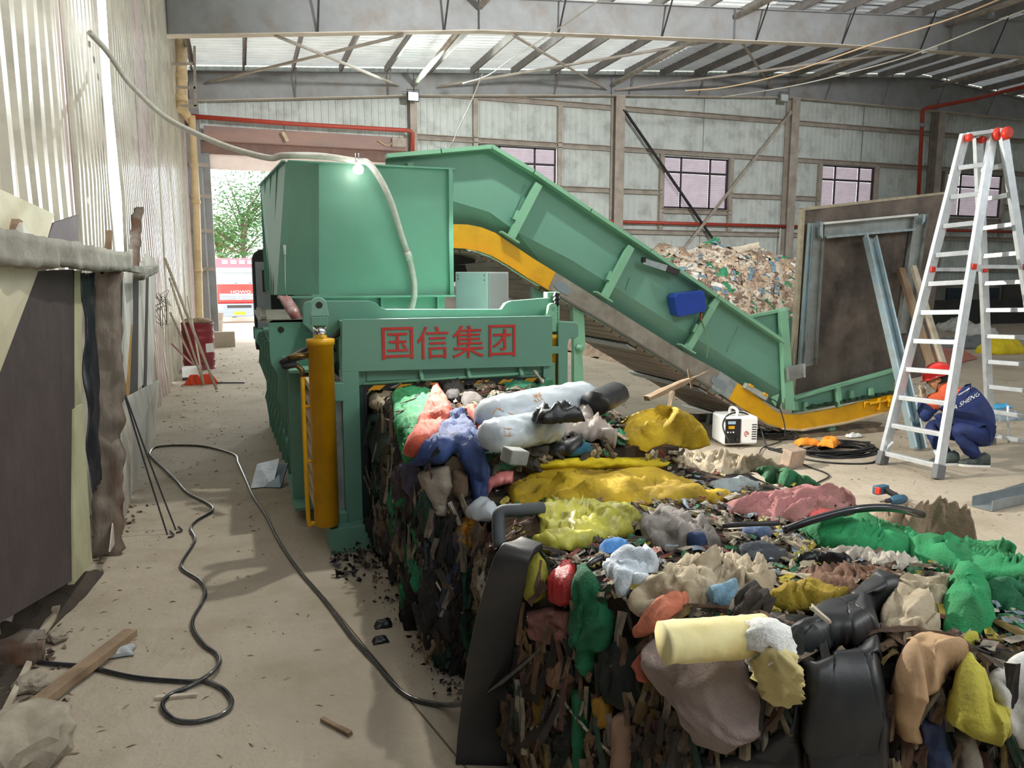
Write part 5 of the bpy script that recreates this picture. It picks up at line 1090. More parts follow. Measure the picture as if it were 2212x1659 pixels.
tubething('power_cable','long glossy black cable winding from the left edge across the floor onto the near bale','cable',wp,.0105,CBL,n=5,seg=8)
# ================================================================ OUTSIDE
TX=M('truck red','#e0322c',rough=.3,coat=.3); TG=M('truck grey','#7d8590',rough=.5); TW=M('truck white','#e8e8ea',rough=.4); TGL=M('truck glass','#8f9aa0',rough=.1)
D0=40.; bse=W(519,697,D=D0); gz=bse.z
dirv=Vector((-bse.x,-bse.y,0)).normalized(); rgt=Vector((-dirv.y,dirv.x,0))  # right as seen from the hall
tk=thing('truck','red lorry with a roof deflector parked facing the doorway outside','truck',(bse.x,bse.y,gz))
def tp(x,y,z): return Vector((bse.x,bse.y,gz))+rgt*x-dirv*y+Vector((0,0,z))
def tb_(nm,x0,x1,y0,y1,z0,z1,m_,par=tk,bv=.03):
    mb=MB(); mb.hexa([tp(x,y,z) for z in (z0,z1) for x,y in ((x0,y0),(x1,y0),(x1,y1),(x0,y1))]); return obj(nm,mb,m_,par,bevel=bv)
cabn=tb_('cab',-1.22,1.22,.1,2.2,1.0,2.72,TX,bv=.08)
mb=MB(); mb.prism([tp(-1.18,.15,2.7),tp(1.18,.15,2.7),tp(1.1,.5,3.35),tp(-1.1,.5,3.35)],-dirv*1.4); dfl=obj('roof_deflector',mb,M('truck pink red','#c9505a',rough=.4),tk,bevel=.05)
for k in range(4): 
    x=-.75+.42*k; mb=MB(); mb.prism([tp(x,.31,3.05),tp(x+.28,.31,3.05),tp(x+.28,.40,3.25),tp(x,.40,3.25)],dirv*.01); obj('lettering',mb,TW,dfl)
tb_('sun_visor',-1.15,1.15,-.02,.15,2.62,2.84,TW)
tb_('windscreen',-1.12,1.12,.07,.12,2.0,2.62,TGL,bv=.01)
tb_('white_card',-.6,.45,.05,.08,2.25,2.55,TW,bv=0)
gr=tb_('grille',-.95,.95,.03,.12,1.18,1.52,TG,bv=.02)
for k in range(3): tb_('grille_bar',-.85,.85,.0,.04,1.22+.1*k,1.25+.1*k,TW,gr,0)
mb=MB()
for (p,q) in (((-.14,1.22),(0,1.50)),((0,1.50),(.14,1.22)),((.14,1.22),(-.14,1.22))): mb.beam(tp(p[0],-.02,p[1]),tp(q[0],-.02,q[1]),.05,.03)
mb.beam(tp(-.07,-.02,1.27),tp(.0,-.02,1.36),.05,.03); mb.beam(tp(.07,-.02,1.27),tp(0,-.02,1.36),.05,.03); obj('emblem',mb,TW,gr)
mt=Matrix((rgt.to_4d(),Vector((0,0,1,0)),(dirv).to_4d(),(0,0,0,1))).transposed(); mt=Matrix.Translation(tp(.1,.085,1.60))@Matrix(((rgt.x,0,dirv.x,0),(rgt.y,0,dirv.y,0),(0,1,0,0),(0,0,0,1)))
obj('brand_lettering',text_mb('HOWO',.2,.005,mt,1.5),TW,cabn,fix=False)
bm_=tb_('bumper',-1.22,1.22,-.05,.3,.35,1.0,TG,bv=.05)
tb_('intake',-.6,.6,-.07,-.04,.78,.92,DARKST,bm_,.01)
for x in (-1,1): tb_('headlight',x*1.0-.2,x*1.0+.2,-.07,-.03,.68,.95,TW,bm_,.03)
tb_('step',-1.2,1.2,-.08,.2,.32,.5,TG,bm_)
pl_=tb_('number_plate',-.28,.28,-.09,-.07,.42,.58,M('plate yellow','#f0d820',rough=.4),bm_,0)
mt=Matrix.Translation(tp(0,-.095,.5))@Matrix(((rgt.x,0,dirv.x,0),(rgt.y,0,dirv.y,0),(0,1,0,0),(0,0,0,1))); obj('plate_text',text_mb('AF·B3475',.12,.002,mt,.85),DARKST,bm_,fix=False)
for x in (-1.0,1.0):
    mb=MB(); mb.lathe(tp(x-.15 if x>0 else x-.15,1.0,.48),[(.2,0),(.48,.02),(.5,.1),(.48,.28),(.2,.3)],24,axis=rgt); obj('wheel',mb,BLACK,tk)
    mb=MB(); mb.tube([tp(x*1.2,.2,2.6),tp(x*1.32,.0,2.6),tp(x*1.32,.0,1.9),tp(x*1.2,.2,1.9)],.025,6); obj('mirror_arm',mb,TG,tk)
    tb_('mirror',x*1.34-.08,x*1.34+.08,-.02,.05,1.95,2.5,TG,tk,.02)
for x in (-.35,.35): mb=MB(); mb.tube([tp(x,.1,2.1),tp(x+.3,.06,2.06)],.012,5); obj('wiper',mb,DARKST,tk)
tb_('trailer',-1.2,1.2,2.5,8,1.0,2.6,TG,tk)
LEAF=M('leaves','#3f6b2c','#2c5626',rough=.6,transl=.35,ns=2); LEAF2=M('yellow leaves','#6f7f2c','#4a6a24',rough=.6,transl=.35,ns=2); BARK=M('bark','#6b5c4a','#54483a',rough=.9)
def tree(name,label,px,D,h,cr,leafm,seed,n=1500,lf=.16,base=None):
    rn=random.Random(seed); b=W(px[0],px[1],D=D); b.z=-.8; t=thing(name,label,'tree',b)
    mb=MB(); top=b+Vector((.2,0,h*.45)); mb.tube([b,b.lerp(top,.5)+Vector((.1,0,0)),top],[.22,.16,.12],8); obj('trunk',mb,BARK,t)
    mb=MB(); tips=[]
    for k in range(16):
        a=rn.uniform(0,6.28); e=rn.uniform(.2,1.3); l=cr*rn.uniform(.6,1.15); s0=b.lerp(top,rn.uniform(.55,1)); d=Vector((math.cos(a)*math.cos(e),math.sin(a)*math.cos(e),math.sin(e))); m_=s0+d*l*.5+Vector((0,0,.2)); q=s0+d*l
        mb.tube([s0,m_,q],[.08,.05,.02],5); tips+= [m_,q,s0.lerp(m_,.6),m_.lerp(q,.5)]
    o=obj('branches',mb,BARK,t); o['kind']='stuff'
    mb=MB()
    for k in range(n):
        c_=rn.choice(tips)+Vector((rn.gauss(0,1),rn.gauss(0,1),rn.gauss(0,.8)))*cr*.2; a=rn.uniform(0,6.28); u=Vector((math.cos(a),math.sin(a),rn.uniform(-.6,.3))).normalized(); v_=u.orthogonal().normalized(); w_=lf*rn.uniform(.6,1.2)
        mb.add([c_,c_+u*w_+v_*w_*.35,c_+u*w_*2,c_+u*w_-v_*w_*.35],[(0,1,2,3)])
    o=obj('foliage',mb,leafm,t,fix=False); o['kind']='stuff'
tree('leafy_tree','pale green leafy tree with bare branches outside the doorway behind the lorry',(522,600),52,15,4.2,LEAF,4,5200)
tree('leafy_tree','yellowish green tree outside, at the left side of the doorway',(470,600),60,12,3.2,LEAF2,6,2600)
t=thing('palm_tree','small feathery palm outside just above the lorry roof',"tree",W(480,560,D=46)); c_=W(500,560,D=46); b=Vector((c_.x,c_.y,-.8)); mb=MB(); mb.tube([b,c_],[.14,.1],8); obj('trunk',mb,BARK,t)
for k in range(9):
    a=k*.75; mb=MB(); pts=[c_+Vector((math.cos(a)*r_,math.sin(a)*r_,.7*r_-.35*r_*r_)) for r_ in (0,.5,1,1.5,2)]; 
    for i in range(4):
        for s_ in (-1,1):
            for j in range(3):
                q=pts[i].lerp(pts[i+1],j/3); sd_2=Vector((-math.sin(a),math.cos(a),-.35))*s_*.45; mb.add([q,q+sd_2+Vector((math.cos(a),math.sin(a),0))*.25,q+Vector((math.cos(a),math.sin(a),0))*.1],[(0,1,2)])
    o=obj('frond',mb,LEAF,t,fix=False)
mb=MB(); q=W(560,690,D=33)
# ================================================================ BALES OF RAGS
def clothm(name,c,c2=None,rough=.85,dirt='#5b4a38',da=.45,bump=.25,bs=45,tl=0,ns=9):
    return M(name,c,c2 or tuple(int(v*255*.0) for v in (0,0,0)) if c2 else c,rough=rough,ns=ns,dirt=dirt,dirts=7,dirta=da,bump=bump,bs=bs,transl=tl)
def trunk_core(name,poly,ztopf,parent,mat,seed,amp=.035,bulge=.03,res=.05,zb=0.0):
    P2=[Vector(p).to_2d() for p in poly]; n=len(P2); per=[]
    for i in range(n):
        a,b=P2[i],P2[(i+1)%n]; m_=max(1,int((b-a).length/res))
        for k in range(m_): per.append(a.lerp(b,k/m_))
    # round corners
    for _ in range(2): per=[(per[i-1]+per[i]*2+per[(i+1)%len(per)])/4 for i in range(len(per))]
    N_=len(per); xs=[p.x for p in per]; ys=[p.y for p in per]; ins=[]
    def inside(q):
        c_=False
        for i in range(N_):
            a,b=per[i],per[i-1]
            if (a.y>q.y)!=(b.y>q.y) and q.x<(b.x-a.x)*(q.y-a.y)/(b.y-a.y)+a.x: c_=not c_
        return c_
    def dist(q): return min((q-p).length for p in per)
    y=min(ys)
    while y<max(ys):
        x=min(xs)
        while x<max(xs):
            q=Vector((x+random.uniform(-.01,.01),y+random.uniform(-.01,.01)))
            if inside(q) and dist(q)>res*.7: ins.append(q)
            x+=res
        y+=res
    v2,_,f2,*_r=delaunay_2d_cdt(per+ins,[],[list(range(N_))],1,1e-5)
    mb=MB(); vs=[]
    for q in v2: 
        d=min(dist(q),.25); vs.append(Vector((q.x,q.y,ztopf(q.x,q.y)-.05*(1-d/.25)**2)))
    fs=[tuple(f) for f in f2]
    lv=10; base=len(vs); cen=sum(per,Vector((0,0)))/N_
    for r in range(1,lv+1):
        t=r/lv
        for i,p in enumerate(per):
            nn=(p-cen).normalized(); zt=ztopf(p.x,p.y)-.05; o_=nn*bulge*math.sin(math.pi*t)
            vs.append(Vector((p.x+o_.x,p.y+o_.y,zb+(zt-zb)*(1-t))))
    for r in range(lv):
        for i in range(N_):
            j=(i+1)%N_
            a=i if r==0 else base+(r-1)*N_+i; b=j if r==0 else base+(r-1)*N_+j; c_=base+r*N_+j; d=base+r*N_+i
            fs.append((a,d,c_,b))
    def D3(v):
        if v.z<zb+.03: return v
        return v+Vector((noise.noise(v*4+Vector((seed,0,0))),noise.noise(v*4+Vector((0,seed,0))),noise.noise(v*4+Vector((0,0,seed)))))*amp+Vector((noise.noise(v*11+Vector((seed,0,0))),noise.noise(v*11+Vector((0,seed,0))),noise.noise(v*11+Vector((0,0,seed)))))*amp*.5
    vs=[D3(v) for v in vs]; mb.add(vs,fs); o=obj(name,mb,mat,parent); return mb
VM=bpy.data.materials.new('compressed rags'); VM.use_nodes=True; nt=VM.node_tree; b_=nt.nodes['Principled BSDF']; b_.inputs['Roughness'].default_value=.9
tc=nt.nodes.new('ShaderNodeTexCoord'); mp=nt.nodes.new('ShaderNodeMapping'); mp.inputs['Scale'].default_value=(1,1,.45); vo=nt.nodes.new('ShaderNodeTexVoronoi'); vo.inputs['Scale'].default_value=13
nz=nt.nodes.new('ShaderNodeTexNoise'); nz.inputs['Scale'].default_value=6; mxv=nt.nodes.new('ShaderNodeMix'); mxv.data_type='VECTOR'; mxv.inputs[0].default_value=.12
rp=nt.nodes.new('ShaderNodeValToRGB'); rp.color_ramp.interpolation='CONSTANT'; cols=['#17130f','#3a2c20','#241c15','#54402c','#15301f','#2c231b','#463a2e','#1d1a20','#5c4f3e','#2a1f16']
while len(rp.color_ramp.elements)<len(cols): rp.color_ramp.elements.new(.5)
for i,c_ in enumerate(cols): rp.color_ramp.elements[i].position=i/len(cols); rp.color_ramp.elements[i].color=lin(c_)
sx=nt.nodes.new('ShaderNodeSeparateColor')
nt.links.new(tc.outputs['Object'],mp.inputs[0]); nt.links.new(mp.outputs[0],nz.inputs['Vector']); nt.links.new(mp.outputs[0],mxv.inputs[4]); nt.links.new(nz.outputs['Color'],mxv.inputs[5]); nt.links.new(mxv.outputs[1],vo.inputs['Vector'])
nt.links.new(vo.outputs['Color'],sx.inputs[0]); nt.links.new(sx.outputs[0],rp.inputs[0]); nt.links.new(rp.outputs[0],b_.inputs['Base Color'])
bp=nt.nodes.new('ShaderNodeBump'); bp.inputs['Strength'].default_value=.7; bp.inputs['Distance'].default_value=.03; nt.links.new(vo.outputs['Distance'],bp.inputs['Height']); nt.links.new(bp.outputs[0],b_.inputs['Normal'])
b1=thing('rag_bale','compressed bale of rags and plastic coming out of the green press','bale',(1.4,4.1,0))
b2=thing('rag_bale','lower spread bale of rags and film nearest the viewer','bale',(1.7,2.3,0))
c1=trunk_core('bale_core',[(.78,3.15),(.80,4.2),(.79,5.35),(1.97,5.35),(1.98,4.2),(1.95,3.05)],lambda x,y:1.03,b1,VM,3)
def zt2(x,y): return .84+.05*noise.noise(Vector((x*1.5,y*1.5,3)))-.06*max(0,(x-1.9))
c2_=trunk_core('bale_core',[(1.0,3.3),(.93,2.75),(.89,2.3),(1.0,1.98),(1.1,1.7),(1.3,1.45),(1.6,1.25),(1.8,1.15),(2.35,1.1),(2.5,1.7),(2.42,2.4),(2.4,3.0),(2.42,3.6),(1.9,3.7),(1.3,3.5)],zt2,b2,VM,8,amp=.04)
allv=c1.v+c2_.v; allf=c1.f+[tuple(i+len(c1.v) for i in f) for f in c2_.f]
BV=BVHTree.FromPolygons(allv,allf); BV1=BVHTree.FromPolygons(c1.v,c1.f)
CAMV=Vector((0,0,HC))
def inpoly(x,y,pl_):
    c_=False; n=len(pl_)
    for i in range(n):
        a,b=pl_[i],pl_[i-1]
        if (a[1]>y)!=(b[1]>y) and x<(b[0]-a[0])*(y-a[1])/(b[1]-a[1])+a[0]: c_=not c_
    return c_
def edist(x,y,pl_):
    m_=1e9; q=Vector((x,y))
    for i in range(len(pl_)):
        a=Vector(pl_[i-1]);b=Vector(pl_[i]); ab=b-a; t=max(0,min(1,(q-a).dot(ab)/max(ab.length_squared,1e-9))); m_=min(m_,(q-a-ab*t).length)
    return m_
def patch(name,label,cat,poly,mat,bvh=None,sp=7,lift=.03,puff=.03,pw=22,fa=.016,ff=9,fg=(0,0,1),aniso=.75,seed=0,tuck=.03,rag=3,parent=None,fine=.3,group=None):
    """a cloth lying over the bale surface: outline on the bale, folds and thickness of its own"""
    bvh=bvh or BV; rnd=random.Random(seed+17); P2=[]
    n=len(poly)
    for i in range(n):
        a=Vector(poly[i]); b=Vector(poly[(i+1)%n]); m_=max(1,int((b-a).length/sp)); nn=Vector((-(b-a).y,(b-a).x)).normalized()
        for k in range(m_):
            q=a.lerp(b,k/m_); P2.append(q+nn*rag*noise.noise(Vector((q.x*.06,q.y*.06,seed)))*2+nn*rag*.5*noise.noise(Vector((q.x*.3,q.y*.3,seed))))
    N_=len(P2); lp=[(p.x,p.y) for p in P2]; ins=[]; y=min(p[1] for p in lp)+sp*.5; row=0
    while y<max(p[1] for p in lp):
        x=min(p[0] for p in lp)+(row%2)*sp*.5
        while x<max(p[0] for p in lp):
            if inpoly(x,y,lp) and edist(x,y,poly)>sp*.6: ins.append(Vector((x,y)))
            x+=sp
        y+=sp*.87; row+=1
    v2,e2,f2,*_r=delaunay_2d_cdt(P2+ins,[],[list(range(N_))],1,1e-4)
    pos=[];nor=[];last=None
    for q in v2:
        h=bvh.ray_cast(CAMV,ray(q.x,q.y).normalized())
        if h[0] is None: pos.append(None); nor.append(None)
        else: pos.append(h[0]); nor.append(h[1] if h[1].dot(ray(q.x,q.y))<0 else -h[1]); last=(h[0],h[1])
    if last is None: print('patch missed',label); return None
    ok=[i for i,p in enumerate(pos) if p is not None]
    for i,p in enumerate(pos):
        if p is None:
            j=min(ok,key=lambda k:(v2[k]-v2[i]).length_squared); d=(pos[j]-CAMV).length; pos[i]=CAMV+ray(v2[i].x,v2[i].y).normalized()*d; nor[i]=nor[j].copy()
    nb=[set() for _ in v2]
    for f in f2:
        for a,b in zip(f,f[1:]+f[:1]): nb[a].add(b); nb[b].add(a)
    for _ in range(3):
        pos=[(p+sum((pos[j] for j in nb[i]),Vector())/len(nb[i]))/2 if nb[i] else p for i,p in enumerate(pos)]
        nor=[(p+sum((nor[j] for j in nb[i]),Vector())/len(nb[i])).normalized() if nb[i] else p for i,p in enumerate(nor)]
    g=Vector(fg).normalized(); out=[]
    for i,p in enumerate(pos):
        ed=edist(v2[i].x,v2[i].y,poly); s_=min(1,ed/pw); s_=s_*s_*(3-2*s_)
        q=(p-g*p.dot(g)*aniso)*ff*1.9+Vector((seed*3.1,0,0)); w_=Vector((noise.noise(q*.4+Vector((7,0,0))),noise.noise(q*.4+Vector((0,7,0))),0))*1.3; q=q+w_
        n1=math.sqrt(noise.noise(q)**2+.006); n2=math.sqrt(noise.noise(q*2.2+Vector((3,1,0)))**2+.006); n3=noise.noise(q*4.6)
        c_=abs(math.sin(6.5*noise.noise(q*.42+Vector((11,2,5))))); h=(.8-3*n1)*.5+(.8-3*n2)*.35+fine*n3+(.55-1.1*c_**.7)*(.9 if fine>.1 else .2)
        off=lift*.7+puff*s_*.45+fa*h*(.3+.7*s_)
        e2=min(1,ed/(pw*.45)); e2=e2*(2-e2); off=(lift*.15-tuck*.5)*(1-e2)+off*e2
        out.append(p+nor[i]*off)
    bd=[out[i]*.5+(out[(i-1)%N_]+out[(i+1)%N_])*.25 if len(v2)>=N_ else out[i] for i in range(N_)] if len(out)>=N_ else []
    out=bd+out[len(bd):]
    out=[p*.9+sum((out[j] for j in nb[i]),Vector())/len(nb[i])*.1 if nb[i] else p for i,p in enumerate(out)]
    mb=MB(); mb.add(out,[tuple(f) for f in f2],0,True)
    if parent: o=sheetobj(name,mb,mat,.004,parent)
    else: o=sheetobj(name,mb,mat,.004); tag(o,label,cat,group)
    return o
# --- scattered rags: shared crumpled meshes, each an object with its own cloth
RM=[]
for s_ in range(12):
    vs,fs=crumple(17,17,1,1,.17,s_+3,5 if s_%2 else 7)
    mb=MB(); mb.add(vs,fs,0,True); me=mb.mesh('rag',Vector((0,0,0)),[VM]); RM.append(me)
PAL={}
def pal(c): 
    if c not in PAL: 
        PAL[c]=M('rag '+c,c,tuple(int(v*255) for v in [max(0,int(c[i:i+2],16)*.62)/255 for i in (1,3,5)]),rough=.8,ns=14,contrast=.35,bump=.3,bs=60,dirt='#4b3d2e',dirts=9,dirta=.35)
    return PAL[c]
def scatter(parent,n,region,cols,smin,smax,elong,seed,bvh=None,nm='rag',vert=False,lift=.01,maxz=None):
    bvh=bvh or BV; rnd=random.Random(seed); org=ORG[parent.name]; x0=min(p[0] for p in region);x1=max(p[0] for p in region);y0=min(p[1] for p in region);y1=max(p[1] for p in region); k=0; tries=0
    while k<n and tries<n*8:
        tries+=1; x=rnd.uniform(x0,x1); y=rnd.uniform(y0,y1)
        if not inpoly(x,y,region) or (bvh is BV and any(inpoly(x,y,z_) or edist(x,y,z_)<18 for z_ in HZ)): continue
        h=bvh.ray_cast(CAMV,ray(x,y).normalized())
        if h[0] is None: continue
        nn=h[1] if h[1].dot(ray(x,y))<0 else -h[1]
        nn=(nn+Vector((rnd.gauss(0,.2),rnd.gauss(0,.2),rnd.gauss(0,.2)))).normalized()
        ydir=Vector((rnd.gauss(0,.18),rnd.gauss(0,.18),-1)) if vert else Vector((rnd.gauss(0,1),rnd.gauss(0,1),rnd.gauss(0,.3)))
        ydir=(ydir-nn*ydir.dot(nn)).normalized(); xdir=ydir.cross(nn)
        s_=rnd.uniform(smin,smax)*(1.5 if vert else 1.15); e_=rnd.uniform(elong*.5,elong) if vert else rnd.uniform(1,elong)
        m_=Matrix((xdir*s_/e_**.5,ydir*s_*e_**.5,nn*s_*rnd.uniform(.8,1.5))).transposed().to_4x4(); m_.translation=h[0]+nn*lift-org
        o=bpy.data.objects.new(nm,rnd.choice(RM)); COL.objects.link(o); o.parent=parent; o.matrix_local=m_
        o.material_slots[0].link='OBJECT'; o.material_slots[0].material=pal(rnd.choice(cols)); k+=1
def scraps(parent,n,region,cols,smin,smax,seed,bvh=None,lift=.02,nm='small_scraps',vert=False):
    bvh=bvh or BV; rnd=random.Random(seed); x0=min(p[0] for p in region);x1=max(p[0] for p in region);y0=min(p[1] for p in region);y1=max(p[1] for p in region); mb=MB(); mats=[pal(c) for c in cols]; k=0;tries=0
    while k<n and tries<n*6:
        tries+=1; x=rnd.uniform(x0,x1); y=rnd.uniform(y0,y1)
        if not inpoly(x,y,region) or (bvh is BV and rnd.random()<.85 and any(inpoly(x,y,z_) for z_ in HZ)): continue
        h=bvh.ray_cast(CAMV,ray(x,y).normalized())
        if h[0] is None: continue
        nn=h[1] if h[1].dot(ray(x,y))<0 else -h[1]
        ydir=Vector((rnd.gauss(0,.3),rnd.gauss(0,.3),-1)) if vert else Vector((rnd.gauss(0,1),rnd.gauss(0,1),rnd.gauss(0,.5)))
        ydir=(ydir-nn*ydir.dot(nn)).normalized(); xd=ydir.cross(nn); s_=rnd.uniform(smin,smax)*.8; e_=rnd.uniform(2,7) if vert else rnd.uniform(1,3.5); sd=rnd.random()*50; b=h[0]+nn*rnd.uniform(lift*.4,lift*2)
        vs=[]
        for j in range(4):
            for i in range(4):
                u=i/3-.5;v=j/3-.5; vs.append(b+xd*(u*s_*(1+.4*noise.noise(Vector((j,sd,0)))))+ydir*v*s_*e_+nn*s_*(.55*noise.noise(Vector((i*.8,j*.8,sd)))+.25-abs(u)*.5))
        mb.add(vs,[(j*4+i,j*4+i+1,(j+1)*4+i+1,(j+1)*4+i) for j in range(3) for i in range(3)],rnd.randrange(len(mats)),False); k+=1
    o=obj(nm,mb,mats,parent,fix=False); o['kind']='stuff'; return o
# --- identifiable cloths, bags and sheets
def nm_(c,**k): return clothm('cloth '+c,c,bump=.5,**k)
NETG=M('green netting','#1f9a5c','#17804a',rough=.75,ns=10,bump=.6,bs=140,dirt='#5a7a4c',dirts=5,dirta=.3)
NETD=M('dark green netting','#157048','#0f5a38',rough=.75,ns=10,bump=.6,bs=140,dirt='#3a4a34',dirts=5,dirta=.4)
YCL=M('mustard cloth','#c9a91c','#a88a14',rough=.85,ns=7,bump=.35,bs=70,dirt='#6b5a28',dirts=5,dirta=.6)
YBR=M('bright yellow cloth','#e3cb1c','#cfb514',rough=.8,ns=7,bump=.3,bs=70,dirt='#8a7a2c',dirts=5,dirta=.3)
YGR=M('pale yellow film','#c2bd4a','#a8a43c',rough=.45,ns=8,bump=.2,bs=50,dirt='#5e5a2c',dirts=7,dirta=.5)
COR=M('coral cloth','#d9674c','#b84e3c',rough=.8,ns=8,bump=.35,bs=50,dirt='#7a4a4c',dirts=6,dirta=.4)
BLU=M('blue cloth','#33508c','#263a68',rough=.8,ns=7,bump=.35,bs=50,dirt='#4a4a5c',dirts=6,dirta=.4)
PNK=M('dusty pink mesh','#b5797a','#a06a66',rough=.85,ns=9,bump=.5,bs=120,dirt='#7f6a5c',dirts=5,dirta=.5)
PN2=M('pink film','#dd8a86','#cf7672',rough=.5,ns=8,dirt='#9a6a60',dirts=6,dirta=.3)
SACK=M('grey pink sacking','#9a8a84','#8a7a76',rough=.9,ns=6,bump=.5,bs=110,dirt='#74655f',dirts=4,dirta=.5)
BEI=M('beige cloth','#b8ab93','#98896f',rough=.85,ns=7,contrast=.5,bump=.3,bs=40,dirt='#6a5a45',dirts=6,dirta=.5)
FILM=M('dirty white film','#c2b6ad','#a89a90',rough=.35,ns=6,transl=.15,dirt='#7a6658',dirts=5,dirta=.4,bump=.1)
WFL=M('white plastic film','#cdd6dd','#b3bfc9',rough=.22,ns=5,dirt='#9a938a',dirts=7,dirta=.25,bump=.15,bs=25,coat=.3)
RUBB=M('black rubber sheet','#26282a','#1c1d1f',rough=.42,ns=4,dirt='#5a4636',dirts=2.5,dirta=.25,bump=.05)
BLKF=M('black film','#121315','#1c1d20',rough=.3,ns=8,bump=.2)
BRN=M('brown rag','#7a5a46','#5c4234',rough=.9,ns=10,bump=.5,bs=50,dirt='#3a2c22',dirts=6,dirta=.5)
AMB=M('amber film','#c48a24','#a06c18',rough=.4,ns=7,dirt='#5c4420',dirts=6,dirta=.5)
TAN=M('tan paper','#b5946e','#9a7a58',rough=.75,ns=5,dirt='#6a5038',dirts=5,dirta=.4,bump=.2)
WHR=M('white rag','#d0cfca','#a9a7a1',rough=.8,ns=8,bump=.3,dirt='#75695a',dirts=6,dirta=.5)
GRY=M('grey rag','#918b86','#6f6a66',rough=.85,ns=8,bump=.3,dirt='#5a4c40',dirts=6,dirta=.5)
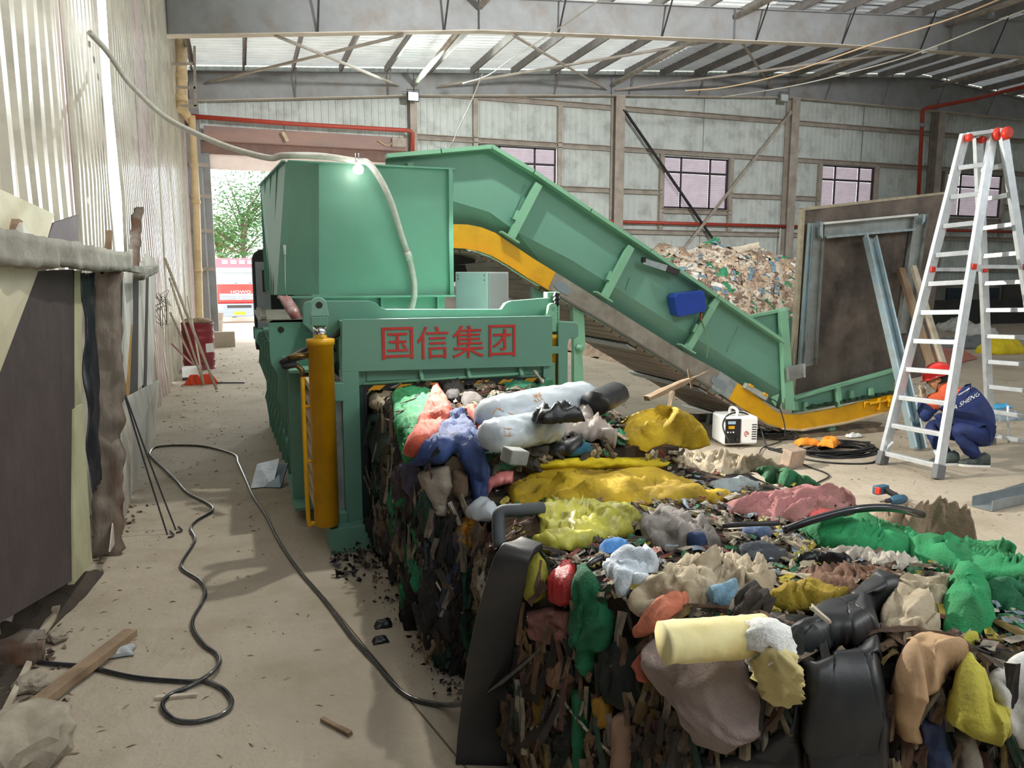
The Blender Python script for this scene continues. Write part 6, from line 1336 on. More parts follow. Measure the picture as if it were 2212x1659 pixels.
H=[
('netting','bright green netting bunched over the upper left corner of the far bale','netting',[(842,850),(885,832),(945,846),(960,862),(935,905),(905,925),(912,985),(885,1035),(866,960),(850,900)],NETG,dict(fg=(0,0,1),fa=.022,lift=.04)),
('rag','crumpled beige rag on the top left corner of the far bale beside the press post','rag',[(783,842),(812,824),(850,830),(848,862),(820,890),(790,885)],BEI,dict(fa=.02)),
('film_bag','black shiny bag hanging below the beige rag on the far bale','bag',[(792,892),(832,888),(848,960),(838,1010),(808,1000),(792,940)],BLKF,dict(fg=(0,0,1),fa=.02,lift=.03)),
('cloth','dark purple cloth hanging lowest left beside the blue one','cloth',[(872,1000),(910,985),(918,1040),(905,1090),(880,1060)],nm_('#3a3852'),dict(fg=(0,0,1),lift=.06)),
('sack','grey woven sack with orange print hanging on the far bale side','sack',[(908,1015),(940,1002),(972,1004),(986,1050),(966,1090),(970,1118),(945,1120),(938,1088),(916,1050)],nm_('#958a7d'),dict(puff=.07,lift=.05,pw=35)),
('cloth','brown hanging cloth right of the grey sack','cloth',[(975,1010),(1012,1020),(1012,1070),(992,1088),(972,1062)],nm_('#5e4c3c'),dict(fg=(0,0,1),lift=.05)),
('cloth','large blue cloth hanging in folds under the coral cloth','cloth',[(957,915),(1000,893),(1032,935),(1058,1010),(1050,1085),(1018,1090),(1006,1020),(985,985),(955,1005),(905,1008),(902,990),(935,960)],BLU,dict(fg=(.2,0,1),lift=.075,fa=.025,puff=.04)),
('cloth','left part of the frayed coral cloth peaked at its top','cloth',[(935,842),(952,845),(972,880),(990,918),(962,958),(905,992),(896,962),(912,905)],COR,dict(fg=(.3,0,1),lift=.10,fa=.025,puff=.04)),
('cloth','right arched strip of coral cloth beside the white rolls','cloth',[(998,886),(1025,890),(1048,920),(1052,952),(1042,985),(1030,960),(1012,912)],COR,dict(fg=(.3,0,1),lift=.10,fa=.02,puff=.03)),
('cloth','black cloth bunched at the top of the far bale behind the coral cloth','cloth',[(945,828),(985,816),(1004,820),(1008,850),(990,880),(960,862)],nm_('#2b2728'),dict(lift=.06,puff=.05,fa=.025)),
('cloth','dark grey cloth lying right of the black one on the far bale','cloth',[(985,850),(1020,842),(1050,866),(1045,884),(1000,888)],nm_('#4d4644'),dict(lift=.05,puff=.03)),
('netting','pale green netting flattened on top of the bale under the press gate','netting',[(1075,822),(1130,812),(1195,815),(1200,838),(1120,845),(1080,840)],nm_('#3f9470'),dict(lift=.02,puff=.015)),
('film_sheet','translucent dirty film sheet draped in front of the white rolls','film',[(1132,955),(1205,896),(1250,888),(1285,890),(1305,925),(1338,955),(1328,975),(1290,962),(1225,952),(1150,965)],FILM,dict(lift=.10,puff=.05,fa=.03,ff=6)),
('rubber_sheet','dark curled sheet under the edge of the translucent film','sheet',[(1165,968),(1225,955),(1262,942),(1262,965),(1235,990),(1180,988)],RUBB,dict(lift=.05,fa=.02)),
('cloth','teal cloth peeking out under the translucent film','cloth',[(1212,978),(1262,958),(1292,960),(1270,985),(1225,992)],nm_('#1c5a70'),dict(lift=.05)),
('mesh_bag','big mustard mesh sack bulging at the right of the far bale top','sack',[(1338,905),(1365,895),(1400,882),(1440,874),(1498,895),(1528,928),(1538,965),(1488,975),(1440,962),(1395,975),(1348,960)],YCL,dict(lift=.05,puff=.10,pw=55,fa=.04,ff=7)),
('cloth','bright yellow cloth band behind the large mustard cloth','cloth',[(1152,1000),(1230,985),(1330,985),(1420,985),(1455,1000),(1400,1018),(1300,1016),(1168,1016)],YBR,dict(lift=.05,puff=.05,fa=.03,fg=(1,0,0))),
('cloth','pink film tuck left of the large mustard cloth','film',[(1043,1035),(1068,1016),(1112,1014),(1108,1046),(1062,1056),(1048,1085)],PN2,dict(lift=.05,puff=.04)),
('cloth','large mustard yellow cloth spread across the bale tops','cloth',[(1100,1048),(1160,1012),(1230,1004),(1310,1008),(1400,1018),(1480,1038),(1520,1060),(1542,1085),(1440,1092),(1300,1094),(1180,1104),(1108,1098),(1094,1068)],YCL,dict(lift=.05,puff=.05,pw=30,fa=.03,ff=7,fg=(1,.2,0),aniso=.85)),
('film_bag','pale yellow crumpled film sack below the mustard cloth','sack',[(1153,1118),(1195,1088),(1260,1090),(1345,1100),(1392,1122),(1372,1160),(1300,1172),(1240,1180),(1162,1172)],YGR,dict(lift=.05,puff=.05,fa=.03,ff=8)),
('film_bag','brighter yellow film flap hanging over the near bale edge','film',[(1148,1182),(1210,1168),(1300,1166),(1268,1196),(1200,1204),(1165,1200)],YGR,dict(lift=.08,puff=.03,fa=.02)),
('film_bag','amber plastic bag on the left side between the bales','bag',[(982,1128),(1012,1100),(1048,1098),(1062,1125),(1052,1168),(1012,1192),(975,1172)],AMB,dict(lift=.05,puff=.05,fa=.025)),
('film_bag','small white plastic bag knotted above the amber bag','bag',[(1020,1092),(1058,1088),(1082,1110),(1062,1138),(1026,1126)],WFL,dict(lift=.09,puff=.03,fa=.02,ff=12)),
('rag','dusty cream rags behind the welding machine side of the near bale','rag',[(1440,985),(1540,970),(1640,985),(1720,1010),(1640,1020),(1540,1030),(1460,1010)],BEI,dict(lift=.02,puff=.04,fa=.04,ff=10)),
('netting','dark green net lying at the far right edge of the near bale','netting',[(1628,1010),(1690,1018),(1750,1042),(1790,1060),(1720,1064),(1650,1045)],nm_('#2a7048'),dict(lift=.05,puff=.03,fg=(1,.5,0))),
('film_sheet','grey-blue film left of the dark green net','film',[(1520,1045),(1600,1030),(1650,1045),(1640,1062),(1560,1068)],nm_('#8e999c',da=.3),dict(lift=.03,puff=.02)),
('cloth','yellow cloth tongue right of the mustard cloth','cloth',[(1500,1062),(1560,1058),(1600,1075),(1555,1090),(1505,1085)],YCL,dict(lift=.03,puff=.03)),
('mesh_sheet','large dusty pink mesh spread on the near bale','mesh',[(1560,1095),(1620,1080),(1700,1066),(1775,1058),(1838,1070),(1852,1098),(1800,1124),(1720,1138),(1640,1132),(1575,1120)],PNK,dict(lift=.05,puff=.05,fa=.03,fg=(1,.3,0))),
('cloth','red cloth corner in front of the pink mesh','cloth',[(1738,1120),(1798,1104),(1812,1118),(1775,1140),(1742,1138)],nm_('#cf5a56',da=.2),dict(lift=.06,puff=.02)),
('rag','grey and tan jacket-like rag in the middle of the near bale','rag',[(1380,1135),(1420,1105),(1480,1118),(1545,1150),(1562,1188),(1500,1204),(1430,1195),(1390,1182)],GRY,dict(lift=.05,puff=.06,fa=.035,ff=8)),
('cloth','navy blue scrap showing in the hollow of the grey rag','cloth',[(1480,1182),(1512,1176),(1536,1192),(1512,1206),(1486,1202)],nm_('#1f3358',da=.1),dict(lift=.10,puff=.01)),
('rag','dark striped bundle right of the navy scrap','rag',[(1590,1195),(1640,1180),(1700,1195),(1704,1222),(1640,1228),(1600,1216)],nm_('#3a4048'),dict(lift=.05,puff=.04,fg=(1,0,0))),
('rag','blue-grey flat cloth before the red cloth corner','cloth',[(1600,1148),(1660,1142),(1680,1158),(1640,1170),(1602,1166)],nm_('#4c6080'),dict(lift=.04,puff=.02)),
('cloth','bright blue scrap by the end of the black cable','cloth',[(1288,1198),(1330,1184),(1372,1200),(1350,1216),(1300,1214)],nm_('#3f78b5',da=.15),dict(lift=.08,puff=.02)),
('rag','whitish blue rags below the bright blue scrap','rag',[(1302,1232),(1345,1212),(1400,1210),(1432,1232),(1402,1280),(1345,1292),(1316,1264)],nm_('#bcc6cf',da=.3),dict(lift=.06,puff=.05,fa=.035)),
('rag','heap of crumpled beige cloth in the middle front of the near bale','rag',[(1352,1300),(1400,1248),(1480,1216),(1580,1216),(1660,1240),(1690,1272),(1650,1312),(1565,1338),(1450,1342),(1388,1334)],BEI,dict(lift=.06,puff=.08,pw=40,fa=.05,ff=9)),
('cloth','light blue dirty cloth hanging at the front of the beige heap','cloth',[(1522,1318),(1570,1298),(1602,1300),(1580,1330),(1545,1346)],nm_('#6f93a8'),dict(lift=.12,puff=.02)),
('cloth','peach coloured cloth at the left front of the beige heap','cloth',[(1392,1340),(1440,1305),(1492,1318),(1488,1345),(1440,1362),(1400,1372)],nm_('#bd6f54'),dict(lift=.09,puff=.03)),
('rag','brown flattened rags in the middle right of the near bale','rag',[(1712,1242),(1800,1232),(1900,1238),(1972,1248),(1930,1278),(1830,1304),(1760,1282)],BRN,dict(lift=.04,puff=.04,fa=.03,ff=10)),
('film_bag','black crumpled film on top of the brown rags','film',[(1712,1212),(1790,1208),(1850,1226),(1840,1242),(1780,1240),(1720,1232)],BLKF,dict(lift=.07,puff=.03,fa=.03,ff=14)),
('mesh_bag','mustard knit cloth in front of the brown rags','cloth',[(1648,1306),(1692,1284),(1762,1276),(1800,1290),(1832,1312),(1800,1334),(1722,1332),(1668,1326)],M('mustard knit','#a8902a','#8a741c',rough=.9,ns=9,bump=.6,bs=90,dirt='#5a4a24',dirts=6,dirta=.5),dict(lift=.06,puff=.06,fa=.03)),
('rag','whitish rags with blue streaks behind the brown rags','rag',[(1750,1195),(1820,1190),(1900,1205),(1980,1222),(2010,1240),(1900,1236),(1800,1222)],nm_('#b5ada0'),dict(lift=.05,puff=.03,fa=.03,ff=12)),
('netting','large bright green net spread over the right of the near bale','netting',[(1714,1146),(1780,1140),(1840,1138),(1866,1118),(1884,1146),(1950,1160),(1998,1185),(2070,1182),(2150,1196),(2200,1225),(2240,1262),(2230,1300),(2150,1282),(2090,1262),(2040,1244),(1950,1216),(1850,1208),(1770,1190)],NETG,dict(lift=.07,puff=.06,fa=.035,fg=(1,-.5,0),ff=7)),
('rag','brown and grey plastic rags heaped behind the green net at right','rag',[(1868,1120),(1950,1110),(2040,1098),(2092,1118),(2112,1180),(2060,1180),(1990,1172),(1900,1142)],nm_('#8d7862'),dict(lift=.06,puff=.07,fa=.05,ff=9)),
('netting','bulging green netting bag hanging at the right front of the near bale','netting',[(2038,1262),(2062,1242),(2104,1262),(2132,1312),(2158,1372),(2110,1396),(2060,1400),(2034,1380),(2028,1320)],NETG,dict(lift=.10,puff=.08,pw=45,fa=.02)),
('netting','green net lobe at the right edge of the picture','netting',[(2098,1282),(2150,1272),(2235,1262),(2235,1330),(2176,1340),(2130,1318)],NETD,dict(lift=.07,puff=.06,pw=30,fa=.03)),
('rag','large beige folded cloth left of the green netting bag','cloth',[(1895,1330),(1930,1290),(1962,1264),(2046,1268),(2040,1330),(2030,1384),(2000,1412),(1940,1408),(1906,1396)],BEI,dict(lift=.07,puff=.07,pw=35,fa=.045,fg=(1,0,-.8),ff=8)),
('rubber_sheet','dark rubber sheet lying above the stuffed sack','sheet',[(1560,1344),(1640,1338),(1780,1342),(1790,1360),(1730,1392),(1690,1390),(1650,1360)],RUBB,dict(lift=.05,puff=.03,fa=.012,ff=4)),
('rubber_sheet','big black rubber sheet arched toward the beige cloth','sheet',[(1696,1405),(1752,1372),(1830,1330),(1905,1288),(1942,1300),(1944,1332),(1898,1350),(1908,1408),(1850,1428),(1790,1426),(1736,1444)],RUBB,dict(lift=.12,puff=.05,fa=.008,ff=3,fine=.05)),
('rubber_sheet','big black rubber sheet hanging at the front below the arched one','sheet',[(1740,1446),(1860,1428),(1905,1412),(1916,1520),(1908,1662),(1745,1662),(1728,1560)],RUBB,dict(lift=.10,puff=.04,fa=.010,ff=3,fine=.05)),
('rubber_sheet','black rubber sheet curving under the grey-pink sack','sheet',[(1490,1600),(1560,1625),(1660,1590),(1732,1500),(1742,1662),(1520,1662)],RUBB,dict(lift=.05,puff=.03,fa=.010,ff=3,fine=.05)),
('paper_bag','tan paper bag torn open at the lower right','bag',[(1922,1470),(1950,1424),(2000,1412),(2080,1426),(2090,1450),(2030,1478),(1985,1500),(1975,1540),(1992,1580),(1930,1570),(1918,1520)],TAN,dict(lift=.09,puff=.06,fa=.02,ff=5)),
('film_bag','yellow rag knotted below the tan paper bag at right','rag',[(2050,1480),(2078,1456),(2110,1468),(2120,1495),(2160,1498),(2150,1552),(2080,1560),(2040,1530)],nm_('#b5ab42'),dict(lift=.10,puff=.05,fa=.03)),
('film_bag','small yellow scrap above the tan paper bag','rag',[(2044,1418),(2080,1396),(2104,1398),(2116,1418),(2070,1424)],nm_('#a8a43a'),dict(lift=.07,puff=.03)),
('rag','dirty white rags at the right edge below the netting','rag',[(2122,1470),(2180,1450),(2240,1448),(2240,1600),(2180,1590),(2140,1540)],WHR,dict(lift=.06,puff=.06,fa=.04,ff=8)),
('rag','dark blue rag hanging at the lower right','rag',[(1972,1540),(2040,1530),(2052,1662),(1990,1662)],nm_('#2f3a58'),dict(lift=.06,puff=.04,fg=(0,0,1))),
('film_sheet','grey translucent strip hanging beside the dark blue rag','film',[(2052,1560),(2090,1555),(2112,1662),(2056,1662)],nm_('#8a8278'),dict(lift=.07,puff=.03,fg=(0,0,1))),
('film_bag','olive yellow bag bulging from the near bale left side','bag',[(1130,1212),(1168,1200),(1188,1225),(1184,1290),(1160,1306),(1138,1282)],nm_('#9a9636'),dict(lift=.05,puff=.04,fg=(0,0,1))),
('film_bag','red and white plastic bag in the near bale side','bag',[(1196,1250),(1222,1228),(1248,1226),(1250,1300),(1222,1312),(1198,1300)],nm_('#b52a2c',da=.2,rough=.4),dict(lift=.05,puff=.03,fa=.025)),
('cloth','brownish pink cloth flap under the red bag','cloth',[(1146,1316),(1190,1308),(1246,1318),(1250,1388),(1200,1392),(1154,1382)],nm_('#855850'),dict(lift=.05,puff=.03,fg=(1,0,0))),
('netting','dark green netting hanging down the near bale front','netting',[(1252,1262),(1276,1228),(1300,1262),(1340,1345),(1326,1400),(1300,1412),(1290,1480),(1262,1440),(1246,1350)],NETD,dict(lift=.07,puff=.05,fg=(.2,0,1),fa=.03)),
('netting','dark green netting strip continuing to the floor','netting',[(1244,1480),(1280,1490),(1278,1662),(1244,1662)],NETD,dict(lift=.05,puff=.03,fg=(0,0,1))),
('cloth','almost black drape on the near bale front left of the sack','cloth',[(1300,1390),(1350,1370),(1400,1400),(1412,1500),(1380,1540),(1320,1520),(1300,1460)],nm_('#18201c'),dict(lift=.05,puff=.03,fg=(0,0,1))),
('paper_bag','small tan bag hanging under the brownish pink cloth','bag',[(1190,1428),(1238,1414),(1262,1470),(1226,1492),(1196,1476)],nm_('#80604a'),dict(lift=.06,puff=.03)),
('cloth','tan cloth strip near the bottom of the near bale front','cloth',[(1334,1540),(1364,1524),(1382,1560),(1374,1662),(1334,1662)],nm_('#957862'),dict(lift=.06,puff=.03,fg=(0,0,1))),
('film_bag','coral plastic bit at the left of the grey-pink sack','film',[(1382,1432),(1404,1398),(1428,1440),(1432,1472),(1396,1474)],nm_('#b3604f',da=.2),dict(lift=.08,puff=.02)),
('film_bag','mustard rag low on the near bale front','rag',[(1292,1502),(1328,1488),(1338,1560),(1304,1576)],nm_('#8c6818'),dict(lift=.06,puff=.03,fg=(0,0,1))),
('film_bag','dark amber rag left of the mustard one','rag',[(1158,1500),(1184,1490),(1190,1570),(1164,1584)],nm_('#75560f'),dict(lift=.05,puff=.03,fg=(0,0,1))),
('sack','large grey-pink woven sack hanging open at the near front, folded over the cream foam','sack',[(1412,1378),(1438,1360),(1500,1372),(1560,1395),(1618,1400),(1625,1450),(1672,1500),(1676,1545),(1638,1580),(1582,1616),(1520,1598),(1478,1560),(1452,1480),(1420,1430)],SACK,dict(lift=.12,puff=.12,pw=60,fa=.022,ff=5,fg=(1,0,-.6))),
]
HZ=[h[3] for h in H]
F1L=[(785,835),(960,850),(1065,1010),(1020,1200),(1010,1470),(960,1400),(840,1240),(790,1170)]
scatter(b1,95,F1L,['#4a4450','#3a332f','#6a5646','#a8957a','#8a7d70','#23232a','#1d4a3a','#5a4a52','#7b6a58','#2a2726','#17181c'],.07,.17,3.2,1,vert=True)
scatter(b1,26,[(835,850),(940,870),(930,1200),(900,1320),(870,1250),(850,1000)],['#1f8a5a','#2a9a6a','#1a6a48','#238f63'],.06,.14,4,2,vert=True,lift=.02)
scatter(b1,22,[(880,1090),(965,1080),(960,1380),(900,1300)],['#101114','#17181c','#0d0e10'],.08,.16,3,3,vert=True,lift=.02)
scatter(b1,70,[(800,820),(1200,805),(1420,880),(1300,1000),(1070,1000),(950,870),(820,850)],['#b5a387','#9a8a72','#3f8f68','#56504a','#c2b79e','#7b6a52','#2f2b2b','#a89a8c','#3a8a62'],.06,.15,2,4)
scraps(b1,320,F1L,['#4a4450','#7f7466','#8d8068','#2f5a48','#2a2726','#a39a8c','#5e463e','#3c4656','#17181c','#4a4036'],.018,.045,5,vert=True,lift=.03)
scraps(b1,420,[(800,815),(1200,800),(1430,880),(1300,1000),(1070,1000),(950,870)],['#c9b68f','#9a8a72','#3f9a6e','#4a443e','#d5cbb4','#6e5a42','#8f5a4c'],.015,.045,6,lift=.02)
F2=[(1000,1110),(1150,1180),(1300,1270),(1450,1340),(1900,1400),(2212,1420),(2212,1659),(1100,1659),(1010,1480),(1040,1250)]
DKP=['#1a1715','#2b221b','#4a3626','#6b4f3a','#7a5c46','#143a2a','#15181a','#5a4630','#8a6d55','#33301f','#3c3a38','#604a3c','#1f2a24','#6e5f50']
scatter(b2,190,F2,DKP,.055,.12,3,11,vert=True)
scatter(b2,26,[(1000,1130),(1090,1150),(1060,1300),(1010,1440)],['#b9a88a','#9a8a72','#c9c2b4','#7b5c40','#5b4a38','#a87e2c'],.06,.11,3,12,vert=True,lift=.02)
T2=[(1060,1060),(1300,990),(1560,960),(1900,1080),(2100,1160),(2212,1260),(2212,1420),(1950,1400),(1500,1360),(1300,1270),(1150,1190)]
scatter(b2,115,T2,['#b0a48e','#8f8577','#a39a8a','#c2b9a6','#6e5f50','#7a8794','#9c8a6e','#4a4038','#c9c6bd','#8a6a56','#5a6a7c','#a89c52'],.05,.13,2,13,lift=.015)
scraps(b2,480,F2,['#6b4f3a','#7d644e','#1a1715','#8f8068','#6a5038','#2c4a3a','#7a6430','#9a9080','#3c3a38','#5a3a34','#2b221b'],.015,.04,14,vert=True,lift=.03)
scraps(b2,800,T2,['#c2b59a','#a89a82','#d2cab8','#7b6a55','#4a4038','#8fa0ad','#c9b64a','#8a4a42','#b5aa96','#2f7a52'],.012,.036,15,lift=.02)
for i,(n_,lb,ct,pg,mt_,kw) in enumerate(H):
    patch(n_,lb,ct,pg,mt_,seed=i*1.7+2,sp=kw.pop('sp',4.3),**kw)
# plastic rolls, foam roll and tubes that lie free on the bales
def roll(name,label,cat,p0,p1,r0,mat,seed,wr=.012,n=36,K=28,ends=.35,sq=.8,fr_=16):
    p0=Vector(p0);p1=Vector(p1);d=(p1-p0).normalized();s_=d.cross(Vector((0,0,1))).normalized();u=s_.cross(d); vs=[]
    for i in range(n+1):
        t=i/n; e=min(t,1-t)/(ends or 1e-3); rr=r0*(1 if e>=1 else (1-(1-e)**2.2)**.5) if ends else r0; rr=max(rr,.004)
        for k in range(K):
            a=2*math.pi*k/K; q=p0.lerp(p1,t); w_=wr*((1-2*abs(noise.noise(Vector((t*fr_*.35+seed,math.cos(a)*1.6,math.sin(a)*1.6)))))+.5*noise.noise(Vector((t*fr_,math.cos(a)*3,math.sin(a)*3+seed)))); vs.append(q+(s_*math.cos(a)+u*math.sin(a)*sq)*(rr+w_*min(1,e*2 if ends else 1)))
    mb=MB(); mb.add(vs,[(i*K+k,i*K+(k+1)%K,(i+1)*K+(k+1)%K,(i+1)*K+k) for i in range(n) for k in range(K)]+[tuple(range(K-1,-1,-1)),tuple(n*K+k for k in range(K))],0,True); o=obj(name,mb,mat); tag(o,label,cat); return o
r1=roll('plastic_roll','long white plastic-wrapped roll across the far bale, back one','roll',W(1035,905,Z=1.12),W(1285,858,Z=1.13),.115,WFL,1,ends=.18)
r2=roll('plastic_roll','white plastic-wrapped roll with grey end, in front of the longer roll','roll',W(1045,945,Z=1.10),W(1205,918,Z=1.10),.085,WFL,2,ends=.12)
OR_=M('orange print','#c98a5a',rough=.5)
def print_on(parent_o,txt,px,size,ang):
    me=parent_o.data; mw=ORG[parent_o.name]; bb=BVHTree.FromPolygons([v.co+mw for v in me.vertices],[tuple(p.vertices) for p in me.polygons]); t=text_mb(txt,size,0,Matrix()); m2=MB(); ok=[]
    for v in t.v:
        x=px[0]+v.x*math.cos(ang)+v.y*math.sin(ang); y=px[1]+v.x*math.sin(ang)-v.y*math.cos(ang); h=bb.ray_cast(CAMV,ray(x,y).normalized()); ok.append(h[0] is not None); m2.v.append(h[0]-ray(x,y).normalized()*.004 if h[0] else Vector(mw))
    m2.f=[f for f in t.f if all(ok[i] for i in f)]; m2.m=[0]*len(m2.f); m2.sm=[False]*len(m2.f)
    if m2.f: obj('orange_print',m2,OR_,parent_o,fix=False)
print_on(r1,'彩 兑',(1165,872),22,1.2); print_on(r1,'广 工',(1090,898),24,.4); print_on(r2,'江',(1098,935),22,-.1)
rb=roll('rubber_roll','short black rubber roll on top right of the far bale','roll',W(1283,872,Z=1.15),W(1330,850,Z=1.17),.075,RUBB,3,wr=.004,n=10,ends=0)
roll('foam_tube','dark grey foam tube end sticking out by the coral cloth','tube',W(1050,928,Z=1.1),W(1072,922,Z=1.12),.035,RUBB,4,wr=.003,n=8,ends=0)
cloth_at('film_bag','black shredded film bundle on the front of the long white roll','bag',tuple(W(1205,888,Z=1.2)),(.2,.13),.06,BLKF,31,fr_=14,z=.0)
mb=MB(); p=W(1112,985,Z=1.07); mb.obox(p,(.09,.07,.06),(.1,.2,.3)); o=obj('foam_block',mb,M('grey foam block','#9fa19c','#6b6c69',rough=.8,ns=5),bevel=.006); tag(o,'small grey foam block in front of the white rolls','block')
fm=roll('foam_roll','cream foam roll lying on top of the grey-pink sack','foam roll',W(1432,1388,Z=.91),W(1655,1372,Z=.91),.058,M('cream foam','#e6dca6','#d9c988',rough=.7,ns=4,dirt='#c2a04a',dirts=4,dirta=.5,bump=.1),5,wr=.004,n=24,ends=0)
st_=roll('white_stuffing','white fluffy stuffing spilling at the right end of the foam roll','stuffing',W(1650,1355,Z=.97),W(1672,1450,Z=.80),.048,M('white fluff','#f2f3f0','#dcdcd8',rough=1,ns=12,bump=.8,bs=40),6,wr=.02,n=20,ends=.3,fr_=20)
roll('cream_sheet','torn cream sheet hanging right of the stuffing','sheet',W(1672,1400,Z=.93),W(1688,1520,Z=.72),.035,M('cream torn sheet','#cfc28c','#b5a66c',rough=.8,ns=6,dirt='#8a7438',dirts=5),7,wr=.03,n=20,ends=.3,sq=.5)
def band(name,label,cat,ctr,wid,mat,th=.02,side=None):
    """thick flat strip along a centre line; side = width direction"""
    P_=curve_pts(ctr,8); mb=MB(); n=len(P_); vs=[]; sdv=Vector(side).normalized()
    for i,p in enumerate(P_):
        d=(P_[min(i+1,n-1)]-P_[max(i-1,0)]).normalized(); s_=(sdv-d*sdv.dot(d)).normalized(); nn=d.cross(s_); w_=wid[0]+(wid[1]-wid[0])*i/(n-1)
        vs+=[p-s_*w_/2-nn*th/2,p+s_*w_/2-nn*th/2,p+s_*w_/2+nn*th/2,p-s_*w_/2+nn*th/2]
    mb.add(vs,[(i*4+k,i*4+(k+1)%4,(i+1)*4+(k+1)%4,(i+1)*4+k) for i in range(n-1) for k in range(4)]+[(3,2,1,0),tuple((n-1)*4+k for k in range(4))]); o=obj(name,mb,mat,bevel=.003,smooth=True); tag(o,label,cat); return o
band('rubber_slab','long black rubber slab leaning from the floor over the left edge of the near bale','rubber slab',[W(1040,1650,Z=.0),W(1042,1560,D=2.58),W(1062,1400,D=2.48),W(1090,1270,D=2.42),W(1112,1200,D=2.42),W(1150,1172,D=2.5)],(.19,.09),RUBB,.025,side=(.9,-.35,0))
tubething('foam_tube','dark grey bent foam strip at the corner below the mustard cloth','tube',[W(1172,1098,D=2.75),W(1120,1102,D=2.7),W(1082,1106,D=2.68),W(1076,1130,D=2.66),W(1080,1180,D=2.62)],.024,M('grey foam tube','#4a4f54','#3a3e42',rough=.7),n=6,seg=10)
tubething('black_hose','black hose arching over the pink mesh toward the right','hose',[W(1692,1146,Z=.93),W(1760,1122,Z=.97),W(1850,1100,Z=1.0),W(1930,1098,Z=.98),W(1992,1112,Z=.9)],.014,CBL,n=8)
tubething('black_strip','short black strip left of the hose end','strip',[W(1560,1136,Z=.94),W(1620,1132,Z=.95),W(1682,1130,Z=.94)],.009,BLACK,n=6)
def surf_line(name,label,cat,px,r,mat,off=.05,group=None):
    P_=[]; 
    for (a,b) in zip(px,px[1:]):
        m_=max(2,int(math.hypot(b[0]-a[0],b[1]-a[1])/14))
        for k in range(m_):
            x=a[0]+(b[0]-a[0])*k/m_; y=a[1]+(b[1]-a[1])*k/m_; h=BV.ray_cast(CAMV,ray(x,y).normalized())
            if h[0]: P_.append(h[0]-ray(x,y).normalized()*(off+.008*math.sin(k*1.7)))
    for _ in range(2): P_=[P_[0]]+[(P_[i-1]+P_[i]*2+P_[i+1])/4 for i in range(1,len(P_)-1)]+[P_[-1]]
    mb=MB(); mb.tube(P_,r,6); o=obj(name,mb,mat); tag(o,label,cat,group)
TW=M('striped twine','#b5aa94','#5c5348',rough=.9,ns=60,contrast=.1,bump=.4,bs=120)
for px,lb in (([(833,905),(905,930)],'short light twine over the green netting of the far bale'),([(822,1005),(870,1050),(950,1110)],'twisted twine crossing the middle of the far bale side'),([(790,1030),(830,1065),(860,1080)],'thin twine at the left side of the far bale'),([(800,1150),(850,1200),(905,1240)],'twine low on the far bale side, nearest the floor'),([(800,1090),(850,1115),(900,1180),(960,1290)],'long twine running down the far bale toward the floor'),([(1070,1125),(1095,1165)],'short speckled twine by the bent foam strip'),([(1180,1205),(1240,1215),(1300,1228)],'twine over the edge of the near bale by the yellow flap'),([(1560,1215),(1730,1232),(1900,1240),(2040,1246)],'thin dark cord stretched across the top of the near bale'),([(1100,1545),(1130,1590),(1160,1640)],'twine at the bottom of the near bale left of the amber rag'),([(1205,1500),(1260,1570),(1330,1640)],'knotted twine low in the middle of the near bale front'),([(1070,905),(1170,885),(1195,880)],'dark cord tied across the long white roll')):
    surf_line('baling_twine',lb,'twine',px,.005,TW,off=.09 if 'edge' in lb or 'green' in lb else .07)
def stick(name,label,a,b,w_,mat=WOOD,seed=1,taper=.4): rough_beam(name,label,'stick',a,b,w_,w_*.6,mat,seed,.006,12,taper=taper)
stick('wood_stick','long splintered stick pointing up right from the far bale before the conveyor',W(1398,862,D=4.15),W(1532,800,D=4.45),.045,seed=21,taper=.75)
stick('wood_stick','short upright splinter crossing the long stick',W(1494,838,D=4.36),W(1486,798,D=4.36),.022,seed=22,taper=.2)
stick('wood_stick','splintered stick end hanging under the long stick',W(1440,905,D=3.92),W(1452,848,D=4.15),.03,seed=23)
stick('plank_stick','split pale plank end pointing right over the tan paper bag',W(2030,1440,D=1.75),W(2225,1428,D=1.95),.045,TAN,24,.2)
stick('wood_stick','pale stick on the top of the far bale beside the hook post',W(1155,802,D=5.3),W(1190,845,D=5.1),.025,WOODP,25,.3)
stick('wood_stick','curved pale stick on the mustard knit cloth',W(1752,1310,Z=.95),W(1790,1342,Z=.92),.016,WOODP,26,.2)
# dark crumbs at foot of the press and along the bale
rn=random.Random(31); mb=MB()
for k in range(420):
    t_=rn.random(); 
    if t_<.5: c_=W(rn.uniform(715,840),rn.gauss(1215,18),Z=0)
    else: 
        s_=rn.random(); c_=W(850+s_*170+rn.gauss(-25,22),1250+s_*260+rn.gauss(0,12),Z=0)
    r_=rn.uniform(.006,.03)*(1 if t_<.5 else .6); z_=rn.uniform(0,.05) if t_<.5 and c_.x>.6 else 0
    b=Vector((c_.x,c_.y,z_)); v_=[b+Vector((rn.uniform(-1,1),rn.uniform(-1,1),rn.uniform(0,1.6)))*r_ for _ in range(5)]; mb.add(v_,[(0,1,2),(0,2,3),(0,3,4),(1,2,4),(2,3,4)],rn.choice((0,0,0,1,2)))
o=obj('black_crumbs',mb,[BLKF,pal('#3a332f'),pal('#8f8272')],kind='stuff',fix=False); o['label']='black crumbs and shreds swept at the foot of the press and far bale'; o['category']='crumbs'
cloth_at('film_scrap','small black scrap on the floor between the cable and the bale','scrap',(828,1352),(.09,.06),.025,BLKF,41,z=.015)
cloth_at('film_scrap','smaller black scrap below the other one on the floor','scrap',(822,1386),(.07,.05),.02,BLKF,42,z=.012)
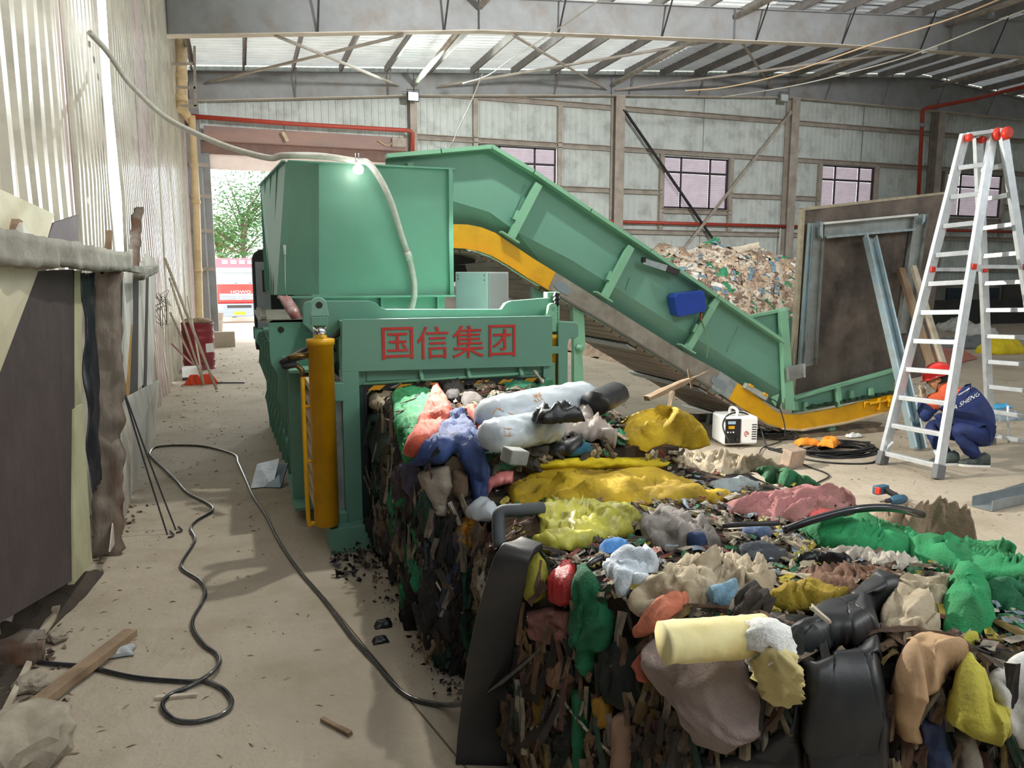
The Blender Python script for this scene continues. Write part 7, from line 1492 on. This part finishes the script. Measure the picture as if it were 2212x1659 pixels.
# ================================================================ WASTE HEAP AND RIGHT BACKGROUND
hp_=thing('waste_heap','mound of mixed plastic and rag waste piled behind the conveyor against the far wall','waste heap',(11,15.5,0))
mb=MB(); vs=[]; nx_,ny_=44,26
for j in range(ny_+1):
    for i in range(nx_+1):
        x=7.2+6.6*i/nx_; y=13.2+5*j/ny_; e=max(abs((x-10.6)/3.3),abs((y-15.7)/2.5)); z=2.25*max(0,1-e**3.2)+.28*noise.noise(Vector((x*1.3,y*1.3,0)))*(e<1); vs.append(Vector((x,y,max(0,z)))+Vector((0,0,.12*noise.noise(Vector((x*4,y*4,3)))*(e<.98))))
mb.add(vs,[(j*(nx_+1)+i,j*(nx_+1)+i+1,(j+1)*(nx_+1)+i+1,(j+1)*(nx_+1)+i) for j in range(ny_) for i in range(nx_)]); obj('heap_core',mb,M('heap core','#b09a84','#7a6654',rough=.95,ns=5,bump=.6,bs=10),hp_); BVH_=BVHTree.FromPolygons(mb.v,mb.f)
HR=[(1400,480),(1740,480),(1740,700),(1600,700),(1400,560)]
HC_=['#cdb79c','#b8a08a','#d9cbb8','#a58a72','#c2a88c','#8f7a68','#e0d8cc','#2f8f62','#7a6656','#c9bba8']
scatter(hp_,110,HR,HC_,.25,.55,2,51,bvh=BVH_,lift=.05)
scraps(hp_,1500,HR,HC_+['#6f8f9f'],.06,.2,52,bvh=BVH_,lift=.07)
def far(px,D): return W(px[0],px[1],D=D)
for i,(a,b,w_) in enumerate((((1560,548),(1640,530),.22),((1590,560),(1652,545),.2))): rough_beam('timber_bar','pale timber on top of the waste heap, '+('upper one' if i==0 else 'lower one'),'timber',far(a,18.5),far(b,18.2),w_,.15,WOODP,60+i,.02,8)
cloth_at('cardboard','big crumpled tan cardboard on the front of the waste heap','cardboard',tuple(far((1605,635),17.2)),(1.0,.9),.18,M('bright cardboard','#dcc09a','#c4a27c',rough=.8,ns=3),62,z=0,tilt=(1.1,0),fr_=3,rz=.2)
cloth_at('netting','green netting strip on the right shoulder of the waste heap','netting',tuple(far((1690,625),17)),(.35,.9),.12,NETG,63,z=0,tilt=(1.2,0),fr_=4)
cloth_at('plastic_bag','white plastic bag at the right end of the waste heap top','bag',tuple(far((1705,580),17.4)),(.6,.35),.15,WHITEP,64,z=0,tilt=(.8,0),fr_=6)
# right background: dark panels on the low wall, sheets and bags
for i,(x0,x1,y0,y1,c_,lb) in enumerate(((2045,2088,622,652,'#27323c','dark blue panel hung on the low wall behind the ladder, left of its rails'),(2118,2160,622,652,'#27323c','dark blue panel hung on the low wall behind the ladder, right of the rear rail'),(2165,2225,615,655,'#4c4844','brownish panel hung on the low wall at the right edge'))):
    mb=MB(); a=W(x0,y1,Y=22.4); b=W(x1,y0,Y=22.4); mb.box(a.x,b.x,22.40,22.46,a.z,b.z); o=obj('wall_panel_board',mb,M('panel '+c_,c_,rough=.6)); tag(o,lb,'panel')
mb=MB(); a=W(1990,735,Z=0); b=W(2250,700,Z=0); mb.box(a.x,b.x+3,20.6,20.8,0,.9); o=obj('low_barrier',mb,M('dark barrier','#3b3c3a','#2a2a29',rough=.8,ns=1)); tag(o,'long dark low barrier in front of the far wall at right','barrier')
for px,sz,am,m_,lb,ct,tl_ in (((2075,690),(1.2,.8),.25,YCL,'yellowish bag on the pile behind the ladder, farther one','bag',0),((2045,700),(1.5,.9),.3,M('dark sheet','#33373c',rough=.5),'dark sheet heaped behind the ladder between its rails','sheet',0),((2065,715),(1.2,.8),.3,WHR,'greyish white rag heap behind the ladder front rail','rag',0),((2110,725),(1.0,.7),.25,M('white sacks','#c9c6c2',rough=.7),'bundle of white sacks between the ladder rails','sack',0),((2170,762),(1.3,.6),.25,YBR,'bright yellow tarpaulin lying behind the ladder rear rails','tarpaulin',0),((2090,750),(2.0,.8),.2,M('slate sheet','#6a6f72',rough=.6),'slate grey sheet under the white sacks','sheet',0)):
    cloth_at('bag' if ct=='bag' else ct,lb,ct,px,sz,am,m_,hash(lb)%40 if 0 else len(lb),z=am*.7,fr_=2.2)
flat('red_board','faded red board lying on the floor behind the ladder','board',[(2012,735),(2060,745),(2110,775),(2050,790),(2015,780)],M('faded red board','#a8695a',rough=.8),.01,.03)
